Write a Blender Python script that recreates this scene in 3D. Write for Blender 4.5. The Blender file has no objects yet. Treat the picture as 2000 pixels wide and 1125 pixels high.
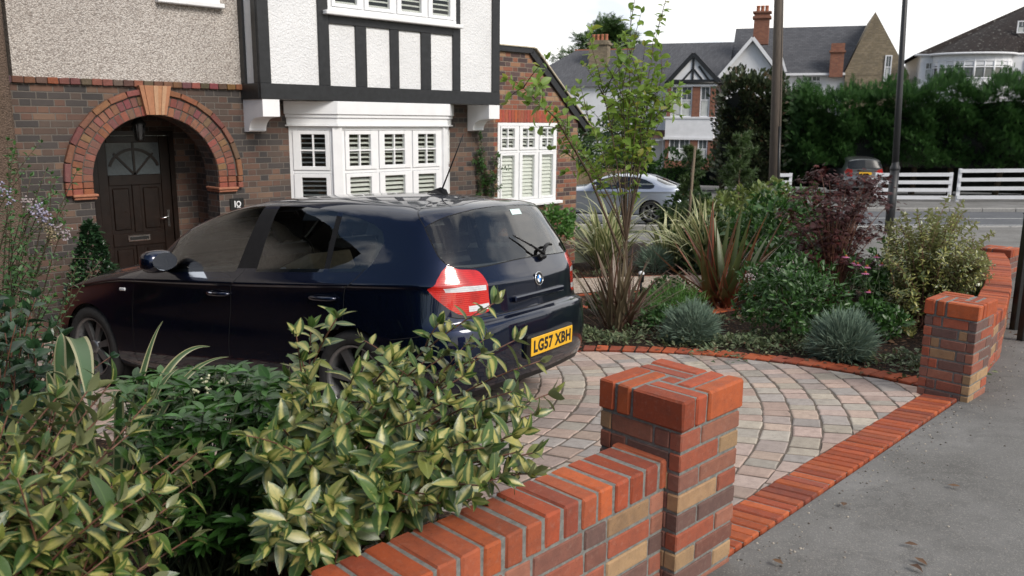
import bpy, bmesh, math, random
import numpy as np
from mathutils import Vector, Matrix
from math import radians as rad, sin, cos, pi, tanh
random.seed(7); rng = np.random.default_rng(7)
SC = bpy.context.scene
COL = SC.collection

# ------------------------------------------------------------------ camera
PITCH, YAW, ROLL, FPX = 0.19888841, 0.79193167, 0.00923757, 1627.7
CAM_H = 1.65
_f = Vector((cos(YAW)*cos(PITCH), sin(YAW)*cos(PITCH), -sin(PITCH)))
_r = Vector((sin(YAW), -cos(YAW), 0)); _u = _r.cross(_f)
_r, _u = _r*cos(ROLL)+_u*sin(ROLL), -_r*sin(ROLL)+_u*cos(ROLL)
cd = bpy.data.cameras.new('camera'); cam = bpy.data.objects.new('camera', cd); COL.objects.link(cam)
M = Matrix((_r, _u, -_f)).transposed().to_4x4(); M.translation = (0, 0, CAM_H); cam.matrix_world = M
cd.sensor_width = 36.0; cd.lens = 36.0*FPX/2000.0; cd.clip_start = 0.05; cd.clip_end = 2000
cd.dof.use_dof = True; cd.dof.focus_distance = 4.2; cd.dof.aperture_fstop = 5.6
SC.camera = cam

# ------------------------------------------------------------------ sky and sun
SUN_EL, SUN_AZ = rad(38), rad(-93)          # azimuth measured from +X towards +Y
w = bpy.data.worlds.new('World'); SC.world = w; w.use_nodes = True
wn = w.node_tree; wn.nodes.clear()
def W(t): return wn.nodes.new(t)
sky = W('ShaderNodeTexSky'); sky.sky_type = 'NISHITA'; sky.sun_disc = False
sky.sun_elevation = SUN_EL; sky.sun_rotation = pi/2 - SUN_AZ
sky.air_density = 1.0; sky.dust_density = 2.0; sky.ozone_density = 1.2
tc = W('ShaderNodeTexCoord'); sp = W('ShaderNodeSeparateXYZ'); wn.links.new(tc.outputs['Generated'], sp.inputs[0])
zz = W('ShaderNodeMath'); zz.operation = 'ADD'; zz.inputs[1].default_value = 0.28; wn.links.new(sp.outputs[2], zz.inputs[0])
dv = W('ShaderNodeVectorMath'); dv.operation = 'DIVIDE'
cb = W('ShaderNodeCombineXYZ')
for k in range(3): wn.links.new(zz.outputs[0], cb.inputs[k])
wn.links.new(tc.outputs['Generated'], dv.inputs[0]); wn.links.new(cb.outputs[0], dv.inputs[1])
nz = W('ShaderNodeTexNoise'); nz.inputs['Scale'].default_value = 1.15; nz.inputs['Detail'].default_value = 9
nz.inputs['Roughness'].default_value = 0.56; nz.inputs['Distortion'].default_value = 0.35
mp = W('ShaderNodeMapping'); mp.inputs['Location'].default_value = (3.1, 1.7, 0)
wn.links.new(dv.outputs[0], mp.inputs[0]); wn.links.new(mp.outputs[0], nz.inputs['Vector'])
cr = W('ShaderNodeValToRGB'); cr.color_ramp.elements[0].position = 0.40; cr.color_ramp.elements[1].position = 0.52
dp = W('ShaderNodeVectorMath'); dp.operation = 'DOT_PRODUCT'; dp.inputs[1].default_value = (.17, .12, -.06); wn.links.new(tc.outputs['Generated'], dp.inputs[0])
ad = W('ShaderNodeMath'); ad.operation = 'ADD'; wn.links.new(nz.outputs['Fac'], ad.inputs[0]); wn.links.new(dp.outputs['Value'], ad.inputs[1])
wn.links.new(ad.outputs[0], cr.inputs[0])
nz2 = W('ShaderNodeTexNoise'); nz2.inputs['Scale'].default_value = 2.6; nz2.inputs['Detail'].default_value = 6
wn.links.new(mp.outputs[0], nz2.inputs['Vector'])
cl = W('ShaderNodeValToRGB'); cl.color_ramp.elements[0].position = 0.34; cl.color_ramp.elements[1].position = 0.58
cl.color_ramp.elements[0].color = (0.64, 0.68, 0.73, 1); cl.color_ramp.elements[1].color = (1, 0.975, 0.94, 1)
wn.links.new(nz2.outputs['Fac'], cl.inputs[0])
cm = W('ShaderNodeVectorMath'); cm.operation = 'SCALE'; cm.inputs['Scale'].default_value = 12.5
wn.links.new(cl.outputs[0], cm.inputs[0])
mx = W('ShaderNodeMix'); mx.data_type = 'RGBA'
wn.links.new(cr.outputs[0], mx.inputs[0]); wn.links.new(sky.outputs[0], mx.inputs[6]); wn.links.new(cm.outputs[0], mx.inputs[7])
bg = W('ShaderNodeBackground'); bg.inputs[1].default_value = 0.085
wo = W('ShaderNodeOutputWorld'); wn.links.new(mx.outputs[2], bg.inputs[0]); wn.links.new(bg.outputs[0], wo.inputs[0])
sd = bpy.data.lights.new('sun', 'SUN'); sd.energy = 2.1; sd.angle = rad(24); sd.color = (1.0, 0.94, 0.86)
sun = bpy.data.objects.new('sun', sd); COL.objects.link(sun)
_s = Vector((cos(SUN_EL)*cos(SUN_AZ), cos(SUN_EL)*sin(SUN_AZ), sin(SUN_EL)))
sun.rotation_euler = _s.to_track_quat('Z', 'Y').to_euler()
vs = SC.view_settings; SC.display_settings.display_device = 'sRGB'
vs.view_transform = 'Standard'; vs.look = 'None'; vs.gamma = 1; vs.use_curve_mapping = False; vs.exposure = 0.46
SC.cycles.max_bounces = 8; SC.cycles.transparent_max_bounces = 16

# ------------------------------------------------------------------ helpers
def gh(X, Y):
    "height of the sloping ground"
    t = .025*(X-2.7)+.08*(Y-1.5)
    return -2*np.tanh(t/2)

class NT:
    "a small node-tree writer"
    def __init__(s, name):
        s.m = bpy.data.materials.new(name); s.m.use_nodes = True; s.t = s.m.node_tree; s.t.nodes.clear()
        s.out = s.t.nodes.new('ShaderNodeOutputMaterial')
    def n(s, typ, ins=None, out=0, **props):
        nd = s.t.nodes.new('ShaderNode'+typ)
        for k, v in props.items(): setattr(nd, k, v)
        for k, v in (ins or {}).items():
            sk = nd.inputs[k]
            if isinstance(v, bpy.types.NodeSocket): s.t.links.new(v, sk)
            elif isinstance(v, bpy.types.Node): s.t.links.new(v.outputs[0], sk)
            else:
                if hasattr(sk.default_value, '__len__') and not hasattr(v, '__len__'): v = (v,)*len(sk.default_value)
                if hasattr(sk.default_value, '__len__') and len(sk.default_value) == 4 and len(v) == 3: v = (*v, 1)
                sk.default_value = v
        return nd
    def math(s, op, a, b=None, c=None):
        ins = {0: a}
        if b is not None: ins[1] = b
        if c is not None: ins[2] = c
        return s.n('Math', ins, operation=op).outputs[0]
    def noise(s, vec, scale, detail=4, rough=.55, dist=0):
        return s.n('TexNoise', {'Vector': vec, 'Scale': scale, 'Detail': detail, 'Roughness': rough, 'Distortion': dist}).outputs['Fac']
    def ramp(s, fac, stops, interp='LINEAR'):
        nd = s.n('ValToRGB', {0: fac}); r = nd.color_ramp; r.interpolation = interp
        while len(r.elements) < len(stops): r.elements.new(0.5)
        for e, (p, c) in zip(r.elements, stops):
            e.position = p; e.color = (*c, 1) if hasattr(c, '__len__') else (c, c, c, 1)
        return nd.outputs[0]
    def mix(s, fac, a, b, blend='MIX'):
        nd = s.n('Mix', {0: fac, 6: a, 7: b}, data_type='RGBA', blend_type=blend); return nd.outputs[2]
    def obj(s): return s.n('TexCoord').outputs['Object']
    def geo(s): return s.n('NewGeometry').outputs['Position']
    def uv(s): return s.n('TexCoord').outputs['UV']
    def attr(s, name='Col'): return s.n('Attribute', attribute_name=name)
    def bump(s, h, strength=.5, dist=.01):
        return s.n('Bump', {'Height': h, 'Strength': strength, 'Distance': dist}).outputs[0]
    def bsdf(s, color, rough=.6, metal=0, normal=None, spec=.5, **kw):
        ins = {'Base Color': color, 'Roughness': rough, 'Metallic': metal, 'Specular IOR Level': spec}
        if normal is not None: ins['Normal'] = normal
        ins.update(kw)
        return s.n('BsdfPrincipled', ins)
    def done(s, sh): s.t.links.new(sh.outputs[0] if isinstance(sh, bpy.types.Node) else sh, s.out.inputs[0]); return s.m

def plain(name, color, rough=.6, metal=0, var=.12, scale=25, spec=.5, bump=0.0, bscale=120):
    "a painted or moulded surface with slight wear"
    t = NT(name); p = t.geo(); a = t.noise(p, scale, 5)
    lo = tuple(c*(1-var) for c in color); hi = tuple(min(1, c*(1+var)) for c in color)
    col = t.ramp(a, [(.3, lo), (.7, hi)])
    r = t.math('MULTIPLY_ADD', t.noise(p, scale*2.3), .25, rough-.12)
    nm = t.bump(t.noise(p, bscale, 3), bump, .004) if bump else None
    return t.done(t.bsdf(col, r, metal, nm, spec))

class MB:
    "collects polygons; build() links them as one mesh"
    def __init__(s): s.v = []; s.f = []; s.mi = []; s.c = []; s.sm = []
    def add(s, verts, faces, mat=0, col=(1, 1, 1), smooth=False):
        o = len(s.v); s.v += [tuple(map(float, v)) for v in verts]
        for f in faces: s.f.append([o+i for i in f]); s.mi.append(mat); s.c.append(col); s.sm.append(smooth)
        return s
    def poly(s, pts, **k): return s.add(pts, [list(range(len(pts)))], **k)
    def box(s, a, b, **k):
        x0, y0, z0 = a; x1, y1, z1 = b
        v = [(x0, y0, z0), (x1, y0, z0), (x1, y1, z0), (x0, y1, z0), (x0, y0, z1), (x1, y0, z1), (x1, y1, z1), (x0, y1, z1)]
        return s.add(v, [(0, 3, 2, 1), (4, 5, 6, 7), (0, 1, 5, 4), (1, 2, 6, 5), (2, 3, 7, 6), (3, 0, 4, 7)], **k)
    def obox(s, o, ax, ay, az, a, b, **k):
        "box a..b in the frame with origin o and axes ax, ay, az"
        n = MB().box(a, b); o, ax, ay, az = map(Vector, (o, ax, ay, az))
        return s.add([o+ax*v[0]+ay*v[1]+az*v[2] for v in n.v], n.f, **k)
    def brick(s, o, ax, ay, az, a, b, ch=.005, jit=0, **k):
        "box with chamfered edges"
        o, ax, ay, az = map(Vector, (o, ax, ay, az)); vs = []
        for cx in (0, 1):
            for cy in (0, 1):
                for cz in (0, 1):
                    p = [(a[0], b[0])[cx], (a[1], b[1])[cy], (a[2], b[2])[cz]]
                    d = [1-2*cx, 1-2*cy, 1-2*cz]
                    for ax_ in range(3):
                        q = [p[i]+(d[i]*ch if i != ax_ else 0) for i in range(3)]
                        # vertex lying on face normal to ax_
                        vs.append(o+ax*(q[0]+random.uniform(-jit, jit))+ay*(q[1]+random.uniform(-jit, jit))+az*(q[2]+random.uniform(-jit, jit)))
        I = lambda x, y, z, n: ((x*2+y)*2+z)*3+n
        F = []
        for n in range(3):
            for sd in (0, 1):
                o1, o2 = [i for i in range(3) if i != n]
                q = []
                for (p1, p2) in ((0, 0), (1, 0), (1, 1), (0, 1)):
                    t = [0, 0, 0]; t[n] = sd; t[o1] = p1; t[o2] = p2; q.append(I(*t, n))
                if (sd == 1) == (n == 1): q.reverse()
                F.append(q)
        for n in range(3):                      # edges parallel to axis n
            o1, o2 = [i for i in range(3) if i != n]
            for p1 in (0, 1):
                for p2 in (0, 1):
                    q = []
                    for e, m in ((0, o1), (1, o1), (1, o2), (0, o2)):
                        t = [0, 0, 0]; t[n] = e; t[o1] = p1; t[o2] = p2; q.append(I(*t, m))
                    F.append(q)
        for x in (0, 1):
            for y in (0, 1):
                for z in (0, 1): F.append([I(x, y, z, 0), I(x, y, z, 1), I(x, y, z, 2)])
        return s.add(vs, F, **k)
    def tube(s, pts, rad_, seg=8, cap=True, **k):
        pts = [Vector(p) for p in pts]; n = len(pts)
        if not hasattr(rad_, '__len__'): rad_ = [rad_]*n
        vs = []; ref = None
        for i, p in enumerate(pts):
            d = (pts[min(i+1, n-1)]-pts[max(i-1, 0)]).normalized()
            if ref is None: ref = d.orthogonal().normalized()
            e1 = (ref-d*ref.dot(d)).normalized(); ref = e1; e2 = d.cross(e1)
            for j in range(seg):
                a = 2*pi*j/seg; vs.append(p+(e1*cos(a)+e2*sin(a))*rad_[i])
        F = [(i*seg+j, i*seg+(j+1) % seg, (i+1)*seg+(j+1) % seg, (i+1)*seg+j) for i in range(n-1) for j in range(seg)]
        k.setdefault('smooth', True)
        if cap: F += [list(range(seg))[::-1], [(n-1)*seg+j for j in range(seg)]]
        return s.add(vs, F, **k)
    def lathe(s, o, prof, seg=24, az=(0, 0, 1), **k):
        "prof: (radius, height) pairs about the axis az through o"
        o = Vector(o); az = Vector(az).normalized(); ax = az.orthogonal().normalized(); ay = az.cross(ax)
        vs = [o+(ax*cos(2*pi*j/seg)+ay*sin(2*pi*j/seg))*r+az*h for r, h in prof for j in range(seg)]
        n = len(prof); k.setdefault('smooth', True)
        F = [(i*seg+j, i*seg+(j+1) % seg, (i+1)*seg+(j+1) % seg, (i+1)*seg+j) for i in range(n-1) for j in range(seg)]
        return s.add(vs, F, **k)
    def prism(s, o, ax, ay, az, poly, d0, d1, **k):
        "polygon in (ax, ay) extruded from d0 to d1 along az"
        o, ax, ay, az = map(Vector, (o, ax, ay, az)); n = len(poly)
        vs = [o+ax*p[0]+ay*p[1]+az*d for d in (d0, d1) for p in poly]
        F = [list(range(n))[::-1], list(range(n, 2*n))]+[(i, (i+1) % n, n+(i+1) % n, n+i) for i in range(n)]
        return s.add(vs, F, **k)
    def build(s, name, mats, parent=None, local=False, fixn=False):
        me = bpy.data.meshes.new(name)
        V = np.array(s.v) if s.v else np.zeros((0, 3))
        if parent is not None and not local:
            q = parent; off = np.zeros(3)
            while q is not None: off += np.array(q.location); q = q.parent
        else: off = np.zeros(3)
        me.from_pydata((V-off).tolist(), [], s.f); me.update()
        if fixn:
            bm = bmesh.new(); bm.from_mesh(me); bmesh.ops.recalc_face_normals(bm, faces=bm.faces); bm.to_mesh(me); bm.free()
        mats = mats if isinstance(mats, (list, tuple)) else [mats]
        for m in mats: me.materials.append(m)
        me.polygons.foreach_set('material_index', s.mi); me.polygons.foreach_set('use_smooth', s.sm)
        uvs = np.zeros((len(me.loops), 2)); cs = np.ones((len(me.loops), 4))
        for p, c in zip(me.polygons, s.c):
            nx, ny, nzz = p.normal
            if abs(nzz) > .75: t1, t2 = (1, 0, 0), (0, 1, 0)
            else:
                h = math.hypot(nx, ny) or 1; t1, t2 = (-ny/h, nx/h, 0), (0, 0, 1)
                if t1[0]-t1[1] < 0: t1 = (-t1[0], -t1[1], 0)
            for li in p.loop_indices:
                q = V[me.loops[li].vertex_index]
                uvs[li] = (q[0]*t1[0]+q[1]*t1[1]+q[2]*t1[2], q[0]*t2[0]+q[1]*t2[1]+q[2]*t2[2]); cs[li, :3] = c
        me.uv_layers.new(name='UVMap'); me.color_attributes.new('Col', 'FLOAT_COLOR', 'CORNER')
        me.uv_layers['UVMap'].data.foreach_set('uv', uvs.ravel()); me.color_attributes['Col'].data.foreach_set('color', cs.ravel())
        ob = bpy.data.objects.new(name, me); COL.objects.link(ob)
        if parent is not None: ob.parent = parent
        return ob

def tag(o, label=None, cat=None, group=None, kind=None):
    if label: o['label'] = label
    if cat: o['category'] = cat
    if group: o['group'] = group
    if kind: o['kind'] = kind
    return o
def thing(name, label, cat, loc=(0, 0, 0), group=None):
    o = bpy.data.objects.new(name, None); COL.objects.link(o); o.location = loc; o.empty_display_size = .2
    return tag(o, label, cat, group)
def structure(o): o['kind'] = 'structure'; return o
def in_poly(x, y, P):
    c = False; j = len(P)-1
    for i in range(len(P)):
        if (P[i][1] > y) != (P[j][1] > y) and x < (P[j][0]-P[i][0])*(y-P[i][1])/(P[j][1]-P[i][1])+P[i][0]: c = not c
        j = i
    return c
def clip_half(P, a, b, c):
    "keep the part of polygon P with a*x+b*y >= c"
    R = []
    for i in range(len(P)):
        p, q = P[i], P[(i+1) % len(P)]; dp = a*p[0]+b*p[1]-c; dq = a*q[0]+b*q[1]-c
        if dp >= 0: R.append(p)
        if dp*dq < 0: t = dp/(dp-dq); R.append((p[0]+t*(q[0]-p[0]), p[1]+t*(q[1]-p[1])))
    return R
def sheet(name, poly, dz, mat, step=1.0, hf=gh, kind='structure'):
    "a flat outline draped over the ground"
    bm = bmesh.new(); vs = [bm.verts.new((x, y, 0)) for x, y in poly]; bm.faces.new(vs)
    xs = [p[0] for p in poly]; ys = [p[1] for p in poly]
    for ax, lo, hi in ((0, min(xs), max(xs)), (1, min(ys), max(ys))):
        k = math.ceil(lo/step)*step
        while k < hi:
            co = [0, 0, 0]; no = [0, 0, 0]; co[ax] = k; no[ax] = 1
            bmesh.ops.bisect_plane(bm, geom=bm.faces[:]+bm.edges[:]+bm.verts[:], plane_co=co, plane_no=no); k += step
    bmesh.ops.triangulate(bm, faces=[f for f in bm.faces if len(f.verts) > 4])
    for v in bm.verts: v.co.z = float(hf(v.co.x, v.co.y))+dz
    bmesh.ops.recalc_face_normals(bm, faces=bm.faces)
    for f in bm.faces:
        if f.normal.z < 0: f.normal_flip()
    me = bpy.data.meshes.new(name); bm.to_mesh(me); bm.free(); me.materials.append(mat)
    o = bpy.data.objects.new(name, me); COL.objects.link(o)
    if kind: o['kind'] = kind
    return o

# ------------------------------------------------------------------ materials
def flemish(name, ramp, mortar, L=.225, Hc=.075, rough=.85, soot=.35, joint=.010):
    "brick wall in alternate long and short bricks, from UVs in metres"
    t = NT(name); uv = t.n('SeparateXYZ', {0: t.uv()}); P = L*1.5
    wob = t.noise(t.geo(), 9, 2)
    u = t.math('ADD', uv.outputs[0], t.math('MULTIPLY_ADD', wob, .006, -.003)); v = t.math('ADD', uv.outputs[1], t.math('MULTIPLY_ADD', wob, .006, 4.997))
    row = t.math('FLOOR', t.math('DIVIDE', v, Hc)); fv = t.math('FRACT', t.math('DIVIDE', v, Hc))
    un = t.math('ADD', t.math('DIVIDE', u, P), t.math('MULTIPLY', row, .5)); un = t.math('ADD', un, 40.0)
    cell = t.math('FLOOR', un); fu = t.math('FRACT', un)
    hd = t.math('GREATER_THAN', fu, 2/3)
    bid = t.math('MULTIPLY_ADD', cell, 2.0, hd)
    # distance to vertical joints in metres
    du = t.math('MULTIPLY', t.math('MINIMUM', fu, t.math('MINIMUM', t.math('ABSOLUTE', t.math('SUBTRACT', fu, 2/3)), t.math('SUBTRACT', 1.0, fu))), P)
    dv_ = t.math('MULTIPLY', t.math('MINIMUM', fv, t.math('SUBTRACT', 1.0, fv)), Hc)
    d = t.math('MINIMUM', du, dv_)
    dn = t.math('ADD', d, t.math('MULTIPLY_ADD', t.noise(t.geo(), 90, 3), .006, -.003))
    m = t.n('MapRange', {0: dn, 1: joint*.35, 2: joint*.75}).outputs[0]
    cv = t.n('CombineXYZ', {0: bid, 1: row})
    wn_ = t.n('TexWhiteNoise', {'Vector': cv}, noise_dimensions='3D')
    col = t.ramp(wn_.outputs['Value'], ramp, 'CONSTANT')
    # blotches inside every brick, plus soot over the wall
    bl = t.noise(t.geo(), 28, 5, .65)
    col = t.mix(t.math('MULTIPLY', bl, .8), col, t.mix(.55, col, (.035, .03, .03)))
    big = t.ramp(t.noise(t.geo(), 1.3, 4), [(.4, 0.0), (.75, soot)])
    col = t.mix(big, col, (.03, .028, .027))
    mc = t.mix(t.noise(t.geo(), 40, 3), mortar, tuple(c*.55 for c in mortar))
    col = t.mix(m, mc, col)
    hgt = t.math('MULTIPLY_ADD', t.noise(t.geo(), 110, 4), .25, m)
    return t.done(t.bsdf(col, rough, 0, t.bump(hgt, .7, .008), .3))
M_brick_old = flemish('old_dark_brick', [(0, (.066, .060, .058)), (.18, (.12, .088, .072)), (.34, (.080, .070, .066)), (.48, (.155, .09, .068)), (.62, (.115, .078, .062)), (.76, (.19, .11, .078)), (.86, (.075, .063, .06)), (.93, (.21, .135, .095))], (.18, .16, .14), soot=.48)
M_brick_new = flemish('new_mixed_brick', [(0, (.10, .065, .06)), (.16, (.30, .12, .075)), (.34, (.085, .06, .06)), (.48, (.36, .19, .11)), (.6, (.20, .09, .065)), (.74, (.40, .25, .15)), (.84, (.13, .085, .08)), (.93, (.33, .10, .06))], (.30, .25, .20), soot=.12)
M_brick_far = flemish('far_red_brick', [(0, (.30, .12, .075)), (.5, (.36, .15, .09)), (.8, (.27, .11, .07))], (.26, .2, .16), soot=.15)

def attr_brick(name, rough=.85, soot=.5, pores=.5):
    "fired clay with each brick's own colour held in its mesh"
    t = NT(name); c = t.attr().outputs['Color']; p = t.geo()
    n1 = t.noise(p, 22, 6, .65); n2 = t.noise(p, 160, 4, .6); n3 = t.noise(p, 55, 3)
    col = t.mix(t.ramp(n1, [(.42, 0.0), (.75, soot)]), c, t.mix(.7, c, (.05, .035, .035)))
    col = t.mix(t.ramp(n3, [(.55, 0.0), (.85, .17)]), col, (.45, .36, .29)); col = t.mix(t.ramp(t.noise(p, 6.5, 5, .7), [(.55, 0.0), (.78, .5)]), col, t.mix(.75, c, (.045, .04, .035)))
    col = t.mix(t.ramp(n2, [(.60, 0.0), (.72, pores)]), col, (.04, .025, .02))
    h = t.math('ADD', t.math('MULTIPLY', n2, .5), t.noise(p, 320, 3))
    return t.done(t.bsdf(col, rough, 0, t.bump(h, .35, .004), .3))
M_clay = attr_brick('clay_brick')
M_sett = attr_brick('tumbled_sett', .9, .42, .6)
def t_mortar(name, c):
    t = NT(name); p = t.geo(); n = t.noise(p, 60, 5); n2 = t.noise(p, 400, 3)
    col = t.ramp(n, [(.3, tuple(x*.55 for x in c)), (.7, c)])
    return t.done(t.bsdf(col, .95, 0, t.bump(n2, .5, .004), .2))
M_mortar = t_mortar('grey_mortar', (.25, .254, .235))
M_mortar_dark = t_mortar('dark_mortar', (.14, .125, .11))
M_joint = t_mortar('jointing_sand', (.17, .14, .115))

def t_rough(name, ramp, scale, bstr, bd, rough=.9):
    t = NT(name); p = t.geo()
    vo = t.n('TexVoronoi', {'Vector': p, 'Scale': scale, 'Randomness': 1.0})
    col = t.ramp(t.n('SeparateColor', {0: vo.outputs['Color']}).outputs[0], ramp)
    col = t.mix(t.ramp(vo.outputs['Distance'], [(.3, 0.0), (.8, .55)]), col, tuple(c*.35 for c in ramp[0][1]))
    col = t.mix(t.ramp(t.noise(p, .9, 5), [(.45, 0.0), (.8, .3)]), col, (.22, .19, .17))
    h = t.math('SUBTRACT', 1.0, vo.outputs['Distance'])
    return t.done(t.bsdf(col, rough, 0, t.bump(h, bstr, bd), .25))
M_pebbledash = t_rough('roughcast_render', [(0, (.37, .325, .295)), (.35, (.58, .535, .49)), (.7, (.70, .66, .615)), (1, (.46, .415, .38))], 62, .9, .012)
M_brown_render = t_rough('brown_roughcast', [(0, (.10, .07, .05)), (.5, (.17, .12, .09)), (1, (.12, .085, .065))], 70, .9, .012)
def t_stucco(name, c):
    t = NT(name); p = t.geo(); n = t.noise(p, 42, 3, .5, .6); n2 = t.noise(p, 2, 4)
    col = t.ramp(n2, [(.3, tuple(x*.9 for x in c)), (.7, c)])
    return t.done(t.bsdf(col, .8, 0, t.bump(n, .8, .02), .3))
M_stucco = t_stucco('white_textured_render', (.80, .81, .82))
M_white = plain('white_painted_joinery', (.82, .83, .84), .35, var=.04, scale=6)
M_white_wall = plain('white_painted_wall', (.74, .75, .77), .7, var=.06, scale=3)
M_black = plain('black_painted_timber', (.018, .019, .021), .42, var=.3, scale=14, bump=.25, bscale=60)
M_dark_iron = plain('black_painted_iron', (.012, .013, .013), .4, var=.3)
M_door = plain('dark_stained_door', (.009, .0042, .0025), .33, var=.35, scale=9)
M_terracotta = plain('terracotta', (.42, .16, .09), .8, var=.25, scale=18)
M_slats = plain('shutter_slats', (.88, .90, .86), .5, var=.05)
M_chrome = plain('polished_metal', (.75, .75, .75), .18, 1, var=.05)
M_lead = plain('grey_lead', (.22, .23, .24), .6, var=.2)
def t_glass(name, tint=(.93, .97, .95), ior=1.5, boost=1.0, rough=.0):
    t = NT(name); fr = t.n('Fresnel', {0: ior}).outputs[0]
    if boost != 1: fr = t.math('MINIMUM', t.math('MULTIPLY_ADD', fr, boost, .02), 1.0)
    a = t.n('BsdfTransparent', {0: tint}); b = t.n('BsdfGlossy', {0: (1, 1, 1), 'Roughness': rough})
    return t.done(t.n('MixShader', {0: fr, 1: a, 2: b}))
M_glass = t_glass('window_glass', (.96, .98, .97), 1.45, 1.2)
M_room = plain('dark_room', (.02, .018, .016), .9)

def t_asphalt(name, base, worn, speck):
    t = NT(name); p = t.geo(); n = t.noise(p, 1.1, 6, .6); f = t.noise(p, 260, 3, .7); g_ = t.noise(p, 7, 5)
    col = t.ramp(n, [(.32, base), (.68, worn)])
    col = t.mix(t.ramp(g_, [(.5, 0.0), (.8, .45)]), col, tuple(c*.5 for c in base)); col = t.mix(t.ramp(t.noise(p, 2.3, 6, .7, 1.2), [(.58, 0.0), (.70, .38)]), col, tuple(c*.5 for c in base))
    vo = t.n('TexVoronoi', {'Vector': p, 'Scale': 170})
    col = t.mix(t.ramp(t.n('SeparateColor', {0: vo.outputs['Color']}).outputs[1], [(.78, 0.0), (.95, .35)]), col, speck)
    return t.done(t.bsdf(col, .88, 0, t.bump(t.math('SUBTRACT', f, t.math('MULTIPLY', vo.outputs['Distance'], .6)), .55, .006), .3))
M_tarmac = t_asphalt('worn_tarmac', (.125, .122, .115), (.205, .202, .195), (.34, .32, .29))
M_road = t_asphalt('road_asphalt', (.085, .09, .10), (.12, .125, .135), (.2, .2, .2))
def t_soil(name, a, b, chip, sc=55):
    t = NT(name); p = t.geo(); vo = t.n('TexVoronoi', {'Vector': p, 'Scale': sc}); r = t.n('SeparateColor', {0: vo.outputs['Color']})
    col = t.ramp(r.outputs[0], [(0, a), (.6, b), (.85, b), (.9, chip), (1, chip)])
    h = t.math('SUBTRACT', r.outputs[1], vo.outputs['Distance'])
    return t.done(t.bsdf(col, .95, 0, t.bump(h, .9, .02), .2))
M_soil = t_soil('bark_mulch', (.012, .008, .006), (.035, .022, .015), (.11, .06, .035))
M_gravel = t_soil('buff_gravel', (.28, .20, .15), (.55, .46, .38), (.72, .66, .58), 45)
M_lawn = t_soil('rough_ground', (.03, .04, .02), (.06, .07, .035), (.09, .08, .05), 20)
M_slate = None
def t_roof(name, c1, c2, row=.11, wid=.28, moss=.0):
    t = NT(name); uv = t.uv(); s_ = t.n('SeparateXYZ', {0: uv})
    br = t.n('TexBrick', {'Vector': uv, 'Color1': (*c1, 1), 'Color2': (*c2, 1), 'Mortar': tuple(c*.35 for c in c1)+(1,), 'Scale': 1.0, 'Mortar Size': .007, 'Brick Width': wid, 'Row Height': row})
    p = t.geo(); n = t.noise(p, 1.2, 5); col = t.mix(t.math('MULTIPLY', n, .6), br.outputs['Color'], tuple(c*.6 for c in c2))
    if moss: col = t.mix(t.ramp(t.noise(p, 5.5, 4, .7), [(.58, 0.0), (.66, moss)]), col, (.42, .43, .40))
    return t.done(t.bsdf(col, .75, 0, t.bump(br.outputs['Fac'], -.6, .015), .15))
M_slate = t_roof('slate_roof', (.085, .088, .098), (.125, .128, .14))
M_tile_dark = t_roof('brown_tile_roof', (.026, .022, .022), (.042, .034, .032), .13, .2, .3)
M_stock = flemish('yellow_stock_brick', [(0, (.30, .24, .15)), (.4, (.36, .29, .19)), (.7, (.26, .21, .14))], (.3, .27, .22), soot=.3)
def t_wood(name, c, rough=.7):
    t = NT(name); p = t.geo(); mp_ = t.n('Mapping', {0: p, 'Scale': (14, 14, 1.2)}); n = t.noise(mp_.outputs[0], 3, 6, .65)
    col = t.ramp(n, [(.3, tuple(x*.55 for x in c)), (.7, c)])
    return t.done(t.bsdf(col, rough, 0, t.bump(n, .4, .006), .25))
M_pole = t_wood('weathered_pole', (.13, .105, .085))
M_bark = t_wood('plant_bark', (.11, .075, .05))
M_bark_pale = t_wood('pale_bark', (.22, .17, .12))
M_fence_wood = t_wood('tan_fence', (.34, .25, .15))
M_red_fence = t_wood('red_stained_fence', (.16, .05, .03))
# ------------------------------------------------------------------ ground, road, drive
def far_poly(r): return [(-r, -r), (r, -r), (r, r), (-r, r)]
def hf_low(x, y): return gh(x, y)
sheet('ground', [(-60, -60), (140, -60), (140, 160), (-60, 160)], -.16, M_lawn, 5.0)
sheet('far_ground', [(-700, -700), (900, -700), (900, 900), (-700, 900)], -2.6, M_lawn, 400.0, lambda x, y: 0)
STRIP_IN = lambda x: 1.76+(x-3.129)*.0317
STRIP_OUT = lambda x: 1.525+(x-2.715)*.036
# direction of the side street
SD = Vector((-.45, .89, 0)).normalized(); SN = Vector((SD.y, -SD.x, 0))   # SN points across the street, away
def st(a, b): q = Vector((23.2, 6, 0))+SD*a+SN*b; return (q.x, q.y)
sheet('pavement', [(-12, -4.5), (20, -4.5), st(-11, 0), st(-4, -.1), st(6, -.1), (15.5, 13.2), (12.6, 3.6), (9.2, 2.3), (6.1, 1.75), (5.7, 1.62), (2.7, 1.52), (-12, 1.5)], -.012, M_tarmac, .8)
sheet('road', [st(-40, 0), st(60, 0), st(60, 8.6), st(-40, 8.6)], -.12, M_road, 2.0)
M_line = plain('road_paint', (.62, .62, .60), .7, var=.15, scale=8)
for nm, b, w_ in (('road_marking', 2.1, .12), ('road_marking', 5.0, .12)):
    sheet(nm, [st(-40, b), st(40, b), st(40, b+w_), st(-40, b+w_)], -.116, M_line, 2.0)
mb = MB()
M_kerb = plain('concrete_kerb', (.34, .33, .31), .85, var=.2, bump=.3)
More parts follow.
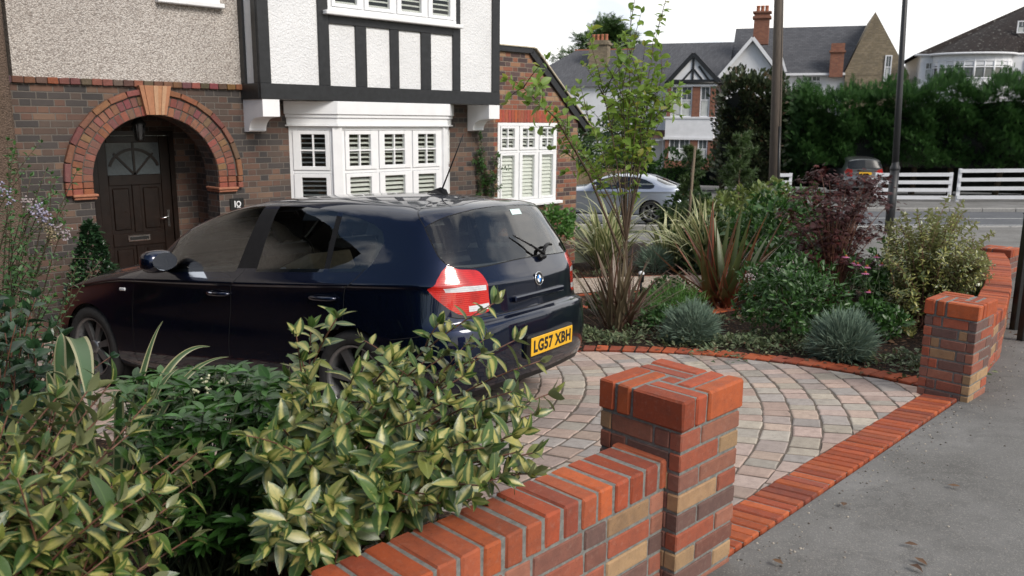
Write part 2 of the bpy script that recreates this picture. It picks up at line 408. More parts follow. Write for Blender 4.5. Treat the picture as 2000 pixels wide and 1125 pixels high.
for s_, b in ((1, -.06), (-1, 8.62)):
    for k in range(-40, 60, 1):
        p = st(k, b); q = st(k+.985, b); z = float(gh(*p)); z2 = float(gh(*q))
        o = Vector((p[0], p[1], z-.2)); ax = Vector((q[0]-p[0], q[1]-p[1], z2-z)).normalized()
        mb.brick(o, ax, SN, (0, 0, 1), (0, -.07, 0), (.985, .07, .205), ch=.015)
structure(mb.build('kerb', M_kerb))
sheet('far_pavement', [st(-40, 8.7), st(60, 8.7), st(60, 11.2), st(-40, 11.2)], -.01, M_tarmac, 2.0)
sheet('far_yard', [st(-40, 11.2), st(60, 11.2), st(60, 60), st(-40, 60)], -.02, M_tarmac, 4.0)

# the drive: tumbled setts laid in rings
RC = (2.5, 6.0); BC = (3.07, 2.735); BR = 2.868
DRIVE = [(2.30, 1.70), (5.83, 1.86)]+[(BC[0]+BR*cos(rad(a)), BC[1]+BR*sin(rad(a))) for a in range(-16, 42, 4)]+[(5.02, 5.1), (4.90, 5.7), (4.85, 7), (4.85, 9.4), (2.2, 9.4), (1.4, 7.4), (1.3, 5.6), (1.8, 4.2), (2.05, 3.2), (2.2, 2.6)]
SETT = [(.54, .39, .32), (.50, .37, .30), (.56, .43, .34), (.37, .355, .335), (.34, .335, .32), (.49, .45, .36), (.45, .43, .37), (.54, .42, .37), (.42, .36, .33), (.51, .38, .33)]
mb = MB()
ring = .166
r = .166
def inside_drive(q): return in_poly(q[0], q[1], DRIVE)
while r < 5.6:
    a = random.uniform(0, .1)-pi
    while a < pi:
        ln = random.choice((.115, .135, .165, .165, .205)); da = ln/(r+ring/2); g_ = .0062
        am = a+da/2; c0 = (RC[0]+(r+ring/2)*cos(am), RC[1]+(r+ring/2)*sin(am))
        if -3.2 < c0[0] < 7 and 1.2 < c0[1] < 10:
            P = []
            r0, r1 = r+g_*.42, r+ring-g_*.42; e = g_*.75/(r+ring/2)
            for rr, aa in ((r0, a+e), (r0, am), (r0, a+da-e), (r1, a+da-e), (r1, am), (r1, a+e)):
                j = .0055
                P.append((RC[0]+rr*cos(aa)+random.uniform(-j, j), RC[1]+rr*sin(aa)+random.uniform(-j, j)))
            P = P[::-1] if False else P
            # cut to the brick strip and to the bed edge
            P = clip_half(P, -.0317, 1, 1.76-3.129*.0317+.004)
            dx, dy = c0[0]-BC[0], c0[1]-BC[1]; dl = math.hypot(dx, dy)
            if P and dx > 0 and dl > BR-.3 and math.atan2(dy, dx) < rad(43): P = clip_half(P, -dx/dl, -dy/dl, -(dx*BC[0]+dy*BC[1])/dl-BR+.004)
            if len(P) >= 3:
                cx = sum(p[0] for p in P)/len(P); cy = sum(p[1] for p in P)/len(P)
                if inside_drive((cx, cy)):
                    ar = abs(sum(P[i][0]*P[(i+1) % len(P)][1]-P[(i+1) % len(P)][0]*P[i][1] for i in range(len(P))))/2
                    if ar > .0012:
                        base = random.choice(SETT); k = random.uniform(.68, 1.02); c = tuple((x*.66+m_*.34)*k for x, m_ in zip(base, (.45, .365, .32)))
                        n = len(P); z0 = float(gh(cx, cy)); hz = random.uniform(-.002, .002); tx, ty = random.uniform(-.015, .015), random.uniform(-.015, .015)
                        rings_ = []
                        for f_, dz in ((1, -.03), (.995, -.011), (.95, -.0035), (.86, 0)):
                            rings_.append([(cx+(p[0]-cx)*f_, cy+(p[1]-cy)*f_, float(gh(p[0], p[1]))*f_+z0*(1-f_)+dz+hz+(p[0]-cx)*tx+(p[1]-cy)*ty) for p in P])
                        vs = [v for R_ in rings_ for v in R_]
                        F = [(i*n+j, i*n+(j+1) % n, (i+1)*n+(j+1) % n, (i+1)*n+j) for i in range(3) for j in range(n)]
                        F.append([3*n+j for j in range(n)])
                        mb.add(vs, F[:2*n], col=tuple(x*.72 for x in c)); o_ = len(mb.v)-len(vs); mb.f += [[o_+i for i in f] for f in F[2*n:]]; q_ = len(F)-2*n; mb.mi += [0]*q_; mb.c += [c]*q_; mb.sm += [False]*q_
        a += da
    r += ring
o = mb.build('driveway', M_sett); o['kind'] = 'structure'
sheet('driveway_bedding', DRIVE, -.0055, M_joint, .4)

RED = [(.42, .092, .032), (.38, .082, .031), (.45, .108, .038), (.34, .074, .034), (.39, .10, .045), (.27, .068, .040)]
def redc(): c = random.choice(RED); k = random.uniform(.72, 1.12); return tuple(x*k for x in c)
# brick strip across the mouth of the drive
mb = MB(); mj = MB()
x = 2.70
while x < 5.62:
    w_ = .0605; y0, y1 = STRIP_OUT(x), STRIP_IN(x)
    z = float(gh(x, (y0+y1)/2)); sl = float(gh(x, y1)-gh(x, y0))/(y1-y0)
    d = Vector((-.036, 1, sl)).normalized()
    mb.brick((x, y0, float(gh(x, y0))), (1, .034, -.025), d, (0, 0, 1), (0, random.uniform(-.004, .004), -.06), (w_, y1-y0+random.uniform(-.004, .004), .004+random.uniform(-.002, .003)), ch=.006, col=redc())
    x += .0695
o = mb.build('brick_strip', M_clay); structure(o)
sheet('strip_bedding', [(2.69, 1.53), (5.63, 1.63), (5.63, 1.838), (2.69, 1.742)], -.0015, M_mortar, .5)

# border bricks round the planting
def border(pts, wid, name, step=.108, side=1):
    mb = MB()
    P = [Vector((p[0], p[1], 0)) for p in pts]
    seg = [(P[i+1]-P[i]).length for i in range(len(P)-1)]; tot = sum(seg); s_ = step/2; sh = []
    while s_ < tot:
        k = s_; i = 0
        while k > seg[i]: k -= seg[i]; i += 1
        d = (P[i+1]-P[i]).normalized(); q = P[i]+d*k; n = Vector((d.y, -d.x, 0))*side
        z = float(gh(q.x, q.y)); qq = q+n*wid; nn = Vector((n.x, n.y, (float(gh(qq.x, qq.y))-z)/wid)).normalized()
        mb.brick((q.x, q.y, z), d, nn, (0, 0, 1), (-step/2+.005, random.uniform(0, .006), -.08), (step/2-.005, wid+random.uniform(-.006, 0), .014+random.uniform(-.004, .004)), ch=.006, col=redc())
        s_ += step
    o = mb.build(name, M_clay); structure(o)
    a = [p for p in pts]; b = []
    for i, p in enumerate(P):
        d = (P[min(i+1, len(P)-1)]-P[max(i-1, 0)]).normalized(); n = Vector((d.y, -d.x, 0))*side; q = p+n*wid; b.append((q.x, q.y))
    sheet(name+'_bedding', a+b[::-1], .002, M_mortar_dark, .5)
EDGE = [(BC[0]+BR*cos(rad(a)), BC[1]+BR*sin(rad(a))) for a in np.arange(-17.5, 41, 2.5)]+[(5.05, 5.0), (4.92, 5.7), (4.87, 6.5), (4.86, 9.3)]
border(EDGE, .20, 'bed_edging', .112)
# planting beds
WALLC = [(5.78, 1.80), (6.19, 1.86), (6.52, 1.93), (7.17, 2.02), (7.97, 2.21), (9.16, 2.51), (10.4, 2.85), (12.2, 3.45)]
sheet('soil_bed', EDGE+[(11.4, 9.4), (14.9, 13), (15.3, 12.7), (12.5, 3.5)]+WALLC[::-1], .004, M_soil, .5, lambda x, y: gh(x, y)+.01*math.sin(x*3.1+y*1.7)*math.sin(y*2.3-x))
sheet('front_soil_bed', [(-6, 1.74), (2.30, 1.74), (2.28, 2.35), (2.1, 3.1), (1.85, 4.2), (1.35, 5.6), (1.45, 7.4), (2.2, 9.3), (2.2, 9.9), (-6, 9.9)], .02, M_soil, .5)
border([(2.27, 2.3), (2.1, 3.1), (1.85, 4.2), (1.36, 5.6), (1.45, 7.4), (2.2, 9.2)], .12, 'front_bed_edging', .11, -1)
# gravel path among the beds with brick edges
PATH_A = [(6.4, 9.4), (8.0, 8.6), (9.2, 7.9), (10.2, 7.0), (10.75, 6.1), (10.6, 5.0), (9.9, 4.2)]
PATH_B = [(5.1, 7.9), (6.8, 7.35), (8.3, 6.75), (9.0, 6.1), (9.25, 5.5), (9.1, 4.7), (8.7, 4.1)]
sheet('gravel_path', PATH_A+PATH_B[::-1], .022, M_gravel, .5)
border([(5.1, 9.35)]+PATH_A, .11, 'path_edging', .215, -1)
border(PATH_B, .11, 'path_edging', .215, 1)
border([(7.15, 6.3), (7.9, 5.75), (8.3, 5.1), (8.05, 4.6), (7.4, 4.75), (6.95, 5.05)], .21, 'bed_ring_edging', .11, 1)

# ------------------------------------------------------------------ garden walls and pillars
MIX = [(.36, .10, .055), (.33, .10, .06), (.20, .085, .062), (.17, .095, .078), (.37, .24, .13), (.28, .10, .065), (.145, .085, .072), (.31, .13, .085), (.34, .21, .115), (.25, .11, .08)]
def mixc(): c = random.choice(MIX); k = random.uniform(.85, 1.12); return tuple(x*k for x in c)
def brick_run(mb, o, ax, ay, L, thick, z0, hc, off, br=.225, hd=.112, face=1):
    "one course of alternating long and short bricks along ax"
    x = -off
    k = 0
    while x < L-.004:
        ln = (br, hd)[k % 2]; a = max(0, x)+.005; b = min(L, x+ln)-.005
        if b-a > .02: mb.brick(o, ax, ay, (0, 0, 1), (a, random.uniform(-.0015, .0015), z0+.0055), (b, thick, z0+hc-.0055), ch=.0045, jit=.0012, col=mixc())
        x += ln; k += 1
def pillar(name, label, x0, y0, x1, y1, ztop, courses, hc, cap_h, zbot, flip=False):
    t = thing(name, label, 'brick pillar', ((x0+x1)/2, (y0+y1)/2, zbot))
    mb = MB(); mm = MB()
    LX, LY = x1-x0, y1-y0; zb = ztop-cap_h-courses*hc
    for c in range(courses):
        z = zb+c*hc; a = .66 if c % 2 else .333
        # front (-Y) and back faces
        for (o, ax, ay, L, al) in (((x0, y0, 0), (1, 0, 0), (0, 1, 0), LX, a), ((x1, y1, 0), (-1, 0, 0), (0, -1, 0), LX, a),
                               ((x0, y1, 0), (0, -1, 0), (1, 0, 0), LY, 1-a), ((x1, y0, 0), (0, 1, 0), (-1, 0, 0), LY, 1-a)):
            cs = L*al
            th = .05
            for p, q in ((0, cs), (cs, L)):
                e0 = 0.0 if p == 0 else .005; e1 = 0.0 if q == L else .005
                if p == 0: e0 = .0515 if ax[1] else 0.0
                if q == L: e1 = .0515 if ax[1] else 0.0
                if q-p-e0-e1 < .02: continue
                mb.brick(o, ax, ay, (0, 0, 1), (p+e0, random.uniform(-.001, .0015), z+.0055), (q-e1, th, z+hc-.0055), ch=.0045, jit=.0012, col=mixc())
    # cap of bricks on edge laid as a pinwheel
    z = ztop-cap_h+.006; lg = .605; sh = .395
    cap = MB()
    for (a, b, d) in (((0, 0), (sh, lg), 'y'), ((0, lg), (lg, 1), 'x'), ((sh, 0), (1, sh), 'x'), ((lg, sh), (1, 1), 'y')):
        ax0, ay0 = x0+a[0]*LX, y0+a[1]*LY; ax1, ay1 = x0+b[0]*LX, y0+b[1]*LY
        for k in range(2):
            if d == 'y': xa = ax0+(ax1-ax0)*k/2; xb = ax0+(ax1-ax0)*(k+1)/2; ya, yb = ay0, ay1
            else: ya = ay0+(ay1-ay0)*k/2; yb = ay0+(ay1-ay0)*(k+1)/2; xa, xb = ax0, ax1
            g = .0065; ed = .007
            gx0 = -ed if abs(xa-x0) < 1e-6 else g; gx1 = -ed if abs(xb-x1) < 1e-6 else g; gy0 = -ed if abs(ya-y0) < 1e-6 else g; gy1 = -ed if abs(yb-y1) < 1e-6 else g
            cap.brick((0, 0, 0), (1, 0, 0), (0, 1, 0), (0, 0, 1), (xa+gx0, ya+gy0, z), (xb-gx1, yb-gy1, ztop+random.uniform(-.003, .002)), ch=.007, jit=.002, col=redc())
    cap.box((x0+.42*LX, y0+.42*LY, z), (x0+.58*LX, y0+.58*LY, ztop-.004), col=redc())
    mm.box((x0+.006, y0+.006, zbot-.25), (x1-.006, y1-.006, ztop-cap_h+.004))
    mb.build('brickwork', M_clay, t); cap.build('cap', M_clay, t); mm.build('mortar_core', M_mortar, t)
    k = MB(); k.box((x0+.004, y0+.004, z), (x1-.004, y1-.004, ztop-.0045)); k.build('cap_mortar', M_mortar, t)
    return t
pillar('brick_pillar', 'tall square brick pillar in front with red pinwheel cap at the end of the low wall', 2.30, 1.50, 2.676, 1.858, .721, 9, .0745, .115, -.01)
pillar('brick_pillar', 'brick pillar across the drive beside the pale yellow and green leaved shrub', 5.63, 1.56, 5.97, 1.875, .54, 8, .0695, .105, -.09)
pillar('brick_pillar', 'far small brick pillar at the end of the curved garden wall', 12.35, 3.13, 12.73, 3.5, .02, 6, .075, .11, -.38)

def coped_wall(name, label, line, thick, ztop, zb, n_courses, hc, cope_h, cope_w, cap_slope=0):
    "line: points along the street face; the wall lies to the left of its direction"
    P = [Vector((p[0], p[1], 0)) for p in line]
    t = thing(name, label, 'garden wall', (P[0].x, P[0].y, zb))
    seg = [(P[i+1]-P[i]).length for i in range(len(P)-1)]; tot = sum(seg)
    def at(s_):
        i = 0
        while i < len(seg)-1 and s_ > seg[i]: s_ -= seg[i]; i += 1
        d = (P[i+1]-P[i]).normalized(); return P[i]+d*s_, d, Vector((-d.y, d.x, 0))
    cope = MB(); mb = MB(); mm = MB(); s_ = 0
    zt = (lambda s: ztop+cap_slope*s)
    while s_ < tot-.03:
        q, d, n = at(s_+cope_w/2)
        cope.brick(q+Vector((0, 0, zt(s_))), d, n, (0, 0, 1), (-cope_w/2+.0065, -.004+random.uniform(-.002, .002), -cope_h+.006), (cope_w/2-.0065, thick+.004+random.uniform(-.002, .002), random.uniform(-.004, .003)), ch=.007, jit=.002, col=redc()); s_ += cope_w
    for c in range(n_courses):
        s_ = -(.11 if c % 2 else 0); k = c
        while s_ < tot-.02:
            ln = (.235, .117)[k % 2]; a, b = max(0, s_)+.005, min(tot, s_+ln)-.005
            if b-a > .03:
                q, d, n = at((a+b)/2); h = (b-a)/2; z = zt(s_)-cope_h-(c+1)*hc
                mb.brick(q+Vector((0, 0, z)), d, n, (0, 0, 1), (-h, random.uniform(-.001, .002), .0055), (h, thick, hc-.0055), ch=.0045, jit=.0012, col=mixc())
            s_ += ln; k += 1
    N = max(2, int(tot/.25)); last = None
    rows = []
    for i in range(N+1):
        q, d, n = at(tot*i/N*.9999); z1 = zt(tot*i/N)-.0055
        rows.append([q+n*.006+Vector((0, 0, zb-.6)), q+n*.006+Vector((0, 0, z1-cope_h+.01)), q+n*.003+Vector((0, 0, z1-cope_h+.012)), q+n*.003+Vector((0, 0, z1)), q+n*(thick-.003)+Vector((0, 0, z1)), q+n*(thick-.006)+Vector((0, 0, zb-.6))])
    vs = [v for R_ in rows for v in R_]; m = 6
    mm.add(vs, [(i*m+j, (i+1)*m+j, (i+1)*m+j+1, i*m+j+1) for i in range(N) for j in range(m-1)])
    cope.build('coping', M_clay, t); mb.build('brickwork', M_clay, t); mm.build('mortar_core', M_mortar, t)
    return t
coped_wall('garden_wall', 'low brick wall in front with red coping bricks under the overhanging shrub', [(-4, 1.512), (2.306, 1.560)], .212, .497, 0, 8, .078, .112, .0835)
CW = [(5.96, 1.60), (6.19, 1.647), (6.52, 1.712), (7.17, 1.805), (7.97, 1.994), (8.6, 2.14), (9.16, 2.293), (10.4, 2.62), (11.5, 2.93), (12.38, 3.22)]
coped_wall('garden_wall', 'curved brick wall sweeping away behind the pillar across the drive', CW, .215, .335, -.12, 9, .0745, .105, .075, -.055)
# ------------------------------------------------------------------ the house
HOUSE = thing('brick_house', 'brick and roughcast house number 10 with arched porch and black timbered white upper bay', 'house', (5, 10, -.7))
def part(name, mb, mat, parent=HOUSE, label=None, **k):
    o = mb.build(name, mat, parent, **k)
    if label: o['label'] = label
    return o
Y = 10.0; FZ = -.69; AC = (3.98, .93); RI = .735; LEG = .80
# ground-floor wall with the arch cut out
def arch_pts(R, n=28, z_leg=None):
    pts = [(AC[0]+R*cos(a), AC[1]+R*sin(a)) for a in np.linspace(pi, 0, n)]
    return pts
mb = MB()
def wall_with_arch(mb, x0, x1, z0, z1, y, R):
    pts = arch_pts(R)
    mb.poly([(x0, y, z0), (AC[0]-R, y, z0), (AC[0]-R, y, AC[1]), (x0, y, AC[1])]); mb.poly([(AC[0]+R, y, z0), (x1, y, z0), (x1, y, AC[1]), (AC[0]+R, y, AC[1])])
    xs = [p[0] for p in pts]
    mb.poly([(x0, y, AC[1]), (AC[0]-R, y, AC[1]), (AC[0]-R, y, z1), (x0, y, z1)]); mb.poly([(AC[0]+R, y, AC[1]), (x1, y, AC[1]), (x1, y, z1), (AC[0]+R, y, z1)])
    for a, b in zip(pts[:-1], pts[1:]): mb.poly([(a[0], y, a[1]), (b[0], y, b[1]), (b[0], y, z1), (a[0], y, z1)])
wall_with_arch(mb, 2.40, 5.75, -1.3, 2.0, Y, RI)
mb.poly([(5.75, Y, -1.3), (9.42, Y, -1.3), (9.42, Y, 1.9), (5.75, Y, 1.9)])
mb.poly([(2.40, Y, -1.3), (2.40, Y, 2.0), (2.40, 17, 2.0), (2.40, 17, -1.3)])
# porch reveal and side walls
for s_, x in ((1, AC[0]-RI), (-1, AC[0]+RI)):
    mb.poly([(x, Y, FZ-.2), (x, Y+.34, FZ-.2), (x, Y+.34, AC[1]), (x, Y, AC[1])][::s_])
part('wall', mb, M_brick_old)
mb = MB()
PX0, PX1, PY = 3.10, 4.86, 10.95
mb.poly([(PX1, Y+.34, FZ-.1), (PX1, PY, FZ-.1), (PX1, PY, 2.0), (PX1, Y+.34, 2.0)]); mb.poly([(PX0, Y+.34, FZ-.1), (PX0, Y+.34, 2.0), (PX0, PY, 2.0), (PX0, PY, FZ-.1)])
mb.poly([(PX0, Y+.34, FZ-.1), (AC[0]-RI, Y+.34, FZ-.1), (AC[0]-RI, Y+.34, 2), (PX0, Y+.34, 2)]); mb.poly([(AC[0]+RI, Y+.34, FZ-.1), (PX1, Y+.34, FZ-.1), (PX1, Y+.34, 2), (AC[0]+RI, Y+.34, 2)])
mb.poly([(PX0, PY, FZ-.1), (3.56, PY, FZ-.1), (3.56, PY, 2), (PX0, PY, 2)]); mb.poly([(4.55, PY, FZ-.1), (PX1, PY, FZ-.1), (PX1, PY, 2), (4.55, PY, 2)]); mb.poly([(3.56, PY, 1.46), (4.55, PY, 1.46), (4.55, PY, 2), (3.56, PY, 2)])
pts = arch_pts(RI)
for a, b in zip(pts[:-1], pts[1:]):
    mb.poly([(a[0], Y, a[1]), (a[0], Y+.34, a[1]), (b[0], Y+.34, b[1]), (b[0], Y, b[1])])
    mb.poly([(a[0], Y+.34, a[1]), (a[0], Y+.34, 2), (b[0], Y+.34, 2), (b[0], Y+.34, b[1])])
part('porch_wall', mb, M_brick_old)
mb = MB(); mb.poly([(PX0, Y, 2.0), (PX0, PY, 2.0), (PX1, PY, 2.0), (PX1, Y, 2.0)]); part('porch_ceiling', mb, M_brown_render)
mb = MB(); mb.box((AC[0]-RI+.01, Y-.12, FZ-.5), (AC[0]+RI-.01, PY, FZ)); part('doorstep', mb, M_terracotta)
# arch surround: two rings of headers and a hood ring, a keystone and imposts
mbs = {1: MB(), -1: MB()}; mo = MB()
for (r0, r1, proud, stp) in ((RI, RI+.112, .028, .076), (RI+.116, RI+.226, .034, .076), (RI+.236, RI+.305, .062, .21)):
    n = int(pi*(r0+r1)/2/stp)
    for i in range(n):
        am = pi*(i+.5)/n
        if abs(am-pi/2) < .145: continue
        d = Vector((-sin(am), 0, cos(am))); nrm = Vector((cos(am), 0, sin(am))); hw = pi*(r0+r1)/2/n/2-.004
        mbs[1 if am < pi/2 else -1].brick(Vector((AC[0], Y, AC[1])), d, (0, -1, 0), nrm, (-hw, -.05, r0+.003), (hw, proud, r1-.003), ch=.006, jit=.003, col=tuple(x*random.uniform(.7, 1.1) for x in random.choice([(.25, .105, .068), (.22, .092, .064), (.28, .12, .078), (.20, .09, .066)])))
for sx in (-1, 1):
    for k in range(2):
        for (r0, r1, proud) in ((RI, RI+.112, .028), (RI+.116, RI+.226, .034), (RI+.236, RI+.305, .062)):
            a, b = sorted((AC[0]+sx*(r0+.003), AC[0]+sx*(r1-.003)))
            if AC[1]-.075*(k+1) > LEG-.03: mbs[sx].brick((0, 0, 0), (1, 0, 0), (0, -1, 0), (0, 0, 1), (a, -Y-.05 if False else -.05-Y, AC[1]-.075*(k+1)+.004), (b, proud-Y, AC[1]-.075*k-.004), ch=.006, col=tuple(x*random.uniform(.8, 1.1) for x in (.28, .095, .06)))
n = 40
for a, b in zip(np.linspace(0, pi, n)[:-1], np.linspace(0, pi, n)[1:]):
    q = lambda r_, an, y: (AC[0]+r_*cos(an), y, AC[1]+r_*sin(an))
    mo.poly([q(RI+.004, a, Y-.022), q(RI+.3, a, Y-.022), q(RI+.3, b, Y-.022), q(RI+.004, b, Y-.022)]); mo.poly([q(RI+.30, a, Y-.05), q(RI+.30, a, Y), q(RI+.30, b, Y), q(RI+.30, b, Y-.05)])
arch = part('arch_surround', mbs[1], M_clay); part('arch_surround', mbs[-1], M_clay); part('mortar', mo, M_mortar_dark, arch)
mb = MB()
kz0, kz1 = 1.672, 2.0
for i in range(7):
    a, b = -1+i*2/7, -1+(i+1)*2/7; dp = .085+.012*(i % 2)
    mb.add([(AC[0]+a*.115, Y-dp, kz0), (AC[0]+b*.115, Y-dp, kz0), (AC[0]+b*.182, Y-dp-.02, kz1), (AC[0]+a*.182, Y-dp-.02, kz1), (AC[0]+a*.115, Y, kz0), (AC[0]+b*.115, Y, kz0), (AC[0]+b*.182, Y, kz1), (AC[0]+a*.182, Y, kz1)],
           [(0, 1, 2, 3), (4, 7, 6, 5), (0, 4, 5, 1), (1, 5, 6, 2), (2, 6, 7, 3), (3, 7, 4, 0)], col=random.choice([(.46, .24, .13), (.42, .20, .11), (.50, .30, .18)]))
part('keystone', mb, attr_brick('keystone_clay', .8, .3, .3))
for sx in (-1, 1):
    mb = MB(); a, b = sorted((AC[0]+sx*(RI-.03), AC[0]+sx*(RI+.235)))
    mb.brick((0, 0, 0), (1, 0, 0), (0, 1, 0), (0, 0, 1), (a, Y-.075, LEG-.035), (b, Y+.3, LEG-.005), ch=.008, col=(.40, .17, .10)); mb.brick((0, 0, 0), (1, 0, 0), (0, 1, 0), (0, 0, 1), (a+.012, Y-.055, LEG-.066), (b-.012, Y+.3, LEG-.036), ch=.008, col=(.36, .15, .09))
    part('impost', mb, M_clay)
# string course of bricks on end
mb = MB(); x = 2.42
while x < 5.06:
    if random.random() < 2: mb.brick((0, 0, 0), (1, 0, 0), (0, 1, 0), (0, 0, 1), (x+.003, Y-.045+random.uniform(-.003, .003), 1.985), (x+.107, Y+.03, 2.052), ch=.006, jit=.003, col=tuple(c*random.uniform(.6, 1.15) for c in random.choice([(.21, .085, .06), (.17, .09, .068), (.24, .095, .062), (.13, .085, .068)])))
    x += .112
mb.box((2.40, Y-.02, 1.99), (5.06, Y+.02, 2.045), col=(.12, .1, .09))
part('string_course', mb, M_clay)
mb = MB()
mb.poly([(2.55, Y-.02, 2.052), (5.08, Y-.02, 2.052), (5.08, Y-.02, 2.975), (2.55, Y-.02, 2.975)]); mb.poly([(2.55, Y-.02, 2.975), (4.10, Y-.02, 2.975), (4.10, Y-.02, 4.3), (2.55, Y-.02, 4.3)]); mb.poly([(4.86, Y-.02, 2.975), (5.08, Y-.02, 2.975), (5.08, Y-.02, 4.3), (4.86, Y-.02, 4.3)]); mb.poly([(2.55, Y-.02, 4.3), (5.08, Y-.02, 4.3), (5.08, Y-.02, 5.1), (2.55, Y-.02, 5.1)])
mb.poly([(2.55, Y-.02, 2.052), (2.55, Y-.02, 5.1), (2.55, 17, 5.1), (2.55, 17, 2.052)])
part('roughcast_wall', mb, M_pebbledash)

def slats(mb, o, ax, ay, z0, z1, w_, ang=.55, pitch=.058):
    "louvred shutter panel: slats between two stiles"
    az = Vector((0, 0, 1)); ax = Vector(ax); ay = Vector(ay); o = Vector(o)
    n = int((z1-z0)/pitch)
    for i in range(n):
        z = z0+(i+.5)*(z1-z0)/n; d = (ay*cos(ang)+az*sin(ang)); e = ax.cross(d)
        mb.obox(o+az*z, ax, d, e, (0, -.032, -.0045), (w_, .032, .0045))
def window(name, o, ax, cols, top, mid, bot, H_frame, grid=(2, 2), mull=.045, depth=.07, sash=.045, parent=HOUSE, closed=0.5, sill=None, label=None, slat_ang=.5, x_end=None, out=.0):
    """casement window: o is the lower left outer corner, ax runs along the wall, cols = [(x0, x1)] of each light,
    top/mid/bot = z of the transom and pane zones relative to o"""
    o = Vector(o); ax = Vector(ax).normalized(); az = Vector((0, 0, 1)); ay = az.cross(ax)   # ay points inwards
    fr = MB(); W_ = x_end; z1 = H_frame
    def bx(x0, x1, za, zb, y0, y1, ch=.004): fr.brick(o, ax, ay, az, (x0, y0, za), (x1, y1, zb), ch=ch)
    edges = [0]+[(cols[i][1]+cols[i+1][0])/2 for i in range(len(cols)-1)]+[W_]
    bx(0, W_, z1-.05, z1, 0, depth); bx(0, W_, 0, .05, 0, depth); bx(0, .05, .052, z1-.052, .002, depth); bx(W_-.05, W_, .052, z1-.052, .002, depth)
    for e in edges[1:-1]: bx(e-.02, e+.02, .052, z1-.052, .003, depth)
    gl = MB(); sl = MB()
    for i, (c0, c1) in enumerate(cols):
        ea = edges[i]+(.05 if i == 0 else .02)+.004; eb = edges[i+1]-(.05 if i == len(cols)-1 else .02)-.004
        if i < 99: bx(ea-.004, eb+.004, mid-.02, mid+.02, .004, depth)
        for za, zb, gr in ((.054, mid-.024, (1, 1)), (mid+.024, z1-.054, grid)):
            if zb-za < .1: continue
            bx(ea, c0, za, zb, -.012, depth-.02); bx(c1, eb, za, zb, -.012, depth-.02)
            pa, pb = za+sash, zb-sash
            bx(c0, c1, za, pa, -.011, depth-.02); bx(c0, c1, pb, zb, -.011, depth-.02)
            for k in range(1, gr[0]): xm = c0+(c1-c0)*k/gr[0]; bx(xm-.011, xm+.011, pa, pb, -.004, depth-.03, .003)
            for k in range(1, gr[1]): zm = pa+(pb-pa)*k/gr[1]; bx(c0, c1, zm-.011, zm+.011, -.005, depth-.031, .003)
            gl.poly([o+ax*x+ay*.022+az*z for x, z in ((c0, pa), (c1, pa), (c1, pb), (c0, pb))])
        w_ = eb-ea-.02
        slats(sl, o+ax*(ea+.01)+ay*.060, ax, ay, .09, mid-.03, w_, slat_ang if za else slat_ang, .062)
        slats(sl, o+ax*(ea+.01)+ay*.060, ax, ay, mid+.03, z1-.06, w_, slat_ang*.5, .062)
        for xs in (ea-.01, eb-.035): sl.obox(o, ax, ay, az, (xs, .040, .07), (xs+.045, .082, z1-.04))
    f = part(name, fr, M_white, parent, label); part('pane', gl, M_glass, f); part('shutter', sl, M_slats, f)
    if sill is not None:
        s_ = MB(); s_.brick(o, ax, ay, az, (-sill, -.085, -.055), (W_+sill, .05, -.002), ch=.008); part('sill', s_, M_white, f)
    return f
# dark rooms behind the glass
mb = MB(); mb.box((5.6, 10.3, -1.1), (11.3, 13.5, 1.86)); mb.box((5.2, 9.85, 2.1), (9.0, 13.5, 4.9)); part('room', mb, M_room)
# front door
mb = MB()
DX0, DX1, DZ1 = 3.60, 4.50, 1.415
fr = MB(); fr.box((DX0-.06, PY-.06, FZ), (DX0, PY+.03, DZ1+.06)); fr.box((DX1, PY-.06, FZ), (DX1+.06, PY+.03, DZ1+.06)); fr.box((DX0, PY-.061, DZ1), (DX1, PY+.03, DZ1+.059))
part('door_frame', fr, M_door)
y0 = PY-.02
xm = (DX0+DX1)/2
mb.box((DX0+.003, y0, FZ+.01), (DX1-.003, y0+.045, DZ1-.003))
def rail(x0, x1, za, zb, p=.018): mb.brick((0, 0, 0), (1, 0, 0), (0, 1, 0), (0, 0, 1), (x0, y0-p, za), (x1, y0+.01, zb), ch=.006)
rail(DX0+.004, DX0+.125, FZ+.01, DZ1-.004); rail(DX1-.125, DX1-.004, FZ+.01, DZ1-.004)
for za, zb in ((FZ+.012, FZ+.22), (.03, .20), (.80, .93), (1.33, DZ1-.006)): rail(DX0+.126, DX1-.126, za, zb)
for za, zb in ((FZ+.221, .029), (.201, .799)): rail(xm-.05, xm+.05, za, zb)
door = part('door', mb, M_door)
for x0, x1 in ((DX0+.16, xm-.085), (xm+.085, DX1-.16)):
    m2 = MB(); m2.brick((0, 0, 0), (1, 0, 0), (0, 1, 0), (0, 0, 1), (x0, y0-.012, .235), (x1, y0+.01, .765), ch=.012); m2.brick((0, 0, 0), (1, 0, 0), (0, 1, 0), (0, 0, 1), (x0, y0-.012, FZ+.26), (x1, y0+.01, -.005), ch=.012); part('panel', m2, M_door, door)
gl = MB(); gl.poly([(DX0+.126, y0-.004, .93), (DX1-.126, y0-.004, .93), (DX1-.126, y0-.004, 1.33), (DX0+.126, y0-.004, 1.33)]); part('fanlight', gl, plain('dim_door_glass', (.09, .11, .12), .15, spec=.8), door)
m2 = MB()
fc = (xm, .93)
for an in (48, 90, 132):
    d = Vector((cos(rad(an)), 0, sin(rad(an)))); e = Vector((-d.z, 0, d.x)); m2.obox((fc[0], y0-.02, fc[1]), d, (0, 1, 0), e, (.0, 0, -.013), (.40 if an == 90 else .36, .018, .013))
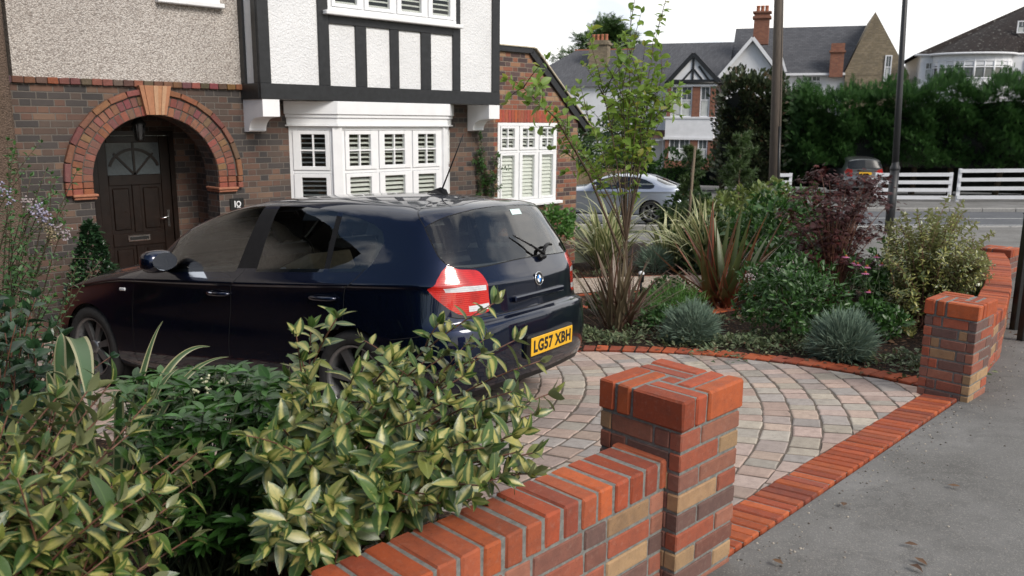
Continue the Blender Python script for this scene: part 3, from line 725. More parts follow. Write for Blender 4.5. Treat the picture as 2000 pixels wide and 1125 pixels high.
for a in range(20, 160, 10):   # arched head of the glass
    p = [(fc[0]+r_*cos(rad(q)), fc[1]+r_*sin(rad(q))) for r_, q in ((.30, a), (.30, a+10), (.335, a+10), (.335, a))]
    m2.prism((0, y0-.018, 0), (1, 0, 0), (0, 0, 1), (0, 1, 0), p, 0, .016)
part('glazing_bars', m2, M_door, door)
m2 = MB(); m2.brick((0, 0, 0), (1, 0, 0), (0, 1, 0), (0, 0, 1), (xm-.15, y0-.03, .085), (xm+.13, y0-.017, .165), ch=.004); lb = part('letterbox', m2, M_chrome, door)
m2 = MB(); m2.box((xm-.125, y0-.034, .105), (xm+.105, y0-.029, .145)); part('flap', m2, M_dark_iron, lb)
m2 = MB(); m2.brick((0, 0, 0), (1, 0, 0), (0, 1, 0), (0, 0, 1), (DX1-.085, y0-.03, .24), (DX1-.05, y0-.017, .46), ch=.003); m2.tube([(DX1-.068, y0-.03, .37), (DX1-.068, y0-.065, .37), (DX1-.10, y0-.07, .37), (DX1-.19, y0-.07, .36)], .009); part('handle', m2, M_chrome, door)
m2 = MB()
for x0, x1 in ((DX0+.155, xm-.08), (xm+.08, DX1-.155)):
    m2.box((x0, y0-.02, .752), (x1, y0-.0125, .772)); m2.box((x0, y0-.02, -.022), (x1, y0-.0125, -.004))
# lantern hanging in the porch
LN = thing('porch_lantern', 'small black glazed lantern hanging in the dark porch arch', 'lantern', (3.93, 10.35, 1.98))
m2 = MB(); m2.tube([(3.93, 10.35, 2.0), (3.93, 10.35, 1.66)], .006); part('chain', m2, M_dark_iron, LN)
m2 = MB()
for k in range(6):
    a = pi/3*k; m2.tube([(3.93+.075*cos(a), 10.35+.075*sin(a), 1.56), (3.93+.05*cos(a), 10.35+.05*sin(a), 1.38)], .006)
m2.lathe((3.93, 10.35, 0), [(.0, 1.66), (.03, 1.64), (.085, 1.57), (.085, 1.555)], 12); m2.lathe((3.93, 10.35, 0), [(.052, 1.39), (.052, 1.37), (0, 1.35)], 12); part('cage', m2, M_dark_iron, LN)
m2 = MB(); m2.lathe((3.93, 10.35, 0), [(.07, 1.555), (.046, 1.39)], 6, smooth=False); part('pane', m2, plain('smoky_lantern_glass', (.03, .03, .028), .25), LN)
# bell panel in the porch, number plaque by the arch
bp = MB(); bp.brick((0, 0, 0), (1, 0, 0), (0, 1, 0), (0, 0, 1), (PX1-.025, 10.50, .44), (PX1, 10.62, .62), ch=.004); bo = part('bell_panel', bp, M_dark_iron)
bp = MB(); bp.box((PX1-.029, 10.54, .50), (PX1-.0255, 10.57, .555)); part('button', bp, M_white, bo)
bp = MB(); bp.brick((0, 0, 0), (1, 0, 0), (0, 1, 0), (0, 0, 1), (4.845, Y-.022, .50), (5.03, Y, .645), ch=.003); nb = part('number_plaque', bp, M_dark_iron)
bp = MB(); bp.box((4.90, Y-.026, .535), (4.913, Y-.0225, .615))
for k in range(16):
    a, b = 2*pi*k/16, 2*pi*(k+1)/16; bp.poly([(4.955+.032*cos(a), Y-.025, 0.575+.038*sin(a)), (4.955+.032*cos(b), Y-.025, 0.575+.038*sin(b)), (4.955+.02*cos(b), Y-.025, 0.575+.025*sin(b)), (4.955+.02*cos(a), Y-.025, 0.575+.025*sin(a))])
bp.box((4.93, Y-.026, .526), (4.98, Y-.0225, .532)); part('numerals', bp, M_white, nb)

# jettied upper bay: white panels in black boards
JX0, JX1, JY, JZ = 5.084, 9.079, 9.505, 1.873
mb = MB()
mb.poly([(JX0+.02, JY+.03, JZ), (JX1-.02, JY+.03, JZ), (JX1-.02, JY+.03, 2.99), (JX0+.02, JY+.03, 2.99)])
for xa, xb in ((JX0+.02, 6.02), (8.27, JX1-.02)): mb.poly([(xa, JY+.03, 2.99), (xb, JY+.03, 2.99), (xb, JY+.03, 4.4), (xa, JY+.03, 4.4)])
mb.poly([(JX0+.02, JY+.03, 4.4), (JX1-.02, JY+.03, 4.4), (JX1-.02, JY+.03, 5.1), (JX0+.02, JY+.03, 5.1)])
mb.poly([(JX0+.025, Y+.1, JZ), (JX0+.025, JY+.03, JZ), (JX0+.025, JY+.03, 5.1), (JX0+.025, Y+.1, 5.1)]); mb.poly([(JX1-.025, JY+.03, JZ), (JX1-.025, 14, JZ), (JX1-.025, 14, 5.1), (JX1-.025, JY+.03, 5.1)])
part('upper_bay_panel', mb, M_stucco)
mb = MB()
def board(x0, x1, z0, z1, y0=JY, d=.034): mb.brick((0, 0, 0), (1, 0, 0), (0, 1, 0), (0, 0, 1), (x0, y0, z0), (x1, y0+d, z1), ch=.004)
board(JX0, JX1, JZ, 2.062, JY-.006, .04)
for x0, x1 in ((JX0, 5.235), (8.925, JX1)): board(x0, x1, 2.0625, 5.1)
for x0, x1 in ((5.915, 6.074), (8.145, 8.287)): board(x0, x1, 2.0625, 5.1, JY+.001)
for x0, x1 in ((6.473, 6.644), (7.03, 7.177), (7.562, 7.738)): board(x0, x1, 2.0625, 2.834, JY+.002)
board(6.0745, 8.1445, 2.835, 2.965, JY+.003)
# left return
for y0_, y1_ in ((JY+.035, JY+.15), (Y-.125, Y)): mb.brick((0, 0, 0), (1, 0, 0), (0, 1, 0), (0, 0, 1), (JX0-.006, y0_, 2.0625), (JX0+.03, y1_, 5.1), ch=.004)
mb.brick((0, 0, 0), (1, 0, 0), (0, 1, 0), (0, 0, 1), (JX0-.008, JY+.036, JZ), (JX0+.03, Y, 2.062), ch=.004)
part('timber_framing', mb, M_black)
mb = MB(); mb.box((JX0+.03, JY+.036, JZ+.004), (JX1-.03, Y+.4, JZ+.05)); part('soffit', mb, M_white)
window('window', (6.06, JY-.005, 2.99), (1, 0, 0), [(6.165-6.06, 6.50-6.06), (6.68-6.06, 7.02-6.06), (7.215-6.06, 7.56-6.06), (7.76-6.06, 8.08-6.06)], 0, .98, 0, 1.36, (2, 2), x_end=2.14, sill=.07, slat_ang=.35, label='white window of four lights above the bay')
# curved white brackets under the bay
for xa, xb in ((5.10, 5.328), (8.855, 9.075)):
    mb = MB(); prof = [(JY, JZ-.002), (JY, 1.665), (JY+.13, 1.655)]
    for k in range(9): a = pi/2*k/8; prof.append((JY+.15+.24*sin(a)*.9, 1.65-.16*(1-cos(a))))
    prof += [(JY+.40, 1.475), (Y, 1.475), (Y, JZ-.002)]
    mb.prism((xa, 0, 0), (0, 1, 0), (0, 0, 1), (1, 0, 0), prof, 0, xb-xa); part('bracket', mb, M_white, fixn=True)
# canted ground-floor bay window
BX0, BX1, BY = 6.17, 8.02, 9.55
ang = math.atan2(Y-BY, 6.17-5.715)
cant = [(5.715, Y), (BX0, BY), (BX1, BY), (BX1+.455, Y)]
mb = MB()
def loop_band(mb, pts, off, z0, z1, th=.05):
    P = [Vector((p[0], p[1], 0)) for p in pts]
    for i in range(len(P)-1):
        d = (P[i+1]-P[i]).normalized(); n = Vector((d.y, -d.x, 0)); L = (P[i+1]-P[i]).length
        mb.brick(P[i]+n*off, d, -n, (0, 0, 1), (-off*.42, 0, z0), (L+off*.42, th, z1), ch=.006)
loop_band(mb, cant, .075, 1.70, 1.868, .2); loop_band(mb, cant, .055, 1.655, 1.699, .2); loop_band(mb, cant, .035, 1.565, 1.654, .2); loop_band(mb, cant, .06, 1.545, 1.564, .2)
part('bay_fascia', mb, M_white)
for x, y in (cant[1], cant[2]):
    mb = MB(); mb.brick((x, y, 0), Vector((cos(-ang/2), sin(-ang/2), 0)) if x < 7 else Vector((cos(ang/2), sin(ang/2), 0)), Vector((-sin(-ang/2), cos(-ang/2), 0)) if x < 7 else Vector((-sin(ang/2), cos(ang/2), 0)), (0, 0, 1), (-.065, -.012, -.1), (.065, .12, 1.545), ch=.006); part('bay_post', mb, M_white)
mb = MB(); loop_band(mb, cant, .03, -1.2, -.101, .2); part('bay_base', mb, M_brick_old)
zb = -.1
window('window', (BX0+.065, BY, zb), (1, 0, 0), [(.115, .46), (.69, 1.035), (1.275, 1.60)], 0, 1.05, 0, 1.645, (2, 2), x_end=1.72, slat_ang=.5, sash=.05, label='white bay window front with three lights and open slatted shutters')
dv_ = Vector((BX0-5.715, BY-Y, 0)); L_ = dv_.length
window('window', (5.715, Y, zb), dv_, [(.155, L_-.16)], 0, 1.05, 0, 1.645, (2, 2), x_end=L_-.05, slat_ang=.12, sash=.05)
window('window', (BX1+.03, BY+.03, zb), (.455, Y-BY, 0), [(.155, L_-.16)], 0, 1.05, 0, 1.645, (2, 2), x_end=L_-.05, slat_ang=.12, sash=.05)
# brick extension on the right, sloped on its outer edge
mb = MB()
EX1 = 11.49
def face(pts): mb.poly([(x, Y, z) for x, z in pts])
face([(9.42, -1.4), (9.51, -1.4), (9.51, 2.74), (9.42, 2.74)]); face([(9.51, -1.4), (10.93, -1.4), (10.93, .27), (9.51, .27)]); face([(9.51, 1.605), (10.93, 1.605), (10.93, 2.15), (10.25, 2.74), (9.51, 2.74)])
face([(10.93, -1.4), (EX1, -1.4), (EX1, 1.66), (10.93, 2.15)]); face([(9.05, 1.9), (9.42, 1.9), (9.42, 2.74), (9.05, 2.74)])
mb.poly([(EX1, Y, -1.4), (EX1, 15, -1.4), (EX1, 15, 1.66), (EX1, Y, 1.66)])
part('extension_wall', mb, M_brick_new, label='newer mixed red and buff brick wall of the side extension')
mb = MB(); x = 9.45
while x < 10.98:
    mb.brick((0, 0, 0), (1, 0, 0), (0, 1, 0), (0, 0, 1), (x+.004, Y-.006+random.uniform(-.002, .002), 1.61), (x+.069, Y+.03, 1.815), ch=.004, col=tuple(c*random.uniform(.75, 1.1) for c in (.38, .10, .055))); x += .073
part('lintel', mb, M_clay)
window('window', (9.51, Y-.01, .27), (1, 0, 0), [(.085, .375), (.565, .855), (1.04, 1.32)], 0, .865, 0, 1.335, (2, 2), x_end=1.42, sill=.1, slat_ang=1.0, sash=.04, label='white three light window in the side extension with closed pale shutters')
mb = MB()
def barge(p, q, t0, t1, y0, y1):
    d = Vector((q[0]-p[0], 0, q[1]-p[1])); L = d.length; d.normalize(); n = Vector((-d.z, 0, d.x)); mb.brick((p[0], 0, p[1]), d, (0, 1, 0), n, (0, y0, t0), (L, y1, t1), ch=.004)
barge((9.1, 2.74), (10.27, 2.74), -.01, .075, Y-.05, Y+.02); barge((10.25, 2.76), (11.72, 1.49), -.06, .05, Y-.05, Y+.02)
part('bargeboard', mb, M_black)
mb = MB(); barge((9.1, 2.815), (10.30, 2.815), .001, .022, Y-.07, Y+.0); barge((10.29, 2.79), (11.78, 1.50), .03, .055, Y-.08, Y+.05); part('verge', mb, plain('pale_mortar_verge', (.48, .43, .33), .9, var=.25, bump=.4))
mb = MB(); mb.poly([(9.1, Y-.05, 2.83), (10.29, Y-.05, 2.83), (10.29, 15, 2.83), (9.1, 15, 2.83)]); mb.poly([(10.29, Y-.05, 2.83), (11.80, Y-.05, 1.52), (11.80, 15, 1.52), (10.29, 15, 2.83)]); part('extension_roof', mb, M_slate)
# main roof and chimney, above the picture
mb = MB(); mb.add([(2.2, 9.2, 4.95), (9.3, 9.2, 4.95), (9.3, 16.8, 4.95), (2.2, 16.8, 4.95), (4.5, 12.6, 7.3), (7.2, 12.6, 7.3)], [(0, 1, 5, 4), (1, 2, 5), (2, 3, 4, 5), (3, 0, 4), (0, 3, 2, 1)]); part('roof', mb, M_tile_dark)
# white first-floor window over the porch, only its sill shows
window('window', (4.10, Y-.03, 2.985), (1, 0, 0), [(.09, .33), (.46, .69)], 0, .9, 0, 1.31, (1, 1), x_end=.76, sill=.02, label='white upstairs window above the porch', slat_ang=.3)
# neighbour's boundary on the left
NB = thing('boundary_wall', 'brown roughcast boundary wall at the left edge of the house', 'wall', (2.3, 9.6, -.7))
m2 = MB(); m2.brick((0, 0, 0), (1, 0, 0), (0, 1, 0), (0, 0, 1), (2.06, 9.55, -1.2), (2.41, 10.3, 4.6), ch=.02); part('pier', m2, M_brown_render, NB)
m2 = MB(); m2.brick((0, 0, 0), (1, 0, 0), (0, 1, 0), (0, 0, 1), (2.04, 9.53, 4.6), (2.43, 10.3, 4.68), ch=.01); part('coping', m2, M_brown_render, NB)
m2 = MB()
for k in range(40):
    m2.brick((0, 0, 0), (1, 0, 0), (0, 1, 0), (0, 0, 1), (2.0-.15*(k+1), 9.75, -1.2), (2.0-.15*k-.012, 9.78, .95+.01*(k % 2)), ch=.003)
t = thing('panel_fence', 'red brown boarded fence beside the house on the left', 'fence', (0, 9.76, -.8))
part('boards', m2, M_red_fence, t); m2 = MB(); m2.box((-4, 9.785, .6), (2, 9.84, .7)); m2.box((-4, 9.785, -.3), (2, 9.84, -.2)); part('rails', m2, M_red_fence, t)
# ------------------------------------------------------------------ car bodies: a smooth skin over a net of (u along, v up)
def pchip(Yk, x):
    "monotone cubic through Yk at 0..n-1"
    Yk = np.asarray(Yk, float); n = len(Yk); d = np.diff(Yk, axis=0)
    m = np.zeros_like(Yk); a, b = d[:-1], d[1:]
    with np.errstate(divide='ignore', invalid='ignore'):
        h = np.where(a*b > 0, 2*a*b/(a+b), 0)
    m[1:-1] = h; m[0] = d[0]; m[-1] = d[-1]
    x = np.clip(np.asarray(x, float), 0, n-1-1e-9); i = x.astype(int); t = (x-i)[:, None] if Yk.ndim > 1 else x-i
    return Yk[i]*(2*t**3-3*t**2+1)+m[i]*(t**3-2*t**2+t)+Yk[i+1]*(-2*t**3+3*t**2)+m[i+1]*(t**3-t**2)
class Skin:
    def __init__(s, rows): s.R = np.array(rows, float); s.nr, s.ns = s.R.shape[:2]
    def ev(s, u, v):
        u = np.atleast_1d(np.asarray(u, float)); v = np.atleast_1d(np.asarray(v, float))
        A = np.stack([pchip(s.R[r], u) for r in range(s.nr)], 0)      # rows at u
        out = np.zeros((len(u), 3))
        n = s.nr
        d = np.diff(A, axis=0); m = np.zeros_like(A)
        with np.errstate(divide='ignore', invalid='ignore'):
            m[1:-1] = np.where(d[:-1]*d[1:] > 0, 2*d[:-1]*d[1:]/(d[:-1]+d[1:]), 0)
        m[0] = d[0]; m[-1] = d[-1]
        vv = np.clip(v, 0, n-1-1e-9); i = vv.astype(int); t = (vv-i)[:, None]; k = np.arange(len(u))
        return A[i, k]*(2*t**3-3*t**2+1)+m[i, k]*(t**3-2*t**2+t)+A[i+1, k]*(-2*t**3+3*t**2)+m[i+1, k]*(t**3-t**2)
    def inv(s, fun, u0, v0, it=40):
        "solve fun(point) = 0 (two equations) for (u, v)"
        q = np.array([u0, v0], float)
        for _ in range(it):
            e = np.array(fun(s.ev(q[0], q[1])[0])); J = np.zeros((2, 2)); h = 1e-3
            for k in range(2):
                p = q.copy(); p[k] += h; J[:, k] = (np.array(fun(s.ev(p[0], p[1])[0]))-e)/h
            try: st_ = np.linalg.solve(J.T@J+1e-8*np.eye(2), -J.T@e)
            except Exception: break
            q += np.clip(st_, -.4, .4); q[0] = min(max(q[0], 0), s.ns-1); q[1] = min(max(q[1], 0), s.nr-1)
        return q
HATCH = Skin([
 [(3.40,0,.20),(3.36,.42,.20),(3.20,.70,.20),(3.02,.80,.19),(2.66,.81,.19),(2.15,.80,.19),(1.6,.80,.19),(.95,.80,.19),(.35,.80,.19),(-.10,.80,.20),(-.45,.78,.22),(-.68,.64,.25),(-.775,.36,.28),(-.80,0,.28)],
 [(3.43,0,.32),(3.38,.43,.32),(3.24,.71,.32),(3.05,.83,.30),(2.66,.85,.29),(2.15,.855,.27),(1.6,.855,.27),(.95,.855,.27),(.35,.855,.27),(-.10,.855,.29),(-.47,.835,.33),(-.715,.68,.35),(-.81,.38,.37),(-.838,0,.37)],
 [(3.44,0,.48),(3.39,.44,.48),(3.25,.72,.48),(3.06,.84,.47),(2.66,.874,.47),(2.15,.872,.46),(1.6,.868,.46),(.95,.868,.46),(.35,.87,.46),(-.10,.875,.47),(-.48,.858,.49),(-.735,.685,.50),(-.822,.39,.515),(-.848,0,.515)],
 [(3.42,0,.58),(3.37,.43,.58),(3.22,.70,.58),(3.05,.82,.59),(2.66,.872,.60),(2.15,.868,.60),(1.6,.864,.60),(.95,.864,.60),(.35,.868,.60),(-.10,.875,.60),(-.48,.852,.62),(-.725,.675,.655),(-.812,.385,.667),(-.838,0,.672)],
 [(3.41,0,.61),(3.36,.42,.61),(3.21,.68,.61),(3.04,.81,.63),(2.66,.868,.67),(2.15,.868,.68),(1.6,.866,.68),(.95,.868,.68),(.35,.872,.69),(-.10,.872,.69),(-.475,.842,.695),(-.675,.665,.69),(-.765,.385,.70),(-.79,0,.705)],
 [(3.40,0,.66),(3.36,.38,.66),(3.22,.63,.67),(3.05,.78,.735),(2.66,.835,.80),(2.15,.868,.853),(1.6,.874,.860),(.95,.880,.873),(.35,.882,.888),(-.10,.868,.90),(-.47,.822,.905),(-.66,.668,.895),(-.752,.385,.885),(-.775,0,.875)],
 [(3.36,0,.70),(3.32,.36,.70),(3.19,.58,.71),(3.02,.72,.765),(2.66,.785,.838),(2.15,.815,.905),(1.6,.842,.943),(.95,.834,.962),(.35,.828,.977),(-.10,.815,.992),(-.42,.785,1.005),(-.605,.675,1.005),(-.685,.39,.995),(-.708,0,.99)],
 [(3.27,0,.735),(3.24,.32,.735),(3.12,.52,.745),(2.98,.64,.80),(2.63,.70,.867),(2.10,.765,.928),(1.62,.785,1.07),(.95,.742,1.17),(.35,.738,1.18),(-.10,.742,1.175),(-.40,.712,1.165),(-.54,.60,1.165),(-.612,.37,1.155),(-.635,0,1.15)],
 [(3.13,0,.79),(3.10,.28,.79),(3.0,.44,.795),(2.9,.52,.84),(2.60,.58,.898),(2.05,.715,.962),(1.56,.67,1.238),(.95,.608,1.365),(.35,.615,1.365),(-.10,.64,1.335),(-.34,.63,1.305),(-.44,.545,1.315),(-.515,.33,1.322),(-.54,0,1.325)],
 [(2.9,0,.86),(2.88,.18,.86),(2.82,.28,.865),(2.75,.34,.88),(2.5,.36,.925),(1.98,.45,.995),(1.48,.43,1.275),(.95,.39,1.398),(.35,.40,1.403),(-.10,.42,1.378),(-.30,.43,1.352),(-.37,.36,1.352),(-.43,.22,1.356),(-.45,0,1.358)],
 [(2.74,0,.89),(2.7,0,.892),(2.66,0,.895),(2.6,0,.905),(2.45,0,.93),(1.95,0,1.005),(1.43,0,1.30),(.95,0,1.412),(.35,0,1.42),(-.10,0,1.398),(-.24,0,1.382),(-.30,0,1.376),(-.35,0,1.37),(-.385,0,1.366)],
])

def vm(v): return v if v <= 4 else (4+(v-4)/.86 if v < 4.86 else (5+(v-4.86)/.14 if v < 5 else v+1))
def VM(P): return [(a, vm(b)) for a, b in P]
_R = HATCH.R; _n = _R[4]+(_R[5]-_R[4])*.86
for k in range(14):
    f = min(1, max(0, (k-2)/2)) if k < 10 else max(0, 1-(k-9)/2.5)
    _n[k, 1] = _n[k, 1]*(1-f)+(_R[5][k, 1]-.004)*f; _n[k, 2] = _n[k, 2]*(1-f)+(_R[5][k, 2]-.022)*f
    _R[5][k, 1] += .005*f
HATCH = Skin(np.concatenate([_R[:5], _n[None], _R[5:]], 0))
def uv_frame(S, q):
    h = 1e-3; a = S.ev(q[0], q[1])[0]
    u1 = S.ev(min(q[0]+h, S.ns-1), q[1])[0]-S.ev(max(q[0]-h, 0), q[1])[0]; v1 = S.ev(q[0], min(q[1]+h, S.nr-1))[0]-S.ev(q[0], max(q[1]-h, 0))[0]
    return a, u1/(2*h), v1/(2*h)
def uv_offset(S, P, w_, closed=True):
    "move every point of a (u, v) outline sideways by w_ metres"
    out = []; n = len(P)
    for i in range(n):
        p = np.array(P[i]); a = np.array(P[(i-1) % n] if closed or i else P[i]); b = np.array(P[(i+1) % n] if closed or i < n-1 else P[i])
        _, du, dv = uv_frame(S, p); t = (b-a); T = du*t[0]+dv*t[1]; N = np.cross(du, dv); N /= np.linalg.norm(N)+1e-12
        D = np.cross(N, T); D /= np.linalg.norm(D)+1e-12
        J = np.stack([du, dv], 1); d = np.linalg.lstsq(J, D, rcond=None)[0]
        out.append(tuple(p+np.clip(d*w_, -.3, .3)))
    return out
def densify(P, closed=False, k=3):
    Q = []; n = len(P)
    for i in range(n if closed else n-1):
        a, b = np.array(P[i]), np.array(P[(i+1) % n])
        for j in range(k): Q.append(tuple(a+(b-a)*j/k))
    if not closed: Q.append(tuple(P[-1]))
    return Q
def smooth_poly(P, k=4, closed=True):
    "Catmull-Rom through the outline"
    n = len(P); Q = []
    for i in range(n if closed else n-1):
        g = lambda j: np.array(P[j % n] if closed else P[min(max(j, 0), n-1)])
        p0, p1, p2, p3 = g(i-1), g(i), g(i+1), g(i+2)
        for j in range(k):
            t = j/k; Q.append(tuple(.5*((2*p1)+(p2-p0)*t+(2*p0-5*p1+4*p2-p3)*t*t+(3*p1-p0-3*p2+p3)*t**3)))
    if not closed: Q.append(tuple(P[-1]))
    return Q
def circle_uv(S, cx, cz, R, u0, v0, n=26, a0=-.35, a1=pi+.35):
    Q = []; g = (u0, v0)
    for a in np.linspace(a0, a1, n):
        g = S.inv(lambda p: [p[0]-(cx+R*cos(a)), p[2]-(cz+R*sin(a))], *g); Q.append(tuple(g))
    return Q
def skin_cut(S, regions, nu=7, nv=4):
    """regions: list of (name, [polygons]) in (u, v); later ones win.
    Returns {name: (verts, faces)} of the left half."""
    bm = bmesh.new(); us = np.linspace(0, S.ns-1, (S.ns-1)*nu+1); vs_ = np.linspace(0, S.nr-1, (S.nr-1)*nv+1)
    g = [[bm.verts.new((u, v, 0)) for v in vs_] for u in us]
    for i in range(len(us)-1):
        for j in range(len(vs_)-1): bm.faces.new((g[i][j], g[i+1][j], g[i+1][j+1], g[i][j+1]))
    for _, polys in regions:
        for P in polys:
            n = len(P)
            for i in range(n):
                a, b = P[i], P[(i+1) % n]
                if abs(a[0]-b[0])+abs(a[1]-b[1]) < 1e-5: continue
                x0, x1 = min(a[0], b[0])-1e-4, max(a[0], b[0])+1e-4; y0, y1 = min(a[1], b[1])-1e-4, max(a[1], b[1])+1e-4
                fs = []
                for f in bm.faces:
                    xs = [v.co.x for v in f.verts]
                    if max(xs) < x0 or min(xs) > x1: continue
                    ys = [v.co.y for v in f.verts]
                    if max(ys) < y0 or min(ys) > y1: continue
                    fs.append(f)
                if not fs: continue
                es = {e for f in fs for e in f.edges}; vv = {v for f in fs for v in f.verts}
                bmesh.ops.bisect_plane(bm, geom=list(fs)+list(es)+list(vv), dist=1e-5, plane_co=(a[0], a[1], 0), plane_no=(b[1]-a[1], a[0]-b[0], 0))
    bm.verts.index_update(); V = np.array([v.co[:2] for v in bm.verts]); W3 = S.ev(V[:, 0], V[:, 1])
    W3[V[:, 0] < 1e-6, 1] = 0; W3[V[:, 0] > S.ns-1-1e-6, 1] = 0; W3[V[:, 1] > S.nr-1-1e-6, 1] = 0
    boxes = [(nm, P, min(p[0] for p in P), max(p[0] for p in P), min(p[1] for p in P), max(p[1] for p in P)) for nm, polys in regions for P in polys]
    out = {}
    for f in bm.faces:
        c = f.calc_center_median(); nm = 'body'
        for (k, P, a, b, c0, c1) in boxes:
            if a <= c.x <= b and c0 <= c.y <= c1 and in_poly(c.x, c.y, P): nm = k
        out.setdefault(nm, []).append([v.index for v in f.verts])
    bm.free()
    res = {}
    for nm, F in out.items():
        ids = sorted({i for f in F for i in f}); mp_ = {k: i for i, k in enumerate(ids)}
        res[nm] = (W3[ids], [[mp_[i] for i in f] for f in F])
    return res
def put(mb, VF, side=0, off=0, mat=0, smooth=True):
    "side 1 = left, -1 = right, 0 = both, welded on the centre line"
    V, F = VF
    if side >= 0: mb.add(V, F, mat=mat, smooth=smooth)
    if side <= 0:
        Vm = V*np.array([1, -1, 1]); mb.add(Vm, [f[::-1] for f in F], mat=mat, smooth=smooth)
    return mb
def weld(ob, d=.0006):
    bm = bmesh.new(); bm.from_mesh(ob.data); bmesh.ops.remove_doubles(bm, verts=bm.verts, dist=d); bm.to_mesh(ob.data); bm.free(); return ob
def t_paint(name, c, metal=.5, flake=.0, rough=.38, dust=.12):
    t = NT(name); p = t.obj(); n = t.noise(p, 3, 5)
    r = t.math('MULTIPLY_ADD', n, .06, .015)
    return t.done(t.bsdf(c, rough, metal, None, .15, **{'Coat Weight': 1.0, 'Coat Roughness': r, 'Coat IOR': 1.62}))
M_navy = t_paint('dark_navy_paint', (.0034, .009, .031), .9, rough=.42)
M_silver = t_paint('silver_paint', (.40, .44, .51), .75)
M_greyp = t_paint('grey_paint', (.20, .21, .215), .7)
M_bluep = t_paint('blue_paint', (.006, .018, .07), .4)
M_carglass = t_glass('car_glass', (.84, .89, .87), 1.52, 1.45)
M_trim = plain('black_car_trim', (.010, .010, .011), .42, var=.2, spec=.2)
M_mirror = plain('dark_mirror_glass', (.25, .28, .33), .03, 1, var=.02)
M_gap = plain('panel_gap', (.003, .003, .003), .9)
M_rubber = plain('tyre_rubber', (.016, .016, .016), .8, var=.3, bump=.3)
M_alloy = plain('alloy_wheel', (.24, .245, .25), .35, .8, var=.1)
M_cloth = plain('dark_seat_cloth', (.035, .035, .038), .9, var=.2)
M_liner = plain('cabin_lining', (.06, .06, .058), .9)
def t_lens(name, c, rough=.08):
    t = NT(name); w_ = t.n('TexWave', {'Vector': t.obj(), 'Scale': 28, 'Distortion': .4}, wave_type='BANDS', bands_direction='Z').outputs['Fac']
    col = t.mix(t.math('MULTIPLY', w_, .35), c, tuple(min(1, x*.45) for x in c)); bl = t.noise(t.obj(), 16, 3); col = t.mix(t.ramp(bl, [(.45, 0.0), (.65, .7)]), col, tuple(x*.55 for x in c))
    return t.done(t.bsdf(col, .25, 0, t.bump(w_, .15, .004), .6, **{'Coat Weight': 1.0, 'Coat Roughness': .02, 'Subsurface Weight': .0}))
M_redlens = t_lens('red_lamp_lens', (.60, .016, .010)); M_clearlens = t_lens('clear_lamp_lens', (.72, .74, .76))
M_plate = plain('yellow_number_plate', (.75, .42, .02), .4, var=.05); M_ink = plain('plate_black', (.012, .012, .012), .5)

def seat(mb, x, y, z, w_=.26, h=.62, lean=.32):
    d = Vector((-sin(lean), 0, cos(lean))); e = Vector((cos(lean), 0, sin(lean)))
    mb.brick((x, y, z), (1, 0, 0), (0, 1, 0), (0, 0, 1), (-.05, -w_, 0), (.48, w_, .16), ch=.05, smooth=True)
    mb.brick((x, y, z+.12), e, (0, 1, 0), d, (-.07, -w_, 0), (.07, w_, h), ch=.055, smooth=True)
    return Vector((x, y, z+.12))+d*(h+.12)
def build_wheel(car, x, side, R_=.316, rim=.222, spokes=7, face=.865, wid=.2):
    o = Vector((x, side*(face-wid/2), R_)); ay = Vector((0, side, 0)); tw = wid/2
    wh = bpy.data.objects.new('wheel', None); COL.objects.link(wh); wh.parent = car
    me = MB(); me.lathe(o, [(rim, -tw), (R_-.03, -tw), (R_-.006, -tw+.025), (R_, -tw+.05), (R_, tw-.05), (R_-.006, tw-.025), (R_-.03, tw), (rim+.01, tw-.004), (rim, tw-.02)], 40, ay)
    t = me.build('tyre', M_rubber, None, local=True); t.parent = wh
    me = MB(); me.lathe(o, [(rim+.004, tw-.004), (rim-.006, tw-.004), (rim-.016, tw-.02), (rim-.02, -tw*.5), (rim-.03, -tw)], 40, ay)
    me.lathe(o, [(.0, tw-.018), (.028, tw-.018), (.05, tw-.022), (.055, tw-.05)], 20, ay)
    for k in range(spokes):
        a = 2*pi*k/spokes+.2; d = Vector((cos(a), 0, sin(a))); e = ay.cross(d)
        me.prism(o, d, e, ay, [(.04, -.016), (rim-.018, -.030), (rim-.018, .030), (.04, .016)], tw-.055, tw-.026)
    t = me.build('rim', M_alloy, None, local=True); t.parent = wh
    me = MB(); me.lathe(o, [(0, -tw*.2), (rim-.02, -tw*.2)], 24, ay); t = me.build('brake_backing', M_gap, None, local=True); t.parent = wh
    return wh
def car_common(S, car, paint, body, front_x=2.66, arch_R=.34, glass_names=('side_window',), lamp=True):
    b = put(MB(), body['body']); ob = weld(b.build('body', paint, car, local=True))
    return ob
def liner(S, car, skip):
    us = np.linspace(.2, S.ns-1, 44); vs_ = np.linspace(.6, S.nr-1, 30); V = []; F = []; m = len(vs_)
    U, Vv = np.meshgrid(us, vs_, indexing='ij'); P = S.ev(U.ravel(), Vv.ravel()); c = np.array([1.1, 0, .75])
    P = c+(P-c)*np.array([.962, .95, .955])
    for i in range(len(us)-1):
        for j in range(m-1):
            uc, vc = (us[i]+us[i+1])/2, (vs_[j]+vs_[j+1])/2
            if any(in_poly(uc, vc, Q) for Q in skip): continue
            F.append([i*m+j, (i+1)*m+j, (i+1)*m+j+1, i*m+j+1])
    mb = put(MB(), (P, F)); return mb.build('cabin_lining', M_liner, car, local=True)
def stick(S, q, dn=.003):
    p, du, dv = uv_frame(S, q); N = np.cross(du, dv); N /= np.linalg.norm(N); t = du/np.linalg.norm(du); return Vector(p+N*dn), Vector(t), Vector(N).cross(Vector(t)), Vector(N)

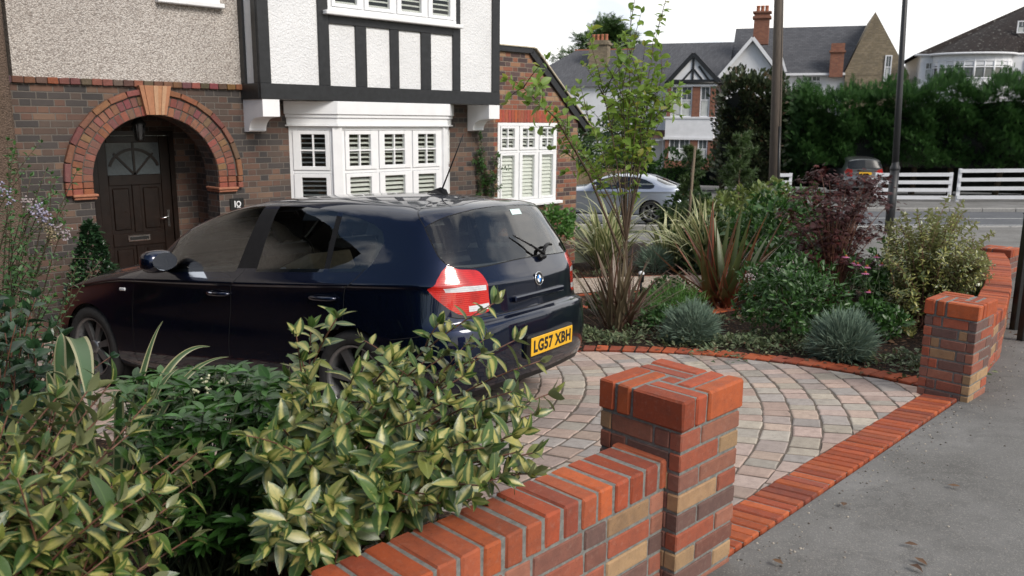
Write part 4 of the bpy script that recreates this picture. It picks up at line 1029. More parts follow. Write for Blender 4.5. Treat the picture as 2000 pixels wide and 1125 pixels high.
# ---- the dark blue hatchback on the drive
CR = ((-0.23731486, -0.97112190, 0.02457461), (0.96886468, -0.23477351, 0.07862967), (-0.07058953, 0.04246946, 0.99660095))
CAR = thing('parked_car', 'dark blue five door hatchback parked on the paved drive in front of the house', 'car')
m4 = Matrix(CR).to_4x4(); m4.translation = (3.485, 4.189, -.233); CAR.matrix_world = m4; CAR.location = m4.translation; CAR.rotation_euler = m4.to_euler()
bpy.context.view_layer.update()
DLO = VM([(5.80, 6.03), (5.784, 6.573), (5.903, 7.40), (6.231, 7.651), (6.463, 7.745), (6.734, 7.772), (7.035, 7.775), (7.3, 7.762), (7.585, 7.735), (7.898, 7.634), (8.238, 7.528), (8.601, 7.403), (8.927, 7.25), (9.115, 7.07), (9.185, 6.842), (9.12, 6.56), (9.02, 6.25), (8.95, 6.03), (8.6, 6.02), (7.847, 6.02), (7.235, 6.02), (6.5, 6.02)])
def inset_panes(S, D, cuts, w_=.025):
    G = uv_offset(S, D, w_)
    return [functools_clip(G, c) for c in cuts]
def functools_clip(P, lines):
    for (a, b, keep) in lines:      # keep the side of a->b
        nx, ny = -(b[1]-a[1])*keep, (b[0]-a[0])*keep; P = clip_half(P, nx, ny, nx*a[0]+ny*a[1])
    return P
bp_f = ((6.93, 7), (7.05, 8.8)); bp_r = ((7.225, 7), (7.275, 8.8)); cd_f = ((8.24, 7), (8.22, 8.6)); cd_r = ((8.33, 7), (8.31, 8.6))
panes = inset_panes(HATCH, DLO, [[(bp_f[0], bp_f[1], 1)], [(bp_r[0], bp_r[1], -1), (cd_f[0], cd_f[1], 1)], [(cd_r[0], cd_r[1], -1)]])
GLASS = VM([(10.284, 7.342), (10.36, 7.08), (10.476, 6.777), (10.66, 6.42), (10.87, 6.12), (11.072, 5.965), (11.482, 5.90), (12.085, 5.979), (12.6, 6.05), (13, 6.08), (13, 7.95), (12.68, 7.93), (12.405, 7.891), (12.065, 7.843), (11.648, 7.755), (11.172, 7.641), (10.727, 7.522), (10.45, 7.43)])
TAIL = smooth_poly(VM([(10.237, 4.911), (10.50, 5.46), (10.87, 6.03), (11.10, 5.90), (11.25, 5.85), (11.55, 5.80), (11.63, 5.62), (11.647, 5.295), (11.641, 4.547), (11.655, 4.29), (11.5, 4.22), (11.212, 4.20), (10.868, 4.278), (10.49, 4.512), (10.267, 4.764)]), 2)
STRIPE = VM([(10.577, 4.914), (11.068, 4.993), (11.60, 4.99), (11.60, 4.80), (11.09, 4.788), (10.616, 4.768)])
REV = VM([(11.15, 4.30), (11.15, 4.42), (11.63, 4.44), (11.64, 4.31)])
WSC = VM([(5.06, 8.16), (6.1, 8.22), (6.62, 8.45), (6.66, 10), (5.03, 10)])
arF = circle_uv(HATCH, 2.66, .316, .338, 3.0, 3); arR = circle_uv(HATCH, 0, .316, .338, 8.0, 3)
def arch_poly(A): return A+[(A[-1][0], -.2), (A[0][0], -.2)]
def band(S, line, w_=.0045, k=2):
    L = densify(line, False, k); a = uv_offset(S, L, w_/2, False); b = uv_offset(S, L, -w_/2, False)
    return [[a[i], a[i+1], b[i+1], b[i]] for i in range(len(L)-1)]
seams = [[(8.965, 6.0), (8.877, 5.575), (8.771, 5.031), (8.671, 4.59), (8.63, 4.077), (8.62, 3.75)], [(7.057, 6.0), (6.939, 5.08), (6.876, 4.465), (6.83, 3.489), (6.79, 2), (6.78, .9)], [(5.30, 5.75), (5.22, 5.146), (5.162, 4.778), (5.096, 3.568), (5.072, 1.854), (5.07, .9)], [(5.07, .9), (6.78, .9), (7.3, .9)],
         [(9.478, 2.906), (10.019, 3.05), (10.329, 3.254), (10.527, 3.93), (10.64, 4.22), (10.868, 4.17), (11.3, 4.12), (11.69, 4.10), (12.3, 4.06), (13, 4.04)],
         [(10.284, 7.342), (10.14, 7.68), (10.022, 8.1), (10.103, 8.445), (10.253, 8.833), (10.7, 9.3), (11.15, 9.7), (11.6, 10)],
         [(5.0, 8.0), (4.6, 6.7), (4.0, 6.3), (3.0, 6.15), (2.0, 6.1), (1, 6.1), (0, 6.1)]]
seams = [VM(q) for q in seams]
regs = [('trim', [DLO]), ('trim', [[(0, -.1), (13, -.1), (13, .4), (9.6, .4), (9.4, .3), (0, .3)]]), ('side_window', panes), ('windscreen', [WSC]), ('gap', [uv_offset(HATCH, TAIL, -.007)]), ('gap', [q for s_ in seams for q in band(HATCH, s_)]),
        ('gap', [[*uv_offset(HATCH, GLASS[:-8], -.006, False), *VM([(13, 6.08), (13, 7.95)]), *uv_offset(HATCH, GLASS[-7:], -.006, False)]]), ('rear_window', [GLASS]), ('tail_lamp', [TAIL]), ('stripe', [STRIPE, REV]), ('void', [arch_poly(arF), arch_poly(arR)])]
sk = skin_cut(HATCH, regs)
body = weld(put(MB(), sk['body']).build('body', M_navy, CAR, local=True))
weld(put(MB(), sk['trim']).build('window_surround', M_trim, CAR, local=True)); weld(put(MB(), sk['gap']).build('panel_gap', M_gap, body, local=True))
for s_ in (1, -1):
    put(MB(), sk['side_window'], s_).build('side_window', M_carglass, CAR, local=True)
    tl = put(MB(), sk['tail_lamp'], s_).build('tail_lamp', M_redlens, CAR, local=True, )
    put(MB(), sk['stripe'], s_).build('clear_lens', M_clearlens, tl, local=True)
weld(put(MB(), sk['windscreen']).build('windscreen', M_carglass, CAR, local=True)); rw = weld(put(MB(), sk['rear_window']).build('rear_window', M_carglass, CAR, local=True))
liner(HATCH, CAR, [DLO, GLASS, WSC, arch_poly(arF), arch_poly(arR)])
mb = MB(); mb.box((-.50, -.66, .19), (3.05, .66, .22)); mb.box((-.55, -.66, .34), (2.0, .66, .36))
for x in (0, 2.66):
    for s_ in (1, -1): mb.lathe((x, s_*.45, .316), [(.0, 0), (.35, 0), (.352, .36)], 28, (0, s_, 0))
mb.build('underbody', M_gap, CAR, local=True)
for x in (0, 2.66):
    for s_ in (1, -1): build_wheel(CAR, x, s_)
# cabin
mb = MB(); h1 = seat(mb, 1.25, .36, .38); st1 = mb.build('front_seat', M_cloth, CAR, local=True); mb = MB(); mb.brick(h1, (1, 0, 0), (0, 1, 0), (0, 0, 1), (-.05, -.13, -.09), (.05, .13, .09), ch=.04, smooth=True); mb.build('headrest', M_cloth, st1, local=True)
mb = MB(); h2 = seat(mb, 1.25, -.36, .38); st2 = mb.build('front_seat', M_cloth, CAR, local=True); mb = MB(); mb.brick(h2, (1, 0, 0), (0, 1, 0), (0, 0, 1), (-.05, -.13, -.09), (.05, .13, .09), ch=.04, smooth=True); mb.build('headrest', M_cloth, st2, local=True)
mb = MB(); seat(mb, .35, 0, .40, .62, .50, .38); rb = mb.build('rear_bench', M_cloth, CAR, local=True)
for y in (-.36, .36):
    mb = MB(); mb.brick((.10, y, 1.06), (1, 0, 0), (0, 1, 0), (0, 0, 1), (-.05, -.13, -.07), (.05, .13, .08), ch=.04, smooth=True); mb.build('headrest', M_cloth, rb, local=True)
mb = MB(); mb.brick((1.95, 0, .72), (1, 0, 0), (0, 1, 0), (0, 0, 1), (-.15, -.70, 0), (.25, .70, .2), ch=.06, smooth=True); mb.build('dashboard', M_trim, CAR, local=True)
mb = MB(); pts = [Vector((1.72+.05*cos(a)*.4, -.36+.18*cos(a), .92+.17*sin(a))) for a in np.linspace(0, 2*pi, 25)]; mb.tube(pts, .013, 8); mb.obox((1.73, -.36, .92), (1, 0, 0), (0, 1, 0), (0, 0, 1), (-.02, -.17, -.025), (.02, .17, .025)); mb.build('steering_wheel', M_trim, CAR, local=True)
# mirrors, handles, aerial, wiper
for s_ in (1, -1):
    mb = MB(); o = Vector((1.63, s_*.965, 1.005)); n1, n2 = 12, 20; V = []; F = []
    for i in range(n1+1):
        a = pi*i/n1-pi/2
        for j in range(n2): b = 2*pi*j/n2; ex = lambda t, p: math.copysign(abs(t)**p, t); V.append(o+Vector((.085*ex(cos(a), .8)*ex(cos(b), .8), .115*ex(cos(a), .7)*ex(sin(b), .7), .078*ex(sin(a), .8))))
    F = [(i*n2+j, i*n2+(j+1) % n2, (i+1)*n2+(j+1) % n2, (i+1)*n2+j) for i in range(n1) for j in range(n2)]
    mb.add(V, F, smooth=True); mr = mb.build('wing_mirror', M_navy, CAR, local=True)
    mb = MB(); mb.tube([(1.72, s_*.82, .955), (1.66, s_*.90, .965)], [.035, .028], 10); mb.build('mirror_arm', M_trim, mr, local=True)
    mb = MB(); pts = [(1.63-.0865, s_*.965+.094*cos(a), 1.007+.06*sin(a)) for a in np.linspace(0, 2*pi, 18, endpoint=False)]; mb.poly(pts); mb.build('mirror_glass', M_mirror, mr, local=True)
    for x, z in ((1.14, .80), (.20, .815)):
        q = HATCH.inv(lambda p: [p[0]-x, p[2]-z], 7, 4.5); P, t1, t2, N = stick(HATCH, q, 0); N = Vector((N.x, N.y*s_, N.z)); P = Vector((P.x, P.y*s_, P.z))
        mb = MB(); pts = [P+Vector((.11-.22*k/8, 0, 0))+N*(.006+.026*sin(pi*k/8)**.5) for k in range(9)]; mb.tube(pts, [.010, .014, .015, .015, .015, .015, .015, .014, .010], 8); mb.build('door_handle', M_navy, CAR, local=True)
    q = HATCH.inv(lambda p: [p[0]-2.2, p[2]-.78], 4.9, 4.5); P, t1, t2, N = stick(HATCH, q, .001); P = Vector((P.x, P.y*s_, P.z))
    mb = MB(); mb.brick(P, (1, 0, 0), (0, s_, 0), (0, 0, 1), (-.035, -.01, -.012), (.035, .008, .012), ch=.006); mb.build('side_repeater', M_clearlens, CAR, local=True)
mb = MB(); mb.add([(.07, 0, 1.413), (-.09, .028, 1.398), (-.09, -.028, 1.398), (-.05, 0, 1.447), (-.095, 0, 1.430), (-.0, .026, 1.408), (-.0, -.026, 1.408), (.0, 0, 1.435)], [(0, 5, 7), (0, 7, 6), (5, 1, 4, 3, 7), (6, 7, 3, 4, 2), (1, 2, 4)]); an = mb.build('aerial_foot', M_trim, CAR, local=True)
mb = MB(); mb.tube([(-.06, 0, 1.435), (-.15, 0, 1.60), (-.246, 0, 1.78)], [.0055, .0045, .003], 6); mb.build('aerial', M_trim, an, local=True)
mb = MB()
q = lambda y, z: Vector(HATCH.ev(*HATCH.inv(lambda p: [p[1]-abs(y), p[2]-z], 12.4, 7.8))[0])*1 
def on_glass(y, z, d=.012): p = q(y, z); return Vector((p.x-d, math.copysign(p.y, y), p.z+d*.4))
mb.tube([on_glass(-.15, 1.0, .03), on_glass(-.06, 1.05, .03), on_glass(.09, 1.135, .016)], [.010, .007, .004], 6); mb.tube([on_glass(-.15, .995, .03), on_glass(-.20, 1.035, .035), on_glass(-.27, 1.05, .03), on_glass(-.33, 1.045, .02)], [.012, .012, .010, .008], 6); mb.brick(on_glass(-.15, .985, .014), (0, 1, 0), (-.8, 0, .5), (.5, 0, .8), (-.035, -.02, -.02), (.035, .02, .02), ch=.01); mb.build('rear_wiper', M_trim, CAR, local=True)
# sticker high in the rear window
mb = MB(); mb.poly([on_glass(y, z, .002) for y, z in ((-.02, 1.262), (-.15, 1.262), (-.15, 1.295), (-.02, 1.295))]); mb.build('window_sticker', plain('pale_sticker', (.62, .78, .76), .5, var=.15, scale=90), CAR, local=True)
# round badge: black ring, blue and white quarters
P, t1, t2, N = stick(HATCH, (13-1e-3, vm(4.97)), .002); bx_, bz_ = Vector((0, -1, 0)), Vector((N.z*-1, 0, N.x*-1)).normalized()*-1
bz_ = Vector((0, 0, 1)); bz_ = (bz_-N*bz_.dot(N)).normalized(); P.y = 0
mb = MB(); mb.lathe(P, [(.043, 0), (.043, .004), (.040, .006), (.039, .005)], 32, N); bd = mb.build('badge', M_chrome, CAR, local=True)
mb = MB(); mb.lathe(P, [(.039, .0045), (.023, .0045)], 32, N); mb.build('badge_ring', M_ink, bd, local=True)
mw, ml = MB(), MB()
for k in range(4):
    (mw, ml)[k % 2].poly([P+N*.0045]+[P+N*.0045+bx_*.023*cos(a)+bz_*.023*sin(a) for a in np.linspace(k*pi/2, (k+1)*pi/2, 9)])
mw.build('badge_white', M_white, bd, local=True); ml.build('badge_blue', plain('badge_blue_paint', (.03, .22, .62), .3), bd, local=True)
# number plate
def plate(car, o, ax, az, w_, h, text, mat, pname='number_plate'):
    o, ax, az = Vector(o), Vector(ax).normalized(), Vector(az).normalized(); n = ax.cross(az)
    mb = MB(); mb.brick(o, ax, az, n, (-w_/2, -h/2, 0), (w_/2, h/2, .006), ch=.003); pl_ = mb.build(pname, mat, car, local=True)
    if text:
        cu = bpy.data.curves.new('lettering', 'FONT'); cu.body = text; cu.align_x = 'CENTER'; cu.align_y = 'CENTER'; cu.size = .108*h/.111; cu.offset = .0045; cu.resolution_u = 3; cu.space_character = 1.08
        ob = bpy.data.objects.new('lettering', cu); COL.objects.link(ob); bpy.context.view_layer.update()
        me = bpy.data.meshes.new_from_object(ob.evaluated_get(bpy.context.evaluated_depsgraph_get())); bpy.data.objects.remove(ob)
        xs = [v.co.x for v in me.vertices]; wx = max(xs)-min(xs); cx = (max(xs)+min(xs))/2; ys = [v.co.y for v in me.vertices]; hy = max(ys)-min(ys); cy = (max(ys)+min(ys))/2
        for v in me.vertices:
            x, y = (v.co.x-cx)*w_*.90/wx, (v.co.y-cy)*h*.70/hy; v.co = o+ax*x+az*y+n*.0072
        me.materials.clear(); me.materials.append(M_ink); t = bpy.data.objects.new('lettering', me); COL.objects.link(t); t.parent = pl_
    return pl_
plate(CAR, (-.862, 0, .485), (0, -1, 0), (-.06, 0, 1), .52, .112, 'LG57 XBH', M_plate)
mb = MB(); mb.brick((-.858, 0, .485), (0, -1, 0), (-.06, 0, 1), (-1, 0, -.06), (-.285, -.07, -.06), (.285, .07, .004), ch=.012); mb.build('plate_recess', M_trim, CAR, local=True)
mb = MB(); mb.brick((-.775, 0, .775), (0, -1, 0), (0, 0, 1), (-1, 0, 0), (-.30, -.018, -.03), (.30, .018, .022), ch=.008); 
mb.build('tailgate_grip', M_navy, CAR, local=True)
# things lying in the car
M_card = plain('cardboard', (.36, .27, .17), .85, var=.15); M_paper = plain('white_paper', (.75, .76, .76), .7, var=.06)
BXT = thing('cardboard_box', 'brown cardboard box and papers on the back seat of the dark blue hatchback', 'box'); 
def from_car(p): return CAR.matrix_world @ Vector(p)
BXT.matrix_world = CAR.matrix_world @ Matrix.Translation((.62, .34, .56))
BXT.location = BXT.matrix_world.translation; BXT.rotation_euler = BXT.matrix_world.to_euler()
mb = MB(); mb.brick((0, 0, 0), Vector((.92, .1, -.36)).normalized(), (0, 1, 0), Vector((.36, 0, .92)).normalized(), (-.14, -.2, .02), (.20, .2, .46), ch=.01); mb.build('carton', M_card, BXT, local=True)
mb = MB()
for k in range(4): mb.brick((0, 0, 0), Vector((.8, .1, -.3)).normalized(), (0, 1, 0), Vector((.3, .2, .9)).normalized(), (-.28+.1*k, .19, .12+.05*k), (-.05+.12*k, .215+.004*k, .30+.045*k), ch=.002)
mb.build('papers', M_paper, BXT, local=True)

# ---- other cars further off
def simple_car(name, label, S, paint, loc, head, dlo, glass, tail, base_cut=.3, plate_c=None, plate_z=.75, group=None, rear_x=None, rear_glass=None):
    car = thing(name, label, 'car', loc); car.rotation_euler = (0, 0, head)
    aF = circle_uv(S, 2.66, .32, .35, 3.0, 3, 14); aR = circle_uv(S, 0, .32, .35, 8.0, 3, 14)
    pn = uv_offset(S, dlo, .02); B1 = functools_clip(pn, [((6.95, 7), (7.05, 8.8), 1)]); B2 = functools_clip(pn, [((7.2, 7), (7.25, 8.8), -1)])
    sk = skin_cut(S, [('trim', [dlo]), ('trim', [[(0, -.1), (13, -.1), (13, .5), (0, .5)]]), ('side_window', [B1, B2]), ('windscreen', [WSC]), ('rear_window', [glass]), ('tail_lamp', [tail]), ('void', [arch_poly(aF), arch_poly(aR)])], 4, 3)
    weld(put(MB(), sk['body']).build('body', paint, car, local=True)); put(MB(), sk['trim']).build('window_surround', M_trim, car, local=True)
    for s_ in (1, -1): put(MB(), sk['side_window'], s_).build('side_window', M_carglass, car, local=True); put(MB(), sk['tail_lamp'], s_).build('tail_lamp', M_redlens, car, local=True)
    put(MB(), sk['windscreen']).build('windscreen', M_carglass, car, local=True); put(MB(), sk['rear_window']).build('rear_window', rear_glass or M_carglass, car, local=True)
    mb = MB(); mb.box((-.50, -.66, .19), (3.05, .66, .22)); mb.box((.2, -.6, .3), (2.2, .6, .8)); mb.brick((1.0, 0, .8), (1, 0, 0), (0, 1, 0), (0, 0, 1), (-.1, -.55, 0), (.1, .55, .35), ch=.06)
    for x in (0, 2.66):
        for s_ in (1, -1): mb.lathe((x, s_*.45, .316), [(.0, 0), (.36, 0), (.362, .36)], 20, (0, s_, 0))
    mb.build('underbody', M_gap, car, local=True)
    for x in (0, 2.66):
        for s_ in (1, -1): build_wheel(car, x, s_, face=.86)
    for s_ in (1, -1):
        mb = MB(); mb.brick((1.66, s_*.95, 1.0), (1, 0, 0), (0, 1, 0), (0, 0, 1), (-.07, -.1, -.06), (.07, .1, .06), ch=.04, smooth=True); mb.build('wing_mirror', paint, car, local=True)
    if plate_c: plate(car, (rear_x, 0, plate_z), (0, -1, 0), (0, 0, 1), .52, .112, None, plate_c)
    return car
R2 = [list(map(tuple, r)) for r in HATCH.R.tolist()]
def setrow(R, r, d):
    for k, p in d.items(): R[r][k] = p
for r in range(7):
    for k in (10, 11, 12, 13): p = R2[r][k]; R2[r][k] = (p[0]-(.12, .22, .24, .24)[k-10], p[1], p[2])
setrow(R2, 7, {9: (-.10, .82, .985), 10: (-.55, .80, 1.0), 11: (-.90, .66, 1.01), 12: (-.99, .38, 1.02), 13: (-1.01, 0, 1.02)})
setrow(R2, 8, {8: (.35, .735, 1.15), 9: (-.08, .75, 1.12), 10: (-.40, .72, 1.07), 11: (-.64, .58, 1.06), 12: (-.70, .36, 1.065), 13: (-.72, 0, 1.07)})
setrow(R2, 9, {7: (.95, .61, 1.325), 8: (.40, .62, 1.315), 9: (.08, .63, 1.265), 10: (-.08, .60, 1.245), 11: (-.05, .50, 1.285), 12: (-.03, .30, 1.305), 13: (-.02, 0, 1.31)})
setrow(R2, 10, {7: (.95, .39, 1.355), 8: (.45, .40, 1.36), 9: (.18, .42, 1.34), 10: (.06, .42, 1.315), 11: (.06, .34, 1.325), 12: (.08, .2, 1.335), 13: (.09, 0, 1.34)})
setrow(R2, 11, {7: (.95, 0, 1.37), 8: (.55, 0, 1.375), 9: (.32, 0, 1.37), 10: (.24, 0, 1.362), 11: (.20, 0, 1.358), 12: (.17, 0, 1.355), 13: (.15, 0, 1.352)})
COUPE = Skin(R2)
DLO2 = VM([(5.80, 6.05), (5.784, 6.573), (5.903, 7.3), (6.231, 7.60), (6.6, 7.72), (7.035, 7.74), (7.5, 7.70), (7.9, 7.60), (8.4, 7.35), (8.75, 7.0), (8.9, 6.6), (8.85, 6.3), (8.7, 6.05)])
GL2 = VM([(9.75, 7.75), (10.2, 7.25), (10.9, 7.08), (12, 7.08), (13, 7.1), (13, 7.95), (12, 7.9), (11, 7.85), (10.2, 7.85)])
TL2 = VM([(10.35, 4.5), (10.4, 5.2), (10.9, 5.5), (11.75, 5.5), (11.8, 4.7), (11.3, 4.4)])
z_ = lambda x, y: float(gh(x, y))
def g_car(head): return head
# ------------------------------------------------------------------ foliage tools
def at(px, py, Z):
    "world point seen at a pixel of the 2000-wide photograph, Z metres in front of the lens"
    return Vector((0, 0, CAM_H))+(_f+_r*((px-1000)/FPX)-_u*((py-562.5)/FPX))*Z
def ground_at(p): return Vector((p[0], p[1], float(gh(p[0], p[1]))))
def tmpl_broad(W=.24, fold=.35, droop=.16, st=6, wave=0.0):
    t = np.linspace(0, 1, st); w_ = W*np.sin(pi*np.clip(t, 0, 1)**.85)**.85; w_[0] = .012; w_[-1] = .004
    V = []; UV = []
    for i in range(st):
        for k, s_ in enumerate((-1, 0, 1)):
            x = s_*w_[i]; z = abs(x)*fold-droop*t[i]**2+wave*sin(7*t[i]+s_)*abs(s_); V.append((x, t[i], z)); UV.append((.5+.5*s_, t[i]))
    F = [(i*3+k, i*3+k+1, (i+1)*3+k+1, (i+1)*3+k) for i in range(st-1) for k in (0, 1)]
    return np.array(V), np.array(F), np.array(UV)
def tmpl_small(W=.3, fold=.3):
    V = [(0, 0, 0), (-W, .5, W*fold), (0, .5, 0), (W, .5, W*fold), (-W*.55, .85, W*fold*.4), (0, .85, -.03), (W*.55, .85, W*fold*.4), (0, 1.05, -.08)]
    F = [(0, 2, 1, 1), (0, 3, 2, 2), (1, 2, 5, 4), (2, 3, 6, 5), (4, 5, 7, 7), (5, 6, 7, 7)]
    UV = [(.5, 0), (0, .5), (.5, .5), (1, .5), (.2, .85), (.5, .85), (.8, .85), (.5, 1)]
    return np.array(V, float), F, np.array(UV)
def tmpl_palm(n=7):
    V = [(0, 0, 0)]; UV = [(.5, 0)]; F = []
    for k in range(n):
        a = (k-(n-1)/2)*(2.5/(n-1)); L = 1-.38*abs(k-(n-1)/2)/((n-1)/2); d = np.array((sin(a), cos(a))); e = np.array((cos(a), -sin(a)))
        i = len(V)
        for q, z in ((d*L*.45-e*.085, .02), (d*L, -.22*L), (d*L*.45+e*.085, .02)): V.append((q[0], q[1], z)); UV.append((.5, .5))
        F.append((0, i+2, i+1, i))
    return np.array(V, float), F, np.array(UV)
def tmpl_spray(n=9, L=1.0, w_=.05, flat=True):
    "a feathery conifer spray"
    V = []; F = []; UV = []
    def leaf(p, d, L_, w2):
        e = np.array((d[1], -d[0], 0)); i = len(V)
        for q in (p-e*w2*.4, p+d*L_*.5-e*w2, p+d*L_, p+d*L_*.5+e*w2): V.append(tuple(q)); UV.append((.5, q[1]))
        F.append((i, i+3, i+2, i+1))
    leaf(np.zeros(3), np.array((0, 1., -.05)), L, w_)
    for k in range(1, n):
        t = k/n; s_ = 1 if k % 2 else -1; a = s_*(.75-.2*t); leaf(np.array((0, t*L*.85, -.05*t)), np.array((sin(a), cos(a), -.12)), L*(.55-.33*t), w_*.85)
    return np.array(V, float), F, np.array(UV)
def leaves(name, P, D, N, L, mat, parent, tm, Wk=None, smooth=True):
    """one mesh of leaves: P positions, D growing directions, N upper-side directions, L lengths"""
    P, D, N, L = (np.asarray(a, float) for a in (P, D, N, L)); V0, F0, U0 = tm; n, m = len(P), len(V0)
    D = D/(np.linalg.norm(D, axis=1, keepdims=True)+1e-9); X = np.cross(D, N); X /= np.linalg.norm(X, axis=1, keepdims=True)+1e-9; Zv = np.cross(X, D)
    Wk = np.ones(n) if Wk is None else Wk
    curl = rng.uniform(.3, 1.9, n)[:, None, None]; bend = rng.normal(0, .10, n)[:, None, None]; yy = V0[None, :, 1:2]
    V = P[:, None]+L[:, None, None]*(X[:, None]*(V0[None, :, 0:1]*Wk[:, None, None]+bend*yy**2)+D[:, None]*yy+Zv[:, None]*V0[None, :, 2:3]*curl)
    V = V.reshape(-1, 3)
    off = np.zeros(3); q = parent
    while q is not None: off += np.array(q.location); q = q.parent
    V = V-off
    fl = [len(dict.fromkeys(f)) for f in F0]; Fc = [list(dict.fromkeys(int(i) for i in f)) for f in F0]
    idx1 = np.concatenate([np.array(f) for f in Fc]); tot1 = np.array(fl)
    idx = (idx1[None]+np.arange(n)[:, None]*m).ravel(); tot = np.tile(tot1, n); start = np.concatenate([[0], np.cumsum(tot)[:-1]])
    me = bpy.data.meshes.new(name); me.vertices.add(n*m); me.vertices.foreach_set('co', V.ravel())
    me.loops.add(len(idx)); me.loops.foreach_set('vertex_index', idx.astype(np.int32)); me.polygons.add(len(tot))
    me.polygons.foreach_set('loop_start', start.astype(np.int32)); me.polygons.foreach_set('loop_total', tot.astype(np.int32)); me.polygons.foreach_set('use_smooth', np.full(len(tot), smooth))
    me.update(calc_edges=True)
    me.uv_layers.new(name='UVMap'); me.color_attributes.new('Col', 'FLOAT_COLOR', 'CORNER')
    me.uv_layers['UVMap'].data.foreach_set('uv', U0[(idx % m)].astype(np.float32).ravel())
    c = np.ones((n, 4)); c[:, :3] = rng.random((n, 3)); me.color_attributes['Col'].data.foreach_set('color', c[idx//m].astype(np.float32).ravel())
    me.materials.append(mat); me.validate()
    o = bpy.data.objects.new(name, me); COL.objects.link(o); o.parent = parent
    return o
def t_leaf(name, dark, light, rough=.42, trans=.28, center=None, edge=.3, under=None, third=None, spec=.5, tip=None):
    "a leaf surface; center = colour of the middle of a variegated leaf"
    t = NT(name); sc = t.n('SeparateColor', {0: t.attr().outputs['Color']}); r1, r2, r3 = sc.outputs[0], sc.outputs[1], sc.outputs[2]
    col = t.mix(r1, dark, light)
    if third: col = t.mix(t.ramp(r3, [(.86, 0.0), (.92, 1.0)]), col, third)
    uv = t.n('SeparateXYZ', {0: t.uv()}); au = t.math('ABSOLUTE', t.math('SUBTRACT', uv.outputs[0], .5))
    if center:
        nz_ = t.noise(t.geo(), 38, 3); k = t.math('ADD', au, t.math('MULTIPLY_ADD', nz_, .30, -.15)); k = t.math('ADD', k, t.math('MULTIPLY_ADD', r2, .46, -.13))
        f = t.n('MapRange', {0: k, 1: edge-.10, 2: edge+.10}).outputs[0]
        cc = t.mix(r3, center, tuple(c*.75 for c in center)); col = t.mix(f, cc, col)
    vein = t.ramp(au, [(0.0, .35), (.05, 0.0)]); col = t.mix(vein, col, tuple(min(1, c*1.9+.02) for c in light))
    if tip: col = t.mix(t.ramp(uv.outputs[1], [(.4, 0.0), (1, .8)]), col, tip)
    blot = t.noise(t.geo(), 120, 3); col = t.mix(t.math('MULTIPLY', blot, .3), col, dark)
    if under:
        col = t.mix(t.n('NewGeometry').outputs['Backfacing'], col, under)
    a = t.bsdf(col, rough, 0, t.bump(t.noise(t.geo(), 200, 2), .15, .003), spec); b = t.n('BsdfTranslucent', {0: t.mix(.5, col, tuple(min(1, c*1.6) for c in light))})
    return t.done(t.n('MixShader', {0: trans, 1: a, 2: b}))
L_elae = t_leaf('limelight_leaf', (.024, .058, .012), (.090, .155, .034), .34, .18, center=(.52, .475, .15), edge=.22, under=(.19, .205, .10), spec=.55, third=(.17, .19, .04))
L_elaeR = t_leaf('gilt_edge_leaf', (.06, .10, .03), (.17, .21, .05), .3, .25, center=(.62, .56, .18), edge=.24, under=(.34, .34, .18), spec=.9)
L_choi = t_leaf('dark_glossy_leaf', (.012, .040, .008), (.050, .135, .024), .32, .22, spec=.5, third=(.07, .19, .04))
L_young = t_leaf('fresh_green_leaf', (.05, .13, .025), (.11, .24, .05), .4, .3)
L_laurel = t_leaf('laurel_leaf', (.012, .032, .014), (.03, .075, .03), .28, .16, spec=.6)
L_cean = t_leaf('ceanothus_leaf', (.03, .08, .02), (.07, .16, .04), .45, .25)
L_hebe = t_leaf('hebe_leaf', (.018, .050, .012), (.058, .145, .028), .4, .2)
L_tree = t_leaf('young_tree_leaf', (.11, .21, .035), (.25, .36, .07), .42, .45, third=(.30, .27, .04))
L_maple = t_leaf('maple_leaf', (.022, .007, .008), (.052, .014, .014), .5, .22, third=(.17, .03, .02), spec=.3)
L_shrub = t_leaf('yellow_green_leaf', (.075, .12, .03), (.21, .25, .07), .45, .3)
L_dark = t_leaf('dark_shrub_leaf', (.018, .044, .011), (.054, .105, .026), .5, .2)
L_conif = t_leaf('leyland_spray', (.011, .036, .009), (.034, .092, .020), .6, .2, tip=(.055, .125, .028), spec=.25)
L_holly = t_leaf('holly_leaf', (.016, .032, .012), (.05, .065, .026), .5, .15, third=(.07, .04, .02))
L_pine = t_leaf('pine_needle', (.03, .06, .02), (.08, .13, .04), .5, .25)
L_lav = t_leaf('silver_blue_needle', (.11, .17, .125), (.21, .28, .21), .7, .15, spec=.2)
L_grey = t_leaf('grey_leaf', (.045, .075, .03), (.13, .17, .08), .6, .2, center=(.34, .35, .2), edge=.12)
